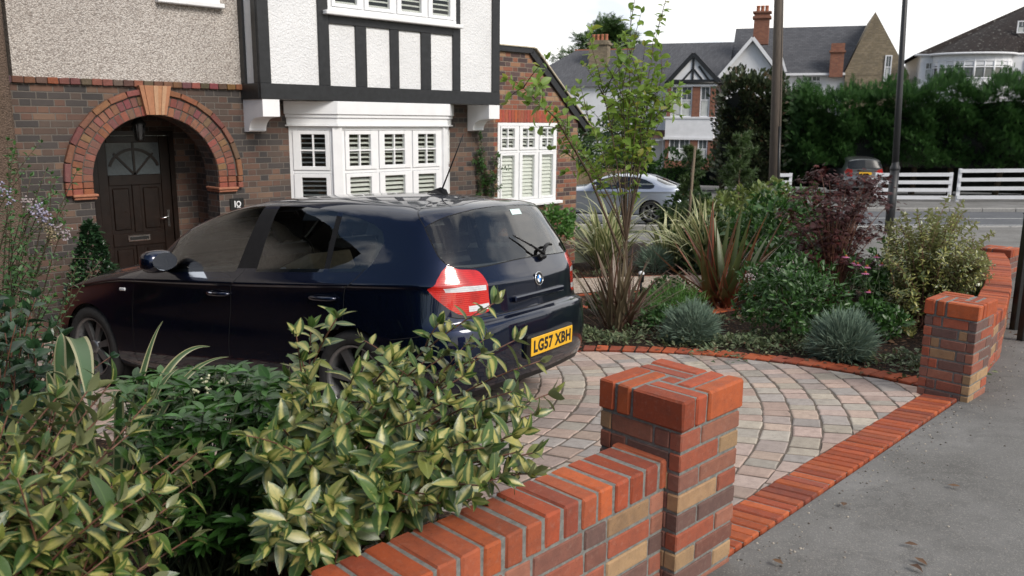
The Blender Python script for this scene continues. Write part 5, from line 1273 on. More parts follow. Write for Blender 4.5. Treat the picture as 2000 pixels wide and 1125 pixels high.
def t_blade(name, mid, stripe, sw, base=None, rough=.38, trans=.2, third=None):
    "strap leaf: stripes run along it, v runs from root to tip"
    t = NT(name); uv = t.n('SeparateXYZ', {0: t.uv()}); sc = t.n('SeparateColor', {0: t.attr().outputs['Color']})
    au = t.math('ABSOLUTE', t.math('SUBTRACT', uv.outputs[0], .5))
    w_ = t.n('TexNoise', {'Vector': t.n('CombineXYZ', {0: t.math('MULTIPLY', uv.outputs[0], 9.0), 1: t.math('MULTIPLY', uv.outputs[1], .6), 2: t.math('MULTIPLY', sc.outputs[0], 50.0)}), 'Scale': 1.6, 'Detail': 3}).outputs['Fac']
    k = t.math('ADD', au, t.math('MULTIPLY_ADD', w_, .4, -.2)); f = t.n('MapRange', {0: k, 1: sw, 2: sw+.06}).outputs[0]
    col = t.mix(f, t.mix(sc.outputs[1], mid, tuple(c*1.6 for c in mid)), t.mix(sc.outputs[2], stripe, tuple(c*.65 for c in stripe)))
    if third: col = t.mix(t.ramp(sc.outputs[2], [(.6, 0.0), (.7, 1.0)]), col, third)
    if base: col = t.mix(t.ramp(uv.outputs[1], [(0.0, .9), (.4, 0.0)]), col, base)
    a = t.bsdf(col, rough, 0, None, .5); b = t.n('BsdfTranslucent', {0: col}); return t.done(t.n('MixShader', {0: trans, 1: a, 2: b}))
B_var = t_blade('cream_striped_blade', (.10, .15, .05), (.62, .60, .34), .17)
B_big = t_blade('green_cream_blade', (.045, .085, .035), (.44, .42, .24), .30)
B_bronze = t_blade('bronze_blade', (.080, .038, .026), (.15, .075, .048), .25, third=(.15, .12, .075), trans=.12)
B_red = t_blade('red_bronze_blade', (.115, .075, .038), (.27, .075, .040), .22, base=(.28, .085, .05), third=(.11, .14, .05))
M_stem_red = plain('red_brown_stem', (.12, .05, .03), .6, var=.3)
M_stem = plain('brown_stem', (.07, .05, .03), .8, var=.3)
M_stem_g = plain('green_stem', (.05, .075, .03), .7, var=.3)

def bez(a, c, b, n=10): return [Vector(a)*(1-t)**2+Vector(c)*2*t*(1-t)+Vector(b)*t*t for t in np.linspace(0, 1, n)]
def rv(s_=1.0): return Vector((random.gauss(0, s_), random.gauss(0, s_), random.gauss(0, s_)))
def stem_leaves(curve, start, gap, L0, out, spread=.9, up=.25, L1=None, pairs=False, jit=.25, twist=None):
    "leaves set spirally along a stem; appends (pos, dir, normal, length)"
    d = 0; ph = random.uniform(0, 6.28); n = len(curve); tot = sum((curve[i+1]-curve[i]).length for i in range(n-1)); acc = 0
    for i in range(n-1):
        a, b = curve[i], curve[i+1]; L = (b-a).length; tan = (b-a).normalized()
        while d < acc+L:
            t = d/tot
            if t >= start:
                p = a+(b-a)*((d-acc)/L); e1 = tan.orthogonal().normalized(); e2 = tan.cross(e1)
                for k in range(2 if pairs else 1):
                    an = ph+k*pi; r_ = e1*cos(an)+e2*sin(an); dr = (tan*(1-spread)+r_*spread+Vector((0, 0, up))+rv(jit*.4)).normalized()
                    nr = (tan+Vector((0, 0, .8))+rv(jit)).normalized(); l = (L0+((L1 or L0)-L0)*(t-start)/(1-start+1e-6))*random.choice((random.uniform(.45, .8), random.uniform(.75, 1.2), random.uniform(.75, 1.2)))
                    out.append((p, dr, nr, l))
                ph += 2.4
            d += gap*random.uniform(.75, 1.25)
        acc += L
    tan = (curve[-1]-curve[-2]).normalized()
    for k in range(4): r_ = rv(1).normalized(); out.append((curve[-1], (tan*1.3+r_*.7).normalized(), (tan+rv(.5)).normalized(), (L1 or L0)*random.uniform(.45, .9)))
def leaf_mesh(name, out, mat, parent, tm, wk=(.8, 1.2)):
    return leaves(name, [tuple(o[0]) for o in out], [tuple(o[1]) for o in out], [tuple(o[2]) for o in out], [o[3] for o in out], mat, parent, tm, rng.uniform(*wk, len(out)))
def ell_points(c, r, n, shell=.55, low=-1.0):
    "random points in an ellipsoid, most of them near its skin, with lumps"
    d = rng.normal(size=(n*2, 3)); d /= np.linalg.norm(d, axis=1, keepdims=True); d = d[d[:, 2] > low][:n]; rr = shell+(1-shell)*rng.random(len(d))**.6
    ph = rng.uniform(0, 6.28, 6); lump = 1+.10*np.sin(d[:, 0]*5+ph[0])*np.cos(d[:, 1]*6+ph[1])+.08*np.sin(d[:, 2]*7+d[:, 0]*4+ph[2])
    return np.array(c)+d*np.array(r)*(rr*lump)[:, None], d
def bush(name, label, cat, c, r, n, L, leafmat, tm, stems=7, shell=.5, up=.5, low=-.75, group=None, stemmat=None, rosette=3, base=None, Lv=.3):
    "a dense rounded shrub: twigs and rosettes of leaves through its volume"
    c = Vector(c); b = ground_at(base or c); t = thing(name, label, cat, b, group)
    P, d = ell_points(c, r, n, shell, low); PP = np.repeat(P, rosette, 0); dd = np.repeat(d, rosette, 0)
    D = dd*.8+rng.normal(size=PP.shape)*.75+np.array((0, 0, up)); N = dd+np.array((0, 0, .9))+rng.normal(size=PP.shape)*.35
    Lr = L*(1+Lv*rng.normal(size=len(PP))); leaves('foliage', PP, D, N, np.clip(Lr, L*.4, L*1.8), leafmat, t, tm, rng.uniform(.8, 1.25, len(PP)))
    mb = MB()
    for k in range(stems):
        q = P[rng.integers(len(P))]; q = c+(Vector(q)-c)*.85; s0 = b+Vector((random.uniform(-.25, .25)*r[0], random.uniform(-.25, .25)*r[1], -.03)); mb.tube(bez(s0, (s0+q)/2+Vector((0, 0, .15*r[2])), q, 7), np.linspace(.012, .004, 7)*max(.6, r[0]*1.4), 5)
    mb.build('stems', stemmat or M_stem, t); return t
def blades(name, label, cat, base, specs, mat, group=None, kseg=9, seedrad=.06, core=True):
    "a clump of strap leaves; specs = (azimuth, elevation, length, width, droop)"
    base = Vector(base); t = thing(name, label, cat, base, group); V = []; F = []; UVs = []; cols = []
    for (az, el, L, w_, dr) in specs:
        p = base+Vector((random.uniform(-1, 1)*seedrad, random.uniform(-1, 1)*seedrad, 0)); o = len(V); seg = L/kseg; e = el; ra = Vector((-sin(az), cos(az), 0)); tw = random.uniform(-.5, .5); cc = rng.random(3)
        for i in range(kseg+1):
            tt = i/kseg; d = Vector((cos(e)*cos(az), cos(e)*sin(az), sin(e))); nn = ra.cross(d); wid = w_*(.55+.45*min(1, tt*3))*(1-max(0, (tt-.45)/.55)**1.6)+.001
            rr = (ra*cos(tw*tt)+nn*sin(tw*tt)); fo = .35*(1-tt*.6)
            for s_ in (-1, 0, 1): V.append(p+rr*s_*wid*.5-nn*abs(s_)*wid*-.5*fo); UVs.append((.5+.5*s_, tt))
            if i < kseg: p = p+d*seg; e -= dr*(tt**1.3)*2/kseg
        for i in range(kseg):
            for k in (0, 1): a = o+i*3+k; F.append((a, a+1, a+4, a+3)); cols.append(cc)
    me = bpy.data.meshes.new('leaf_blades'); me.from_pydata([tuple(v-base) for v in V], [], F); me.uv_layers.new(name='UVMap'); me.color_attributes.new('Col', 'FLOAT_COLOR', 'CORNER')
    li = np.array([l.vertex_index for l in me.loops]); me.uv_layers['UVMap'].data.foreach_set('uv', np.array(UVs)[li].ravel()); c4 = np.ones((len(F), 4)); c4[:, :3] = np.array(cols); me.color_attributes['Col'].data.foreach_set('color', np.repeat(c4, 4, 0).ravel())
    me.polygons.foreach_set('use_smooth', [True]*len(F)); me.materials.append(mat); o = bpy.data.objects.new('leaf_blades', me); COL.objects.link(o); o.parent = t
    return t
T_BROAD = tmpl_broad(.22, .28, .22, 7, .012); T_NARROW = tmpl_broad(.17, .3, .2, 6); T_SMALL = tmpl_small(.3); T_OVAL = tmpl_broad(.30, .3, .15, 6); T_PALM = tmpl_palm(); T_SPRAY = tmpl_spray()
def tmpl_needle(w_=.03):
    V = [(-w_, 0, 0), (w_, 0, 0), (w_*.9, .6, -.02), (-w_*.9, .6, -.02), (0, 1, -.06)]; return np.array(V, float), [(0, 1, 2, 3), (3, 2, 4, 4)], np.array([(.3, 0), (.7, 0), (.7, .6), (.3, .6), (.5, 1)])
T_NEEDLE = tmpl_needle()

# ------------------------------------------------------------------ front bed, near the lens
def stem_shrub(name, label, cat, base, tips, L, gap, leafmat, tm, stemmat, start=.35, side=2, spread=.85, up=.2, rad_=.006, side_len=.22, pairs=False, down=0.0, jit=.3):
    base = Vector(base); t = thing(name, label, cat, ground_at(base)); out = []; mb = MB()
    for tp in tips:
        tp = Vector(tp); b = base+Vector((random.uniform(-.12, .12), random.uniform(-.1, .1), 0)); b.z = float(gh(b.x, b.y))-.02
        h = tp.z-b.z; c = b+(tp-b)*.35+Vector((0, 0, h*.35))+rv(.03); cu = bez(b, c, tp, 14); mb.tube(cu, np.linspace(rad_, rad_*.35, 14), 6)
        stem_leaves(cu, start, gap, L, out, spread, up, L*.9, pairs, jit)
        for k in range(side):
            i = random.randint(5, 11); a = cu[i]; tan = (cu[i+1]-cu[i]).normalized(); d = (tan*.7+rv(.55)+Vector((0, 0, .25))).normalized(); e = a+d*side_len*random.uniform(.6, 1.2); cs = bez(a, (a+e)/2+Vector((0, 0, .02)), e, 7); mb.tube(cs, np.linspace(rad_*.5, rad_*.25, 7), 5); stem_leaves(cs, .15, gap*.9, L*.85, out, spread, up, L*.7, pairs, jit)
    leaf_mesh('foliage', out, leafmat, t, tm); mb.build('stems', stemmat, t); return t
A3 = lambda L: [at(*p) for p in L]
def more(L, k=1, j=20): return L+[(a+random.gauss(0, j)+10, b+10+abs(random.gauss(0, j)), c+random.gauss(0, .08)) for a, b, c in L if b > 790 and random.random() < .8]
stem_shrub('variegated_shrub', 'yellow and green leaved shrub leaning over the low wall before the blue car', 'shrub', (1.42, 2.55, 0), A3(more([(657, 622, 2.45), (965, 592, 2.75), (590, 705, 2.45), (600, 750, 2.4), (690, 735, 2.5), (748, 692, 2.65), (765, 705, 2.5), (830, 705, 2.6), (868, 695, 2.75), (905, 735, 2.6), (940, 690, 2.65), (1005, 665, 2.75), (1055, 705, 2.8), (1070, 770, 2.7), (1040, 810, 2.6), (1000, 765, 2.5), (870, 785, 2.4), (800, 800, 2.35), (730, 790, 2.35), (650, 805, 2.3), (570, 775, 2.4), (545, 830, 2.3), (525, 900, 2.25), (600, 880, 2.2), (680, 900, 2.2), (760, 880, 2.2), (840, 880, 2.25), (920, 860, 2.3), (1000, 850, 2.4), (1040, 885, 2.42), (1030, 925, 2.4), (975, 935, 2.3), (900, 950, 2.28), (830, 965, 2.26), (740, 960, 2.15), (650, 985, 2.12), (560, 1000, 2.15), (525, 1060, 2.1), (610, 1060, 2.06), (690, 1030, 2.1), (700, 850, 2.5), (880, 830, 2.6), (960, 800, 2.6), (780, 740, 2.7)])), .088, .0235, L_elae, T_BROAD, M_stem_red, .42, 2, .85, .22)
stem_shrub('variegated_shrub', 'yellow and green leaved shrub at the lower left corner beside the dark glossy bush', 'shrub', (.12, 2.15, 0), A3(more([(170, 765, 2.25), (215, 750, 2.35), (110, 778, 2.2), (50, 800, 2.2), (285, 790, 2.3), (250, 850, 2.15), (330, 890, 2.2), (385, 885, 2.25), (150, 870, 2.1), (80, 880, 2.05), (20, 870, 2.0), (300, 960, 2.1), (220, 950, 2.0), (120, 970, 1.95), (30, 980, 1.9), (260, 1040, 2.0), (325, 1010, 2.1), (170, 1070, 1.9), (60, 1070, 1.85), (290, 1100, 1.95), (-40, 920, 1.9), (-30, 1050, 1.8), (110, 1110, 1.85), (220, 1120, 1.9), (190, 820, 2.25), (340, 930, 2.25)])), .088, .0225, L_elae, T_BROAD, M_stem_red, .40, 2, .85, .22)
# dark glossy bush between them
c0 = at(395, 900, 2.95); b0 = ground_at(c0)
M_buds = plain('cream_buds', (.62, .62, .42), .6); CH = thing('glossy_bush', 'dark green glossy bush with small white buds between the two yellow and green shrubs', 'shrub', b0); out = []; mb = MB()
for k in range(210):
    px = random.uniform(235, 575); top = 725+.0009*(px-400)**2+random.uniform(-8, 25); py = random.uniform(top, 1080) if k > 55 else top; Z = random.uniform(2.45, 3.25) if k > 55 else random.uniform(2.75, 3.2)
    tp = at(px, py, Z)
    if tp.z < .05: continue
    s0 = b0+Vector((random.uniform(-.2, .2), random.uniform(-.2, .2), 0)); cu = bez(s0, (s0+tp)/2+Vector((0, 0, .12)), tp, 8); mb.tube(cu, np.linspace(.006, .002, 8), 4)
    for w_ in range(3):
        p = cu[-1]-(cu[-1]-cu[-2])*w_*.55; n_ = 7
        for j in range(n_): a = 2*pi*j/n_+random.random(); d = Vector((cos(a), sin(a), .25+random.uniform(-.2, .35)-.15*w_)); out.append((p, d.normalized(), (Vector((0, 0, 1))+rv(.25)).normalized(), random.uniform(.045, .072)))
leaf_mesh('foliage', out, L_choi, CH, T_NARROW, (.9, 1.3)); mb.build('stems', M_stem_g, CH)
for px, py in ((400, 742), (436, 748), (463, 752), (408, 765), (500, 760), (345, 770), (450, 772), (487, 748), (372, 760)):
    p = at(px, py, 2.8); mb = MB()
    for k in range(9): q = p+rv(.009); mb.lathe(q, [(0, .006), (.0045, .003), (.0045, -.002), (0, -.005)], 6)
    mb.build('bud_cluster', M_buds, CH)
# evergreen at the left edge
stem_shrub('laurel_bush', 'dark evergreen bush with oval leaves at the left edge of the picture', 'shrub', at(10, 900, 2.9), A3([(20, 600, 2.9), (60, 610, 3.0), (95, 640, 3.0), (40, 640, 2.8), (10, 650, 2.7), (105, 690, 2.95), (70, 700, 2.8), (30, 720, 2.7), (120, 660, 3.1), (85, 670, 2.8), (-20, 620, 2.7), (60, 760, 2.7), (100, 740, 2.9), (10, 780, 2.6), (140, 720, 3.1), (0, 720, 2.6), (50, 840, 2.6), (20, 900, 2.5), (110, 800, 2.8)]), .075, .028, L_laurel, T_OVAL, M_stem_red, .3, 2, .8, .25)
# thin arching shrub with blue flower heads
stem_shrub('flowering_shrub', 'thin arching shrub with small leaves and lilac blue flower heads at the left edge', 'shrub', at(-40, 700, 3.5), A3([(15, 275, 3.4), (25, 300, 3.3), (90, 335, 3.4), (60, 345, 3.3), (150, 335, 3.4), (110, 350, 3.5), (30, 380, 3.2), (85, 400, 3.2), (125, 440, 3.3), (60, 460, 3.2), (20, 450, 3.1), (195, 510, 3.4), (150, 520, 3.4), (110, 545, 3.3), (60, 540, 3.2), (105, 580, 3.2), (20, 530, 3.1), (-10, 350, 3.2), (-20, 420, 3.1), (45, 600, 3.1), (130, 395, 3.5), (-30, 500, 3.1), (80, 490, 3.2), (40, 425, 3.1)]), .030, .016, L_cean, T_SMALL, M_stem, .3, 3, .85, .2, .0045, .25)
FS = [o for o in bpy.data.objects if o.name == 'flowering_shrub'][0]
for (px, py, Z, c, n_) in ((8, 373, 3.1, (.26, .25, .34), 26), (62, 405, 3.15, (.30, .25, .25), 40), (82, 418, 3.15, (.29, .27, .36), 60), (122, 452, 3.3, (.32, .27, .28), 40), (100, 455, 3.3, (.26, .21, .13), 50)):
    p = at(px, py, Z); mb = MB(); ax = Vector((.3, -.2, -.5)).normalized()
    for k in range(n_): q = p+ax*random.uniform(-.035, .035)+rv(.011); mb.lathe(q, [(0, .005), (.005, 0), (0, -.005)], 5, rv(1), col=(1, 1, 1))
    mb.build('flower_head', plain('lilac_florets', c, .8, var=.3, scale=80), FS)
# big striped strap leaves
def blade_curves(name, label, cat, base, curves, mat, group=None):
    "strap leaves that follow given curves; curves = (points, width, side vector)"
    base = Vector(base); t = thing(name, label, cat, base, group); V = []; F = []; UVs = []; cols = []
    for pts, w_, sv in curves:
        P = [Vector(q) for q in smooth_poly([tuple(q) for q in pts], 5, False)]; o = len(V); n = len(P); cc = rng.random(3); sv = Vector(sv).normalized()
        for i, q in enumerate(P):
            d = (P[min(i+1, n-1)]-P[max(i-1, 0)]).normalized(); e = (sv-d*sv.dot(d)).normalized(); nn = d.cross(e); tt = i/(n-1); wid = w_*(.6+.4*min(1, tt*3))*(1-max(0, (tt-.5)/.5)**2)+.001
            for s_ in (-1, 0, 1): V.append(q+e*s_*wid*.5+nn*abs(s_)*wid*.14); UVs.append((.5+.5*s_, tt))
        for i in range(n-1):
            for k in (0, 1): a = o+i*3+k; F.append((a, a+1, a+4, a+3)); cols.append(cc)
    me = bpy.data.meshes.new('leaf_blades'); me.from_pydata([tuple(v-base) for v in V], [], F); me.uv_layers.new(name='UVMap'); me.color_attributes.new('Col', 'FLOAT_COLOR', 'CORNER')
    li = np.array([l.vertex_index for l in me.loops]); me.uv_layers['UVMap'].data.foreach_set('uv', np.array(UVs)[li].ravel()); c4 = np.ones((len(F), 4)); c4[:, :3] = np.array(cols); me.color_attributes['Col'].data.foreach_set('color', np.repeat(c4, 4, 0).ravel())
    me.polygons.foreach_set('use_smooth', [True]*len(F)); me.materials.append(mat); o = bpy.data.objects.new('leaf_blades', me); COL.objects.link(o); o.parent = t
    return t
bp_ = ground_at(at(175, 840, 2.75)); AA = lambda *L: [bp_+rv(.02)]+[at(*q) for q in L]
blade_curves('striped_flax', 'green and cream striped flax with broad arching leaves before the dark blue front wheel', 'flax plant', bp_, [
 (AA((128, 800, 2.72), (116, 720, 2.7), (117, 670, 2.7), (120, 650, 2.72)), .042, _r), (AA((138, 780, 2.75), (132, 700, 2.75), (146, 662, 2.72), (163, 690, 2.6), (172, 745, 2.5), (176, 800, 2.46)), .058, _r+_f*.2), (AA((112, 820, 2.66), (100, 760, 2.62), (92, 725, 2.6)), .036, _r),
 (bez(bp_, at(255, 705, 2.8), at(318, 627, 2.95), 16), .024, _u), (bez(bp_, at(262, 655, 2.75), at(410, 677, 2.95), 18), .026, _u), (bez(bp_, at(275, 700, 2.7), at(446, 697, 2.95), 18), .020, _u), (bez(bp_, at(250, 640, 2.6), at(215, 800, 2.3), 14), .03, _r),
 (AA((150, 790, 2.6), (150, 740, 2.55), (128, 735, 2.5)), .03, _r), (bez(bp_, at(265, 740, 2.6), at(350, 720, 2.7), 14), .022, _u), (bez(bp_, at(190, 690, 2.5), at(90, 730, 2.5), 14), .03, _r)], B_big)
# clipped cone in a pot by the front door
pb = Vector((2.93, 9.25, float(gh(2.93, 9.25)))); t = thing('potted_cone_bush', 'small cone shaped evergreen in a pot to the left of the front door', 'potted bush', pb)
mb = MB(); mb.lathe(pb, [(.0, 0), (.14, 0), (.19, .30), (.205, .31), (.205, .345), (.18, .345), (.17, .29), (0, .29)], 24); mb.build('pot', plain('dark_glazed_pot', (.03, .03, .035), .3), t)
n_ = 900; hh = rng.random(n_)**1.25; an = rng.uniform(0, 6.28, n_); rr = .30*(1-hh*.93)*(.75+.25*rng.random(n_)); P = np.stack([pb.x+rr*np.cos(an), pb.y+rr*np.sin(an), pb.z+.36+hh*.80], 1); dd = np.stack([np.cos(an), np.sin(an), np.full(n_, .5)], 1)
P = np.repeat(P, 3, 0); dd = np.repeat(dd, 3, 0); leaves('foliage', P, dd+rng.normal(size=P.shape)*.6, dd*.5+np.array((0, 0, 1))+rng.normal(size=P.shape)*.3, .05*(1+.3*rng.normal(size=len(P))), L_laurel, t, T_SMALL)
mb = MB(); mb.tube([pb+Vector((0, 0, .28)), pb+Vector((0, 0, 1.0))], [.018, .006], 6); mb.build('stem', M_stem, t)
# climber on the wall beside the bay
cb_ = Vector((9.22, 9.93, float(gh(9.2, 9.9)))); t = thing('wall_climber', 'thin climber on the brick wall between the bay and the side window', 'climber', cb_); out = []; mb = MB()
for k in range(7):
    tx = 9.08+random.uniform(-.12, .42); tz = random.uniform(.6, 1.62); tp = Vector((tx, 9.93, tz)); cu = bez(cb_+Vector((random.uniform(-.05, .1), 0, 0)), (cb_.x+random.uniform(-.2, .3), 9.94, (cb_.z+tz)/2), tp, 12); mb.tube(cu, np.linspace(.008, .003, 12), 5)
    stem_leaves(cu, .35, .012, .06, out, .9, .1)
    for j in range(6):
        a = cu[random.randint(5, 11)]; e = a+Vector((random.uniform(-.22, .22), random.uniform(-.08, .01), random.uniform(-.05, .15))); cs = bez(a, (a+e)/2, e, 5); mb.tube(cs, .0025, 4); stem_leaves(cs, .1, .012, .055, out, .9, .1)
leaf_mesh('foliage', out, L_cean, t, T_SMALL); mb.build('stems', M_stem, t)
# ------------------------------------------------------------------ the planting across the drive
def gp(x, y): return Vector((x, y, float(gh(x, y))))
def fan(n, L, w_, el=(.5, 1.45), dr=(.3, 1.2), az=(0, 6.283)):
    return [(random.uniform(*az), random.uniform(*el), random.uniform(L*.6, L*1.1), random.uniform(w_*.7, w_*1.15), random.uniform(*dr)) for _ in range(n)]
blades('bronze_flax', 'dark bronze flax with narrow leaves at the bed edge behind the blue car', 'flax plant', gp(6.42, 5.02), fan(95, .88, .026, (.55, 1.5), (.1, .9)), B_bronze, kseg=7, seedrad=.13)
rs = fan(62, 1.12, .068, (.5, 1.5), (.02, .45)); rs[:5] = [(rad(140), 1.5, 1.25, .062, .05), (rad(120), 1.05, 1.1, .055, .1), (rad(-50), 1.15, 1.05, .05, .15), (rad(150), 1.0, 1.0, .05, .1), (rad(-140), .95, .9, .06, 1.7)]
blades('red_flax', 'stiff upright flax with red and orange edged leaves in the middle of the bed', 'flax plant', gp(8.1, 4.85), rs, B_red, kseg=8, seedrad=.15)
G_v = 'cream striped flax clumps along the gravel path'
for (x, y, n, L, lb) in ((10.6, 8.55, 80, 1.15, 'cream striped flax clump nearest the corner of the side extension'), (11.2, 7.65, 60, .95, 'cream striped flax clump behind the young tree, middle one of three'), (11.05, 6.9, 80, 1.1, 'cream striped flax clump right of the young tree trunk')):
    blades('striped_flax', lb, 'flax plant', gp(x, y), fan(int(n*1.4), L*1.18, .068, (.6, 1.5), (.7, 2.4)), B_var, G_v, kseg=9, seedrad=.16)
def needle_ball(label, c, r, n, L=.16, grp='silver blue lavender mounds'):
    b = gp(*c); t = thing('lavender_mound', label, 'lavender', b, grp)
    P, d = ell_points((b.x, b.y, b.z+r*.42), (r*.72, r*.72, r*.72), n, .35, -.6)
    D = d+rng.normal(size=P.shape)*.32+np.array((0, 0, .45)); leaves('foliage', P, D, d+rng.normal(size=P.shape)*.6, L*r/.3*(.6+.7*rng.random(n)), L_lav, t, T_NEEDLE)
    mb = MB()
    for k in range(12): a = 2*pi*k/12; mb.tube([b+Vector((.03*cos(a), .03*sin(a), -.02)), b+Vector((r*.5*cos(a), r*.5*sin(a), r*.5))], [.008, .004], 5)
    mb.build('stems', M_stem, t)
needle_ball('round silver blue lavender mound beside the bronze flax at the bed edge', (6.22, 4.02), .28, 4200, .105)
needle_ball('larger silver blue lavender mound near the brick pillar across the drive', (6.35, 2.70), .295, 4600, .105)
needle_ball('small silver blue lavender mound beyond the gravel path, left of the stiff red flax', (11.2, 6.45), .32, 1200)
needle_ball('small silver blue lavender mound behind the young tree trunk', (10.6, 7.6), .30, 900)
needle_ball('small silver blue lavender mound half hidden behind the stiff red flax', (10.6, 5.1), .32, 900)
bush('hebe_bush', 'rounded dark green bush between the two front lavender mounds', 'shrub', (6.95, 3.48, .10), (.47, .47, .40), 1300, .052, L_hebe, T_NARROW, 9, .35, .55, -.8, base=(6.95, 3.48))
M_florets = plain('pale_pink_florets', (.6, .5, .5), .7)
HB = [o for o in bpy.data.objects if o.name == 'hebe_bush'][0]
for px, py in ((1548, 512), (1520, 520), (1462, 533), (1535, 520), (1470, 528)):
    p = at(px, py+8, 7.55); mb = MB()
    for k in range(16): mb.lathe(p+rv(.022), [(0, .008), (.008, 0), (0, -.008)], 6)
    mb.build('flower_head', M_florets, HB)
# Japanese maple: tiers of palmate leaves over thin stems
mp_b = gp(8.35, 3.72); t = thing('maple', 'purple leaved Japanese maple with layered crown in the bed', 'tree', mp_b); mb = MB(); out = []
tips = []
for k in range(95):
    px = random.gauss(1637, 48); px = min(max(px, 1545), 1733); py = random.uniform(345, 525); w_ = 1-abs((py-440)/110)**2*.6
    if abs(px-1637) > 95*w_: px = 1637+(px-1637)*w_*.9
    tips.append((px, py, random.uniform(8.35, 9.25)))
tips += [(1602, 332, 8.8), (1690, 345, 8.8), (1718, 352, 8.9), (1655, 352, 8.7), (1560, 380, 8.7), (1735, 400, 8.9), (1548, 420, 8.6), (1585, 350, 8.9), (1700, 370, 8.8)]
for tp in A3(tips):
    s0 = mp_b+Vector((random.uniform(-.06, .06), random.uniform(-.06, .06), 0)); c = mp_b+(tp-mp_b)*.3+Vector((0, 0, (tp.z-mp_b.z)*.4)); cu = bez(s0, c, tp, 9); mb.tube(cu, np.linspace(.009, .003, 9), 5)
    for q in range(30): a = random.uniform(0, 6.28); p = tp+Vector((cos(a), sin(a), 0))*random.uniform(0, .16)+Vector((0, 0, random.gauss(0, .035))); d = Vector((cos(a), sin(a), -.25+random.uniform(-.3, .2))); out.append((p, d.normalized(), (Vector((0, 0, 1))+rv(.3)).normalized(), random.uniform(.04, .068)))
leaf_mesh('crown', out, L_maple, t, T_PALM); mb.build('trunk', M_stem_red, t)
# pale variegated shrub by the far pillar
tp = []
for k in range(120):
    px = random.uniform(1725, 1935); f_ = (px-1725)/210; top = 400+50*abs(f_-.5)+(40 if f_ > .75 else 0); tp.append((px, random.uniform(top, 640 if f_ < .55 else 555), random.uniform(7.55, 8.75)))
tp += [(1852, 385, 8.1), (1790, 420, 8.2), (1905, 438, 8.2), (1938, 455, 8.3), (1880, 395, 8.2), (1735, 470, 8.0), (1925, 520, 8.1), (1765, 690, 7.3), (1750, 640, 7.5), (1780, 660, 7.4)]
stem_shrub('pale_shrub', 'tall pale yellow and green shrub behind the brick pillar across the drive', 'shrub', (8.1, 2.75, 0), A3(tp), .064, .0155, L_elaeR, T_BROAD, M_stem_red, .34, 4, .85, .2, .006, .2)
# pink coneflowers
t = thing('coneflower', 'clump of pink coneflowers below the purple maple', 'flower', gp(7.7, 3.15)); out = []; ms = MB(); M_petal = plain('pink_petal', (.42, .12, .24), .6, var=.2); M_cone = plain('orange_brown_cone', (.28, .09, .02), .8, var=.3)
for (px, py) in ((1597, 545), (1675, 515), (1693, 520), (1722, 515), (1690, 532), (1697, 568), (1668, 512), (1652, 500), (1712, 500)):
    mp2, mc = MB(), MB(); p = at(px, py, 7.75+random.uniform(-.2, .3)); b = gp(7.7+random.uniform(-.2, .2), 3.15+random.uniform(-.2, .2)); cu = bez(b, (b+p)/2+Vector((0, 0, .1)), p, 8); ms.tube(cu, .0035, 5); stem_leaves(cu, .1, .07, .10, out, .8, .2)
    mc.lathe(p, [(0, .016), (.010, .012), (.014, 0), (.010, -.005)], 10)
    for k in range(13): a = 2*pi*k/13; d = Vector((cos(a), sin(a), -.35)).normalized(); e = Vector((-sin(a), cos(a), 0)); mp2.poly([p+d*.010-e*.004, p+d*.030-e*.008, p+d*.045, p+d*.030+e*.008, p+d*.010+e*.004])
    fh = mp2.build('flower_head', M_petal, t); mc.build('cone', M_cone, fh)
leaf_mesh('leaves', out, L_hebe, t, T_NARROW); ms.build('stems', M_stem_g, t)
# young tree on the lawn edge, several thin trunks
tb = gp(8.05, 6.15); t = thing('young_tree', 'young multi stemmed tree with light green leaves in the middle of the garden', 'tree', tb); mb = MB(); out = []
fork = at(1222, 470, 10.0); low = tb
mb.tube([tb-Vector((0, 0, .05)), (tb+fork)/2+Vector((.01, 0, 0)), fork], [.024, .020, .017], 10)
br = [(1232, 20, 9.9), (1215, 150, 9.7), (1290, 35, 10.2), (1282, 120, 10.1), (1150, 75, 9.7), (1170, 150, 9.8), (1250, 150, 10.3), (1305, 200, 10.3), (1195, 210, 10.2), (1130, 190, 9.6), (1095, 250, 9.4), (1110, 300, 9.6), (1270, 230, 10.0), (1240, 260, 10.4), (1180, 280, 9.9), (1300, 130, 10.0), (1260, 90, 9.8), (1155, 330, 9.8), (1205, 95, 10.1), (1310, 170, 10.4)]
main = []
def branch(p0, p1, r0, r1, bend, lv, start, L=.14, gap=.056):
    cu = bez(p0, p0+(p1-p0)*.5+bend, p1, 14); mb.tube(cu, np.linspace(r0, r1, 14), 6); stem_leaves(cu, start, gap, L, out, .8, -.05, L*.85, False, .5); return cu
for k, b in enumerate(br):
    tp = at(*b); s0 = fork if k % 3 else fork-Vector((0, 0, .15)); dx = (tp-s0); cu = branch(s0, tp, .0085, .0025, Vector((dx.x*-.14, dx.y*-.14, abs(dx.z)*.12)), 1, .42)
    for j in range(4):
        i = random.randint(6, 12); a = cu[i]; d = ((cu[i+1]-cu[i]).normalized()*.8+rv(.5)).normalized(); branch(a, a+d*random.uniform(.25, .55), .006, .002, Vector((0, 0, .04)), 1, .15)
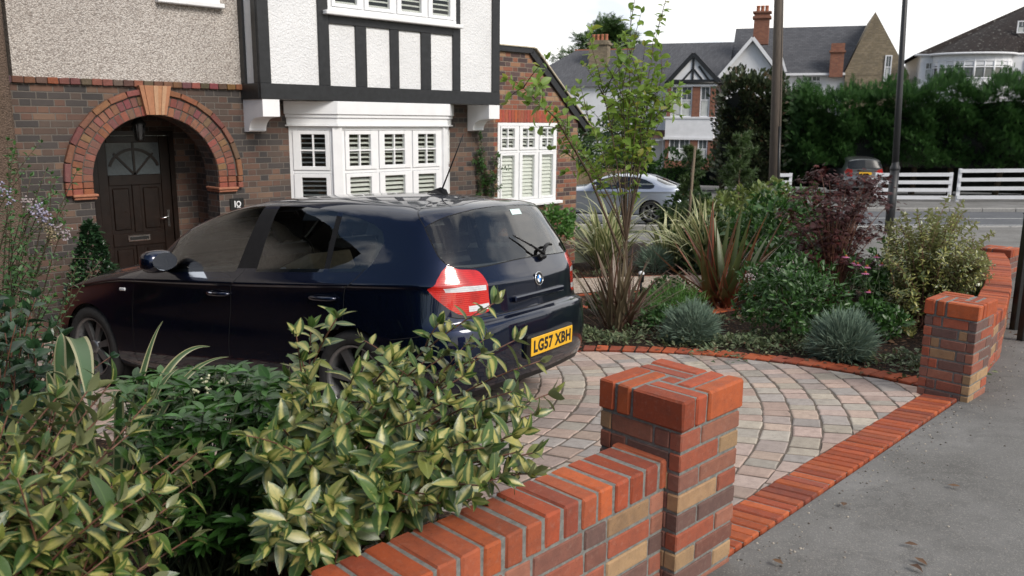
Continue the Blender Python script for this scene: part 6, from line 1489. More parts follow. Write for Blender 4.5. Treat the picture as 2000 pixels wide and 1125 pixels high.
# long low limb reaching to the left
a0 = at(1222, 520, 10.0); lim = [a0, at(1150, 340, 9.7), at(1085, 230, 9.2), at(1022, 172, 8.9)]; cu = [lim[0]+(lim[1]-lim[0])*q for q in np.linspace(0, 1, 5)]+[lim[1]+(lim[2]-lim[1])*q for q in np.linspace(.2, 1, 5)]+[lim[2]+(lim[3]-lim[2])*q for q in np.linspace(.2, 1, 5)]
mb.tube(cu, np.linspace(.020, .004, len(cu)), 6); stem_leaves(cu, .60, .03, .12, out, .8, -.05)
for j in range(8): i = random.randint(8, 14); a = cu[i]; branch(a, a+(rv(.3)+Vector((-.1, 0, .12))).normalized()*random.uniform(.25, .5), .006, .002, Vector((0, 0, .04)), 1, .15)
leaf_mesh('crown', out, L_tree, t, T_OVAL, (.8, 1.15)); mb.build('trunk', M_bark, t)
# lower planting and shrubs at the back of the garden
G_b = 'shrubs along the far edge of the garden'
for k, (x, y, r_) in enumerate(((7.4, 2.9, .3), (6.6, 4.6, .2), (8.9, 4.4, .35), (9.4, 3.3, .4), (8.9, 5.1, .3), (9.6, 4.0, .4), (7.0, 5.6, .2), (8.6, 5.9, .22), (9.4, 2.9, .35))):
    bush('low_leafy_plant', 'low leafy green filler plant on the soil among the larger shrubs', 'plant', (x, y, float(gh(x, y))+r_*.45), (r_, r_, r_*.6), int(900*r_), .055, (L_hebe, L_cean, L_dark, L_choi)[k % 4], (T_SMALL, T_NARROW)[k % 2], 4, .3, .7, -.4, 'low filler plants in the bed')
bush('feathery_plant', 'low feathery green plant between the bronze and the red flax', 'plant', (7.35, 5.0, -.30), (.36, .36, .22), 450, .10, L_young, T_NEEDLE, 4, .3, .6, -.5, base=(7.35, 5.0))
bush('low_green_plant', 'low light green plant in front of the gravel path near the red flax', 'plant', (8.0, 5.5, -.38), (.30, .30, .14), 220, .06, L_grey, T_SMALL, 3, .3, .5, -.3)
for (px, py, Z, rx, rz, n, L, mt, lb) in ((1350, 435, 16.0, .60, .62, 950, .10, L_dark, 'dark green bush on the garden edge in front of the silver car'), (1455, 450, 14.0, .85, .66, 1300, .09, L_shrub, 'yellow green bush at the garden edge between the pole and the red flax'), (1415, 485, 13.0, .7, .5, 900, .09, L_dark, 'dark green bush behind the stiff red flax'), (1530, 470, 11.5, .80, .70, 1300, .08, L_hebe, 'dark green bush behind the purple maple'), (1575, 520, 10.2, .55, .45, 800, .07, L_hebe, 'dark bush between the red flax and the maple stems'),
                                        (1495, 428, 16, .75, .72, 1000, .10, L_shrub, 'pale green bush below the utility pole'), (1085, 440, 13.2, .35, .3, 350, .07, L_young, 'small green plant by the corner of the side extension'), (1760, 560, 9.4, .45, .5, 600, .07, L_hebe, 'dark plant between the maple and the pale shrub')):
    c = at(px, py, Z); bush('garden_bush', lb, 'shrub', c, (rx, rx, rz), n, L, mt, T_SMALL, 7, .35, .5, -.8, G_b)
def pine(name, label, px, top, bot, Z, spread, n=46):
    a, b = at(px, bot, Z), at(px+8, top, Z); b0 = ground_at(a); t = thing(name, label, 'tree', b0, 'thin young pines in the garden'); mb = MB(); mb.tube([b0, a, b], [.022, .018, .006], 6); P, D = [], []
    for k in range(n):
        f_ = random.random()**.8; p0 = b0+(b-b0)*(.30+.68*f_); an = random.uniform(0, 6.28); d = Vector((cos(an), sin(an), .45)).normalized(); L = spread*(1.05-.75*f_)*random.uniform(.5, 1.1); e = p0+d*L; mb.tube([p0, e], [.006, .003], 4)
        for q in np.linspace(.25, 1, 9):
            for j in range(16): P.append(tuple(p0+(e-p0)*q)); D.append(tuple((d*.9+rv(.65)).normalized()))
    leaves('crown', P, D, rng.normal(size=(len(P), 3)), .10*(.7+.5*rng.random(len(P))), L_pine, t, tmpl_needle(.05)); mb.build('trunk', M_bark, t)
pine('young_pine', 'thin young pine left of the utility pole', 1440, 262, 420, 14.5, .55, 60)
pine('young_pine', 'thin young pine above the dark bush beside the silver car', 1345, 285, 430, 14.8, .40, 38)
# stakes, lights
t = thing('tree_stake', 'slim leaning wooden stake beside the thin pine', 'stake', ground_at(at(1343, 480, 14.4))); mb = MB(); mb.tube([ground_at(at(1340, 480, 14.4)), at(1358, 285, 14.2)], [.024, .020], 8); mb.build('stake', M_bark_pale, t)
for (px, py, Z, lb) in ((1252, 555, 9.6, 'small black garden light with white cap behind the bronze flax'), (1068, 440, 12.2, 'short black garden post near the wall of the side extension')):
    p = at(px, py, Z); b = ground_at(p); t = thing('garden_light', lb, 'garden light', b); mb = MB(); h = .38 if px > 1200 else .75; mb.tube([b, b+Vector((0, 0, h))], .014 if px > 1200 else .02, 8); mb.lathe(b+Vector((0, 0, h-.1)), [(.02, 0), (.032, .01), (.034, .08), (.03, .1)], 12); mb.build('post', M_dark_iron, t)
    mb = MB(); mb.lathe(b+Vector((0, 0, h)), [(.034, -.004), (.036, .012), (.02, .03), (0, .034)], 12); mb.build('cap', M_white if px > 1200 else M_dark_iron, t)
# ground cover along the bed edge, fallen leaves and bark
gcP, gcD, gcL = [], [], []
clumps = []
for k in range(60):
    a = rad(random.uniform(-14, 62)); r_ = BR+.20+random.uniform(.10, .62); x, y = BC[0]+r_*cos(a), BC[1]+r_*sin(a); clumps.append((x, y, random.uniform(.07, .20)))
for k in range(70): clumps.append((random.uniform(5.6, 10.5), random.uniform(3.2, 9.0), random.uniform(.08, .2)))
for x, y, r_ in clumps:
    if in_poly(x, y, PATH_A+PATH_B[::-1]): continue
    for j in range(int(420*r_)):
        q = random.gauss(0, r_*.6), random.gauss(0, r_*.6); hx = max(0, 1-(q[0]**2+q[1]**2)/(r_*1.2)**2); gcP.append((x+q[0], y+q[1], float(gh(x+q[0], y+q[1]))+.012+.085*hx*random.random())); gcD.append((q[0]+random.gauss(0, .1), q[1]+random.gauss(0, .1), random.uniform(0, .15))); gcL.append(random.uniform(.025, .055))
o = leaves('ground_cover', gcP, gcD, np.tile((0, 0, 1.), (len(gcP), 1))+rng.normal(size=(len(gcP), 3))*.35, gcL, L_grey, None, T_SMALL); tag(o, 'low grey green ground cover plants along the curved bed edge', 'ground cover', kind='stuff')
lp, ld = [], []
for k in range(1500):
    x, y = random.uniform(5.3, 11), random.uniform(1.9, 9)
    if in_poly(x, y, DRIVE) or in_poly(x, y, PATH_A+PATH_B[::-1]): continue
    lp.append((x, y, float(gh(x, y))+.022)); ld.append((random.gauss(0, 1), random.gauss(0, 1), random.gauss(0, .2)))
for k in range(900): x, y = random.uniform(-1.5, 2.2), random.uniform(1.9, 6); lp.append((x, y, float(gh(x, y))+.03)); ld.append((random.gauss(0, 1), random.gauss(0, 1), random.gauss(0, .2)))
M_litter = t_leaf('dry_leaf', (.06, .03, .018), (.16, .085, .04), .8, .1)
o = leaves('leaf_litter', lp, ld, np.tile((0, 0, 1.), (len(lp), 1))+rng.normal(size=(len(lp), 3))*.3, .03+.035*rng.random(len(lp)), M_litter, None, T_SMALL); tag(o, 'dry leaves and bark chips on the dark soil', 'leaf litter', kind='stuff')
# grit and stray pebbles where the pavement meets walls and strip
mb = MB(); n_ = 0
while n_ < 900:
    x = random.uniform(2.6, 9.5); band_ = abs(random.gauss(0, .12 if x < 5.6 else .22)); y = (STRIP_OUT(x) if x < 5.6 else np.interp(x, [p[0] for p in CW], [p[1] for p in CW]))-.02-band_
    if random.random() < .25: x = random.uniform(2.2, 7); y = random.uniform(-.6, 1.5)
    s_ = random.choice((.002, .003, .003, .004, .006)); z = float(gh(x, y)); c = random.choice(((.30, .27, .23), (.18, .16, .14), (.42, .38, .32), (.10, .09, .08)))
    mb.lathe((x, y, z-.012), [(0, s_*1.1), (s_, s_*.4), (s_*.8, -.01)], 5, (random.gauss(0, .2), random.gauss(0, .2), 1), col=c, smooth=False); n_ += 1
o = mb.build('gravel_grit', attr_brick('grit_stone', .9, .2, .2)); tag(o, 'loose grit and tiny stones on the tarmac pavement', 'grit', kind='stuff')
P_ = [at(1580, 985, 3.3)]; lp = [];
for (px, py) in ((1647, 992), (1765, 1065), (1775, 1110), (1785, 1095), (1850, 950), (1530, 1105)):
    d = (at(px, py, 10)-Vector((0, 0, CAM_H))); s_ = 0
    tt = 2.0
    for _ in range(80):
        q = Vector((0, 0, CAM_H))+d*(tt/10)
        if q.z < gh(q.x, q.y): break
        tt += .03
    lp.append((q.x, q.y, float(gh(q.x, q.y))+.006))
o = leaves('fallen_leaves', lp, rng.normal(size=(len(lp), 3))*np.array((1, 1, .05)), np.tile((0, 0, 1.), (len(lp), 1)), np.full(len(lp), .05), M_litter, None, T_SMALL); tag(o, 'few dry leaves lying on the grey pavement', 'leaf litter', kind='stuff')
# black posts on the pavement at the right edge
for (x, y, lb) in ((8.55, 2.055, 'slim black metal post at the right edge, the one nearer the curved wall'), (8.03, 1.86, 'slim black metal post at the right edge, the one nearer the lens')):
    b = gp(x, y); t = thing('metal_post', lb, 'post', b); mb = MB(); mb.brick(b, (.8, -.6, 0), (.6, .8, 0), (0, 0, 1), (-.035, -.035, -.05), (.035, .035, 1.05), ch=.004); mb.build('post', M_dark_iron, t); mb = MB(); mb.brick(b, (.8, -.6, 0), (.6, .8, 0), (0, 0, 1), (-.04, -.04, 1.05), (.04, .04, 1.065), ch=.004); mb.build('cap', M_dark_iron, t)
# ------------------------------------------------------------------ across the side street
simple_car('parked_car', 'silver coupe parked in the side street beyond the corner of the house', COUPE, M_silver, (20.62, 14.85, -1.25), math.atan2(.89, -.45)+.06, DLO2, GL2, TL2, plate_c=M_plate, plate_z=.62, rear_x=-1.10)
R3 = [[(p[0]+(.0 if r < 7 else -.10*min(1, max(0, (k-8)/3))), p[1], p[2] if p[2] < .3 else .3+(p[2]-.3)*1.20) for k, p in enumerate(row)] for r, row in enumerate(HATCH.R.tolist())]
SUV = Skin(R3)
simple_car('parked_car', 'grey tall car seen from behind, parked under the hedge across the street', SUV, M_greyp, (36.9, 15.6, -1.42), math.atan2(.70, .71)-.15, DLO, GLASS, TAIL, plate_c=M_plate, plate_z=.95, rear_x=-.88, rear_glass=plain('tinted_rear_glass', (.02, .023, .025), .25, spec=.3))
# utility pole and lamp column
pb = Vector((27.6, 14.6, float(gh(27.6, 14.6)))); t = thing('utility_pole', 'tall brown wooden utility pole across the street with a pipe up its side', 'utility pole', pb)
pb2 = at(1513, 395, 27.0); pb = ground_at(pb2); t.location = pb
mb = MB(); mb.tube([pb-Vector((0, 0, .3)), pb+Vector((0, 0, 4))-_r*.19, pb+Vector((0, 0, 9.5))-_r*.45], [.185, .160, .125], 16); mb.build('pole', M_pole, t)
mb = MB(); d = -_f; d = Vector((d.x, d.y, 0)).normalized(); e = Vector((-d.y, d.x, 0)); q = pb+d*.15+e*.07
mb.tube([q, q+Vector((0, 0, 2.8))-_r*.13], .045, 8); mb.tube([q+Vector((0, 0, 2.8))-_r*.13, q+Vector((0, 0, 9))-d*.05-_r*.42], .012, 6); mb.build('cable_guard', M_dark_iron, t)
lb_ = ground_at(at(1737, 440, 20.0)); t = thing('lamp_column', 'tall dark grey street lamp column behind the purple maple', 'street lamp', lb_)
mb = MB(); mb.tube([lb_-Vector((0, 0, .2)), lb_+Vector((0, 0, 1.45))], .105, 14); mb.lathe(lb_+Vector((0, 0, 1.45)), [(.105, 0), (.118, .02), (.118, .06), (.085, .12), (.075, .2)], 14); mb.tube([lb_+Vector((0, 0, 1.55)), lb_+Vector((0, 0, 3.2))-_r*.07, lb_+Vector((0, 0, 7.6))-_r*.24], [.076, .07, .045], 12); mb.tube([lb_+Vector((0, 0, 7.55))-_r*.24, lb_+Vector((.5, -.1, 7.9)), lb_+Vector((1.2, -.2, 7.95))], .03, 8); mb.build('column', plain('grey_lamp_paint', (.022, .023, .025), .5, var=.2), t)
mb = MB(); mb.brick(lb_+Vector((1.2, -.2, 7.9)), (1, -.17, 0), (.17, 1, 0), (0, 0, 1), (0, -.12, 0), (.55, .12, .12), ch=.04); mb.build('lantern', M_lead, t)
# frames for the far side: origin on the far side, U right along the street, Wd away from it
UB = Vector((.45, -.89, 0)).normalized(); WB = Vector((-UB.y, UB.x, 0)); ZB = Vector((0, 0, 1))
class FB:
    def __init__(s, o): s.o = Vector(o)
    def p(s, u, w_, z): q = s.o+UB*u+WB*w_; q.z = z; return q
    def box(s, mb, a, b, **k):
        o = Vector((s.o.x, s.o.y, 0)); mb.obox(o, UB, WB, ZB, a, b, **k)
    def quad(s, mb, pts, **k): mb.poly([s.p(*p) for p in pts], **k)
# white rail fences
FE = FB(at(1860, 400, 33.0)); zg = lambda u: float(gh(*(FE.p(u, 0, 0).xy)))
def rail_fence(label, u0, u1, h, posts):
    b = FE.p(u0, 0, 0); b.z = zg(u0); t = thing('rail_fence', label, 'fence', b, 'white rail fences across the street')
    for u in posts: mb = MB(); z = zg(u); FE.box(mb, (u-.06, -.05, z-.2), (u+.06, .05, z+h)); mb.build('post', M_white_wall, t)
    mb = MB()
    for k in range(4):
        za = h*(.12+.27*k); z0 = zg(u0); z1 = zg(u1); d = (UB*(u1-u0)+ZB*(z1-z0)).normalized(); n = WB.cross(d) if False else d.cross(WB); o = FE.p(u0, -.055, z0+za); L = (u1-u0); mb.obox(o, d, WB, ZB, (0, -.035, -.07), (L*1.0005, 0, .07))
    mb.build('rails', M_white_wall, t)
rail_fence('white four rail fence at the far right across the street', .12, 5.2, 1.27, (.15, 2.6, 5.1)); rail_fence('white four rail fence between the lamp column and the taller fence', -2.9, -.1, 1.12, (-2.85, -.15)); rail_fence('short white fence post and rails beside the utility pole', -6.95, -6.1, 1.1, (-6.9, -6.15))
# the big clipped hedge
def hedge(name, label, u0, u1, w0, w1, z0, ztop, n, L, mat, fo, trunks=0, ragged=.35, low=1.0, dens=.6, cat='hedge', tm=T_SPRAY):
    b = fo.p((u0+u1)/2, (w0+w1)/2, 0); b.z = float(gh(b.x, b.y)); t = thing(name, label, cat, b); P, D, N = [], [], []
    ph = [random.uniform(0, 6) for _ in range(8)]
    top = lambda u: ztop(u) if callable(ztop) else ztop
    for k in range(n):
        u = random.uniform(u0, u1); tz = top(u); bulge = .35*sin(u*1.7+ph[0])+.22*sin(u*4.1+ph[1]); r_ = random.random()
        if r_ < .72:
            z = z0+low+(tz-z0-low)*random.random()**.9; lump = .28*sin(z*2.3+u*1.3+ph[2])+.2*sin(z*5+u*3.7+ph[3]); w_ = w0+bulge+lump+abs(random.gauss(0, .28)); d = (-WB*1.0+ZB*random.uniform(.2, 1.1)+UB*random.gauss(0, .5))
        elif r_ < .9:
            w_ = random.uniform(w0, w1); z = tz+.25*sin(u*2.9+ph[4])+.18*sin(w_*3+u*5)+random.gauss(0, .06)+ragged*(random.random()**4); d = (ZB*1.2+UB*random.gauss(0, .35)-WB*.3)
        else:
            s_ = random.choice((0, 1)); u = (u0, u1)[s_]+random.gauss(0, .2); z = z0+low+(tz-z0-low)*random.random(); w_ = random.uniform(w0, w1); d = (UB*(2*s_-1)+ZB*.7+rv(.3))
        p = fo.p(u, w_, z); P.append(tuple(p)); D.append(tuple(d.normalized())); N.append(tuple((-WB*.6+ZB*.5+rv(.6)).normalized()))
    leaves('foliage', P, D, N, L*(.6+.7*rng.random(n)), mat, t, tm)
    mb = MB()
    if trunks:
        for k in range(trunks): u = u0+(u1-u0)*(k+.5)/trunks+random.uniform(-.3, .3); w_ = (w0+w1)/2+random.uniform(-.3, .3); q = fo.p(u, w_, z0-.3); mb.tube([q, q+ZB*2+UB*random.uniform(-.2, .2), q+ZB*(top(u)-z0)*.8], [.14, .12, .05], 7)
        mb.build('trunks', M_stem, t)
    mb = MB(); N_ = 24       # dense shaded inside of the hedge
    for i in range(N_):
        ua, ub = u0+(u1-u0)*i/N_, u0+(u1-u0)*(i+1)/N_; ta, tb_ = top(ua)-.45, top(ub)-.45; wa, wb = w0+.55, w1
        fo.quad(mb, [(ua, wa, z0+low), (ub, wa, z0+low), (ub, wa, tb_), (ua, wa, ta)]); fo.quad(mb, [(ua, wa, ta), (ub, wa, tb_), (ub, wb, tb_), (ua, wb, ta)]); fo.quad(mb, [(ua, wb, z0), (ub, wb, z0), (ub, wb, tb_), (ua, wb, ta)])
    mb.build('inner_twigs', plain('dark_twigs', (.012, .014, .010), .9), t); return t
HF = FB(at(1800, 330, 36.5)); zz_ = -1.4
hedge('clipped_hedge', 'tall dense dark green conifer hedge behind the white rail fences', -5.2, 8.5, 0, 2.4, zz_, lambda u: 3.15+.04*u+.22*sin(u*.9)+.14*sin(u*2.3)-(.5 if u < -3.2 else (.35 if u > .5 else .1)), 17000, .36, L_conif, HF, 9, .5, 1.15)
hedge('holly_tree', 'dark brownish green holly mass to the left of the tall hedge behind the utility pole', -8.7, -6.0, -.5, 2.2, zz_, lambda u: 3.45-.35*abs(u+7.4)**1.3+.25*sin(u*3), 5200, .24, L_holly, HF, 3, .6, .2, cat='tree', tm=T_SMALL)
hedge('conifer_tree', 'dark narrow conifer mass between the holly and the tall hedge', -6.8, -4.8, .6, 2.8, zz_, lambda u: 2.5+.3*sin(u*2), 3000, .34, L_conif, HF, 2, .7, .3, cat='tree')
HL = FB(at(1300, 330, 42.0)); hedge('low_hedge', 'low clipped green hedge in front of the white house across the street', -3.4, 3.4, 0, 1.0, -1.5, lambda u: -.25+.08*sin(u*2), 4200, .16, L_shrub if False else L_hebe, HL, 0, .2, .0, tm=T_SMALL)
# tan closeboard fence seen past the corner of the house
TF = FB(at(1160, 375, 43.0)); b = TF.p(0, 0, -1.6); t = thing('board_fence', 'tan upright board fence beyond the corner of the house', 'fence', b); mb = MB()
for k in range(44): TF.box(mb, (-3.2+.11*k, -.012+.008*(k % 2), -1.7), (-3.2+.11*k+.10, .008, -.75+.01*(k % 3)))
mb.build('boards', M_fence_wood, t); mb = MB(); TF.box(mb, (-3.2, .02, -1.0), (1.6, .08, -.9)); TF.box(mb, (-3.2, .02, -1.5), (1.6, .08, -1.4)); mb.build('rails', M_fence_wood, t)

# white bay-fronted house
M_fglass = plain('far_window_glass', (.10, .115, .12), .12, var=.3, scale=2, spec=.8); M_curtain = plain('net_curtain', (.5, .52, .5), .8, var=.15, scale=4)
def far_window(hs, fo, u0, u1, z0, z1, w_, cols=2, rows=2, name='window'):
    mb = MB(); f_ = .07
    fo.box(mb, (u0, w_-.06, z0), (u1, w_+.02, z0+f_)); fo.box(mb, (u0, w_-.06, z1-f_), (u1, w_+.02, z1)); fo.box(mb, (u0, w_-.06, z0+f_), (u0+f_, w_+.02, z1-f_)); fo.box(mb, (u1-f_, w_-.06, z0+f_), (u1, w_+.02, z1-f_))
    for k in range(1, cols): um = u0+(u1-u0)*k/cols; fo.box(mb, (um-.035, w_-.05, z0+f_), (um+.035, w_+.02, z1-f_))
    zm = z0+(z1-z0)*.55
    if rows > 1: fo.box(mb, (u0+f_, w_-.045, zm-.03), (u1-f_, w_+.02, zm+.03))
    for k in range(cols):
        ua = u0+(u1-u0)*k/cols; ub = u0+(u1-u0)*(k+1)/cols; um = (ua+ub)/2; fo.box(mb, (um-.012, w_-.04, zm+.03), (um+.012, w_+.02, z1-f_))
    wd = mb.build(name, M_white_wall, hs); mb = MB(); fo.quad(mb, [(u0+.03, w_-.01, z0+.03), (u1-.03, w_-.01, z0+.03), (u1-.03, w_-.01, z1-.03), (u0+.03, w_-.01, z1-.03)]); mb.build('pane', M_fglass, wd)
    mb = MB(); fo.quad(mb, [(u0+.1, w_-.013, z0+.08), (u1-.1, w_-.013, z0+.08), (u1-.1, w_-.013, zm-.05), (u0+.1, w_-.013, zm-.05)]); mb.build('net', M_curtain, wd); return wd
HB_ = FB((46.944, 30.188, 0)); hs = thing('white_house', 'white rendered house with timbered gable and red brick bay across the street', 'house', HB_.p(0, 3, -1.5)); F = HB_
mb = MB()
F.box(mb, (-5.2, 1.2, .55), (1.05, 9, 4.15)); F.box(mb, (1.06, 0.6, .55), (4.1, 9, 4.6)); F.quad(mb, [(.92, .59, 4.6), (4.25, .59, 4.6), (2.68, .59, 6.62)]); F.box(mb, (4.11, 3, -1.6), (8.3, 9, 4.85)); F.box(mb, (-2.46, 0, .60), (.62, 1.19, 1.90)); F.box(mb, (-2.46, -.02, 3.92), (.55, 1.19, 4.14)); mb.build('wall', M_white_wall, hs)
mb = MB(); F.box(mb, (-5.2, 1.25, -1.7), (1.05, 9, .55)); F.box(mb, (1.06, .65, -1.7), (4.1, 9, .55)); F.box(mb, (-2.42, .03, -1.7), (.58, 1.18, -.86)); 
for a, b in ((-2.42, -2.2), (-.82, -.10 if False else -.35), (.30, .55)): F.box(mb, (a, .03, 1.91), (b, 1.18, 3.915)); F.box(mb, (a, .04, -.85), (b, 1.18, .59))
mb.build('brick_wall', M_brick_far, hs)
far_window(hs, F, -2.18, -.84, 1.95, 3.88, .15); far_window(hs, F, -.33, .28, 1.95, 3.88, .15, 1); far_window(hs, F, -2.18, -.84, -.85, .56, .15); far_window(hs, F, -.33, .28, -.85, .56, .15, 1); far_window(hs, F, 5.83, 6.9, 3.85, 4.62, 2.97, 2); 
mb = MB()
for z0, z1 in ((.50, .66), (1.84, 1.96), (3.86, 3.98)): mb = MB(); F.box(mb, (-2.55, -.06, z0), (.66, 1.19, z1)); mb.build('cornice', M_white_wall, hs)
# porch left of the bay
mb = MB(); F.box(mb, (-4.95, .25, .40), (-2.5, 1.2, .58)); 
for u in (-4.93, -4.1, -3.3, -2.6): F.box(mb, (u-.05, .27, -1.6), (u+.05, .38, .40))
mb.build('porch', M_white_wall, hs); mb = MB(); F.quad(mb, [(-5.1, .15, .58), (-2.5, .15, .58), (-2.5, 1.3, 1.3), (-5.1, 1.3, 1.3)]); mb.build('porch_roof', plain('red_brown_tile', (.10, .05, .04), .8, var=.3), hs)
mb = MB(); F.box(mb, (-3.7, 1.1, -1.6), (-2.9, 1.19, .35)); mb.build('door', M_red_fence, hs); far_window(hs, F, -4.85, -3.85, -1.0, .3, 1.12, 2)
# timbered gable on the bay
mb = MB(); F.quad(mb, [(-2.2, -.05, 4.18), (.62, -.05, 4.18), (-.85, -.05, 5.78)]); mb.build('gable_panel', M_white_wall, hs)
mb = MB()
def bar(p, q, w2, wd0=-.12, wd1=-.04):
    a, b = Vector((p[0], 0, p[1])), Vector((q[0], 0, q[1])); d = (b-a).normalized(); n = Vector((-d.z, 0, d.x))
    poly = [a+n*w2, a-n*w2, b-n*w2, b+n*w2]; F.quad(mb, [(v.x, wd0, v.z) for v in poly]); F.quad(mb, [(v.x, wd1, v.z) for v in poly])
    for i in range(4): u_, v_ = poly[i], poly[(i+1) % 4]; F.quad(mb, [(u_.x, wd0, u_.z), (v_.x, wd0, v_.z), (v_.x, wd1, v_.z), (u_.x, wd1, u_.z)])
bar((-2.4, 4.12), (-.85, 5.85), .13, -.2); bar((.80, 4.12), (-.85, 5.85), .13, -.21); bar((-2.3, 4.18), (.7, 4.18), .10); bar((-.85, 4.2), (-.85, 5.6), .07, -.11); bar((-1.5, 4.2), (-.9, 4.9), .06, -.10); bar((-.2, 4.2), (-.8, 4.9), .06, -.10); bar((.2, 4.2), (-.5, 5.1), .06, -.105)
mb.build('gable_timber', M_black, hs)
mb = MB(); F.quad(mb, [(-.85, -.22, 5.92), (1.0, -.22, 4.08), (1.0, 3.2, 4.08), (-.85, 3.2, 5.92)]); F.quad(mb, [(-.85, -.22, 5.92), (-2.6, -.22, 4.08), (-2.6, 3.2, 4.08), (-.85, 3.2, 5.92)])
F.quad(mb, [(-5.5, .9, 4.0), (1.2, .9, 4.0), (1.2, 5, 6.98), (-5.5, 5, 6.98)]); F.quad(mb, [(-5.5, 9.2, 4.0), (1.2, 9.2, 4.0), (1.2, 5, 6.98), (-5.5, 5, 6.98)])
F.quad(mb, [(2.68, .3, 6.75), (4.5, .3, 4.4), (4.5, 6, 4.4), (2.68, 6, 6.75)]); F.quad(mb, [(2.68, .3, 6.75), (.8, .3, 4.4), (.8, 6, 4.4), (2.68, 6, 6.75)])
F.quad(mb, [(1.2, 2.6, 4.75), (8.2, 2.6, 4.75), (9.5, 6, 7.95), (1.2, 6, 7.95)]); F.quad(mb, [(1.2, 9.4, 4.75), (8.2, 9.4, 4.75), (9.5, 6, 7.95), (1.2, 6, 7.95)])
mb.build('roof', M_slate, hs)
mb = MB(); bar((.75, 4.42), (2.68, 6.80), .10, .22, .30); bar((4.6, 4.42), (2.68, 6.80), .10, .21, .30); mb.build('bargeboard', M_white_wall, hs)
mb = MB(); F.quad(mb, [(8.35, 2.4, 4.7), (11.2, 2.4, 4.7), (9.75, 2.4, 8.42)]) if False else None
# yellow brick gable end turned towards us on the right
q = lambda u, w_, z: (u, w_, z)
F.box(mb, (8.31, 2.6, -1.6), (12.0, 9.4, 4.6)); mb.add([F.p(8.2, 2.59, 4.6), F.p(12.0, 2.59, 4.6), F.p(9.75, 2.59, 8.4), F.p(8.2, 9.4, 4.6), F.p(12.0, 9.4, 4.6), F.p(9.75, 9.4, 8.4)], [(0, 1, 2), (3, 5, 4), (1, 4, 5, 2), (0, 2, 5, 3)]); mb.build('end_gable', M_stock, hs)
far_window(hs, F, 10.55, 10.95, 4.2, 5.8, 2.58, 1)
mb = MB(); F.box(mb, (2.55, 2.6, 6.6), (3.5, 3.4, 8.55)); F.box(mb, (2.45, 2.5, 8.2), (3.6, 3.5, 8.35)); F.box(mb, (2.45, 2.5, 8.55), (3.6, 3.5, 8.65)); ch = mb.build('chimney', M_brick_far, hs)
for k in range(3):
    mb = MB(); mb.lathe(F.p(2.75+.27*k, 3.0, 8.65), [(.12, 0), (.11, .3), (.13, .32), (.13, .38), (.09, .38), (.09, .1)], 10); mb.build('chimney_pot', M_terracotta, ch)
mb = MB(); F.box(mb, (7.35, 2.3, 4.5), (8.15, 2.9, 6.55)); F.box(mb, (7.27, 2.2, 6.0), (8.23, 3.0, 6.12)); mb.build('chimney', M_brick_far, hs)
mb = MB(); mb.tube([F.p(1.04, -.02, -1.5), F.p(1.04, -.02, 4.0)], .05, 8); mb.tube([F.p(-2.6, -.15, 4.08), F.p(1.1, -.15, 4.08)], .06, 8); mb.build('downpipe', M_dark_iron, hs)
mb = MB(); F.box(mb, (4.1, 2.45, 4.62), (8.3, 2.6, 4.76)); mb.build('gutter', M_white_wall, hs)
mb = MB(); F.box(mb, (4.62, 2.5, 4.7), (4.72, 3.3, 6.0)) if False else bar((4.35, 5.9), (4.75, 4.8), .07, 1.5, 1.7); mb.build('flashing', M_white_wall, hs)
# slate roofed neighbour behind the young tree
NH = FB(at(1180, 333, 57.0)); nh = thing('slate_house', 'slate roofed house with a chimney behind the young tree', 'house', NH.p(0, 2, -1.5)); F2 = NH
mb = MB(); F2.box(mb, (-6.5, 0, -1.7), (4.2, 8, 4.0)); mb.build('wall', M_white_wall, nh)
mb = MB(); F2.quad(mb, [(-6.8, -.3, 3.9), (4.4, -.3, 3.9), (4.4, 4, 6.6), (-3.2, 4, 6.6)]); F2.quad(mb, [(-6.8, 8.3, 3.9), (4.4, 8.3, 3.9), (4.4, 4, 6.6), (-3.2, 4, 6.6)]); mb.add([F2.p(-6.8, -.3, 3.9), F2.p(-3.2, 4, 6.6), F2.p(-6.8, 8.3, 3.9)], [(0, 1, 2)]); mb.build('roof', M_slate, nh)
mb = MB(); F2.box(mb, (-3.3, 4.0, 6.55), (4.4, 4.15, 6.68)); mb.build('ridge_tiles', M_terracotta, nh)
mb = MB(); F2.box(mb, (-1.75, 1.9, 4.8), (-.45, 2.9, 7.1)); F2.box(mb, (-1.85, 1.8, 6.8), (-.35, 3.0, 6.95)); ch = mb.build('chimney', M_stock, nh)
for k in range(4): mb = MB(); mb.lathe(F2.p(-1.55+.3*k, 2.4, 7.1), [(.12, 0), (.11, .35), (.14, .4), (.1, .42), (.1, .1)], 10); mb.build('chimney_pot', M_terracotta, ch)
far_window(nh, F2, -1.2, .4, -.6, .9, -.02); far_window(nh, F2, 1.4, 2.9, -.6, .9, -.02); far_window(nh, F2, 1.4, 2.9, 1.9, 3.4, -.02)
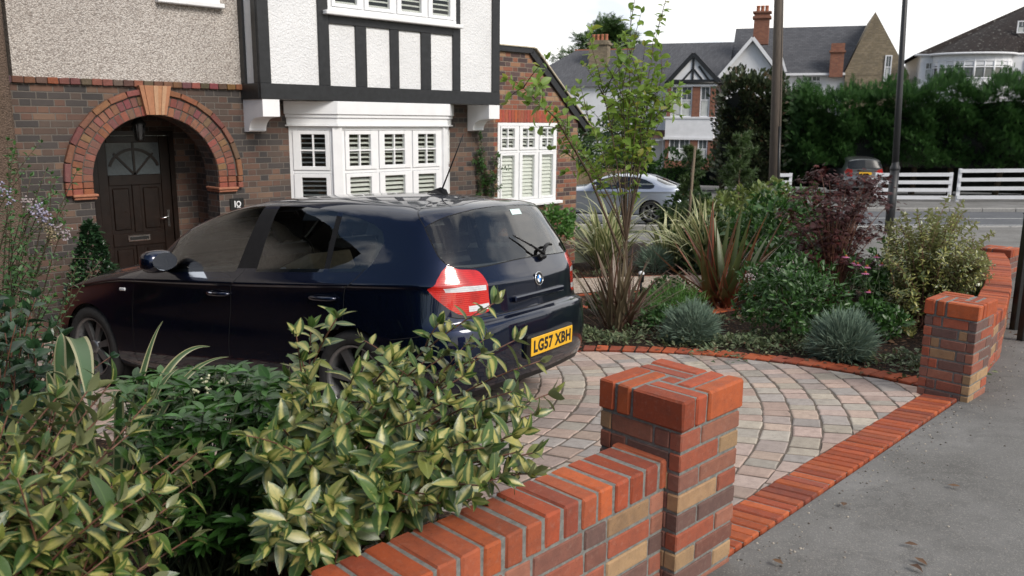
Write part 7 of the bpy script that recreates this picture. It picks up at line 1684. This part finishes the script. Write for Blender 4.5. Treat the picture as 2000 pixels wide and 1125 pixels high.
# house with hipped tile roof at the right
HH = FB(at(1900, 330, 50.0)); hh = thing('hipped_house', 'white house with brown hipped tile roof above the hedge on the right', 'house', HH.p(1, 3, -1)); F3 = HH
mb = MB(); F3.box(mb, (-3.35, .8, -1.5), (9, 9, 5.75))
cx, R_ = -.6, 2.1
pts = [(cx+R_*cos(a), .8+R_*.55*sin(a)*-1) for a in np.linspace(pi, 0, 13)]
mb.add([F3.p(p[0], p[1], z) for z in (-1.5, 4.30) for p in pts], [(i, i+1, 14+i, 13+i) for i in range(12)]); mb.add([F3.p(p[0], p[1], z) for z in (5.05, 5.75) for p in pts], [(i, i+1, 14+i, 13+i) for i in range(12)]); mb.build('wall', M_white_wall, hh)
mb = MB(); mb.add([F3.p(cx+(p[0]-cx)*.985, .8+(p[1]-.8)*.985, z) for z in (4.29, 5.31) for p in pts], [(i, i+1, 14+i, 13+i) for i in range(12)]); wn_ = mb.build('bay_window', M_fglass, hh)
mb = MB()
for i, p in enumerate(pts):
    mb.tube([F3.p(*p, 4.25), F3.p(*p, 5.35)], .065 if i % 2 == 0 else .035, 6)
for z in (4.30, 4.95, 5.30): mb.tube([F3.p(*p, z) for p in pts], .05, 6)
mb.build('frame', M_white_wall, wn_)
far_window(hh, F3, -3.1, -2.6, 4.4, 5.3, .78, 1); far_window(hh, F3, 2.2, 3.4, 4.3, 5.4, .78, 2)
mb = MB(); ov = [(cx+(R_+.25)*cos(a), .8-(R_*.55+.25)*sin(a)) for a in np.linspace(pi, 0, 13)]
e0 = [(-3.75, .45)]+[o_ for o_ in ov if o_[0] > -3.0]+[(9.4, .45)]
rid = (4.2, 5, 9.6)
V = [F3.p(p[0], p[1], 5.75) for p in e0]+[F3.p(*rid), F3.p(9.4, 5, 9.6), F3.p(-3.75, 9.3, 5.75), F3.p(9.4, 9.3, 5.75)]; n_ = len(e0)
mb.add(V, [(i, i+1, n_) for i in range(n_-2)]+[(n_-2, n_-1, n_+1, n_), (0, n_, n_+2), (n_+2, n_, n_+1, n_+3)]); mb.build('roof', M_tile_dark, hh)
mb = MB(); mb.tube([F3.p(p[0], p[1]-.02, 5.71) for p in e0], .07, 6); mb.build('gutter', M_white_wall, hh)
far_window(hh, F3, 1.62, 2.1, 6.9, 7.6, 1.0, 1, 1, 'dormer')
# trees behind
def round_tree(name, label, c, r, n, L, mat, tm, trunk_r=.3, shell=.5, grp=None):
    c = Vector(c); b = ground_at(c); t = thing(name, label, 'tree', b, grp); P, d = ell_points(c, r, n, shell, -.85)
    leaves('crown', P, d*.8+rng.normal(size=P.shape)*.6+np.array((0, 0, .25)), d+np.array((0, 0, .8))+rng.normal(size=P.shape)*.3, L*(.6+.7*rng.random(len(P))), mat, t, tm)
    mb = MB(); mb.tube([b, (b+c)/2, c+Vector((0, 0, r[2]*.5))], [trunk_r, trunk_r*.8, trunk_r*.3], 8)
    for k in range(14): q = Vector(P[rng.integers(len(P))]); mb.tube([c-Vector((0, 0, r[2]*random.uniform(-.2, .7))), (c+q)/2+Vector((0, 0, .3)), q], [trunk_r*.4, trunk_r*.25, .03], 5)
    mb.build('trunk', M_bark, t); return t
# layered cedar behind the roofs
cb2 = at(1175, 180, 78.0); b = ground_at(cb2); t = thing('cedar_tree', 'dark spreading cedar rising behind the slate roofs', 'tree', b); P, D = [], []; mb = MB(); topz = at(1180, 52, 78.0).z; mb.tube([b, Vector((b.x, b.y, topz))], [.5, .1], 8)
for k in range(58):
    f_ = random.random(); z = b.z+(topz-b.z)*(.45+.55*f_); an = random.uniform(0, 6.28); L = (7.0*(1.05-f_)**.6)*random.uniform(.45, 1.0); p0 = Vector((b.x, b.y, z-.4)); e = p0+Vector((cos(an)*L, sin(an)*L, .5+.5*f_)); mb.tube([p0, e], [.10, .03], 5)
    for q in np.linspace(.3, 1, 14):
        for j in range(9): P.append(tuple(p0+(e-p0)*q+rv(.28))); D.append(tuple((Vector((cos(an), sin(an), .35))+rv(.6)).normalized()))
leaves('crown', P, D, np.tile((0, 0, 1.), (len(P), 1))+rng.normal(size=(len(P), 3))*.4, .65*(.6+.7*rng.random(len(P))), L_dark, t, T_SPRAY); mb.build('trunk', M_bark, t)
for (px, py, Z, r, lb) in ((1225, 262, 52, (1.7, 1.7, 2.3), 'dark green tree at the left of the white house'), (1120, 290, 47, (1.6, 1.6, 1.9), 'dark tree beyond the corner of the side extension')):
    round_tree('far_tree', lb, at(px, py, Z), r, int(900*r[0]), .30, L_dark, T_SMALL, .15, .4, 'trees near the houses across the street')
# the neighbours' side: boundary hedge and house left of the drive, out of the picture but seen in the paintwork
def out_hedge(label, p, q, th, h, n):
    p, q = Vector((*p, 0)), Vector((*q, 0)); d = (q-p).normalized(); nn = Vector((-d.y, d.x, 0)); L_ = (q-p).length; b = ground_at((p+q)/2); t = thing('boundary_hedge', label, 'hedge', b); P, D = [], []
    for k in range(n):
        s_ = random.random()*L_; z = random.random()*h; w_ = random.choice((-1, 1))*th/2*(1+random.gauss(0, .08)) if random.random() < .8 else random.uniform(-th/2, th/2)
        if abs(w_) < th*.4: z = h+random.gauss(0, .05)
        x = p+d*s_+nn*w_; P.append((x.x, x.y, float(gh(x.x, x.y))+z)); D.append(tuple((nn*math.copysign(1, w_)+Vector((0, 0, .5))+rv(.6)).normalized()))
    leaves('foliage', P, D, np.tile((0, 0, 1.), (n, 1))+rng.normal(size=(n, 3))*.6, .09*(.7+.6*rng.random(n)), L_laurel, t, T_SMALL)
    mb = MB(); o = Vector((p.x, p.y, float(gh(p.x, p.y))-.3)); mb.obox(o, d, nn, ZB, (0, -th*.38, 0), (L_, th*.38, h+.1)); mb.build('inner_twigs', plain('dark_twigs_inside', (.012, .014, .010), .9), t)
out_hedge('dark evergreen boundary hedge along the left side of the front garden', (-1.9, 2.6), (-1.6, 9.2), 1.0, 2.1, 5000)

NHS = thing('neighbour_house', 'brick and roughcast house joined on the left of number 10, just out of the picture', 'house', (-2, 12, -.8)); mb = MB()
mb.poly([(-7, 10.02, -1.2), (2.05, 10.02, -1.2), (2.05, 10.02, 2.0), (-7, 10.02, 2.0)]); mb.poly([(-7, 10.02, -1.2), (-7, 10.02, 2.0), (-7, 17, 2.0), (-7, 17, -1.2)]); mb.build('wall', M_brick_old, NHS)
mb = MB(); mb.box((-7, 10.0, 2.001), (2.05, 16.9, 5.1)); mb.build('roughcast_wall', M_pebbledash, NHS)
mb = MB(); mb.add([(-7.3, 9.2, 4.95), (2.18, 9.2, 4.95), (2.18, 16.8, 4.95), (-7.3, 16.8, 4.95), (-4.8, 12.6, 7.3), (2.18, 12.6, 7.3)], [(0, 1, 5, 4), (1, 2, 5), (2, 3, 4, 5), (3, 0, 4), (0, 3, 2, 1)]); mb.build('roof', M_tile_dark, NHS)
window('window', (-4.5, 10.0, -.1), (1, 0, 0), [(.12, .5), (.7, 1.1), (1.3, 1.68)], 0, 1.05, 0, 1.645, (2, 2), x_end=1.8, parent=NHS, sill=.08)
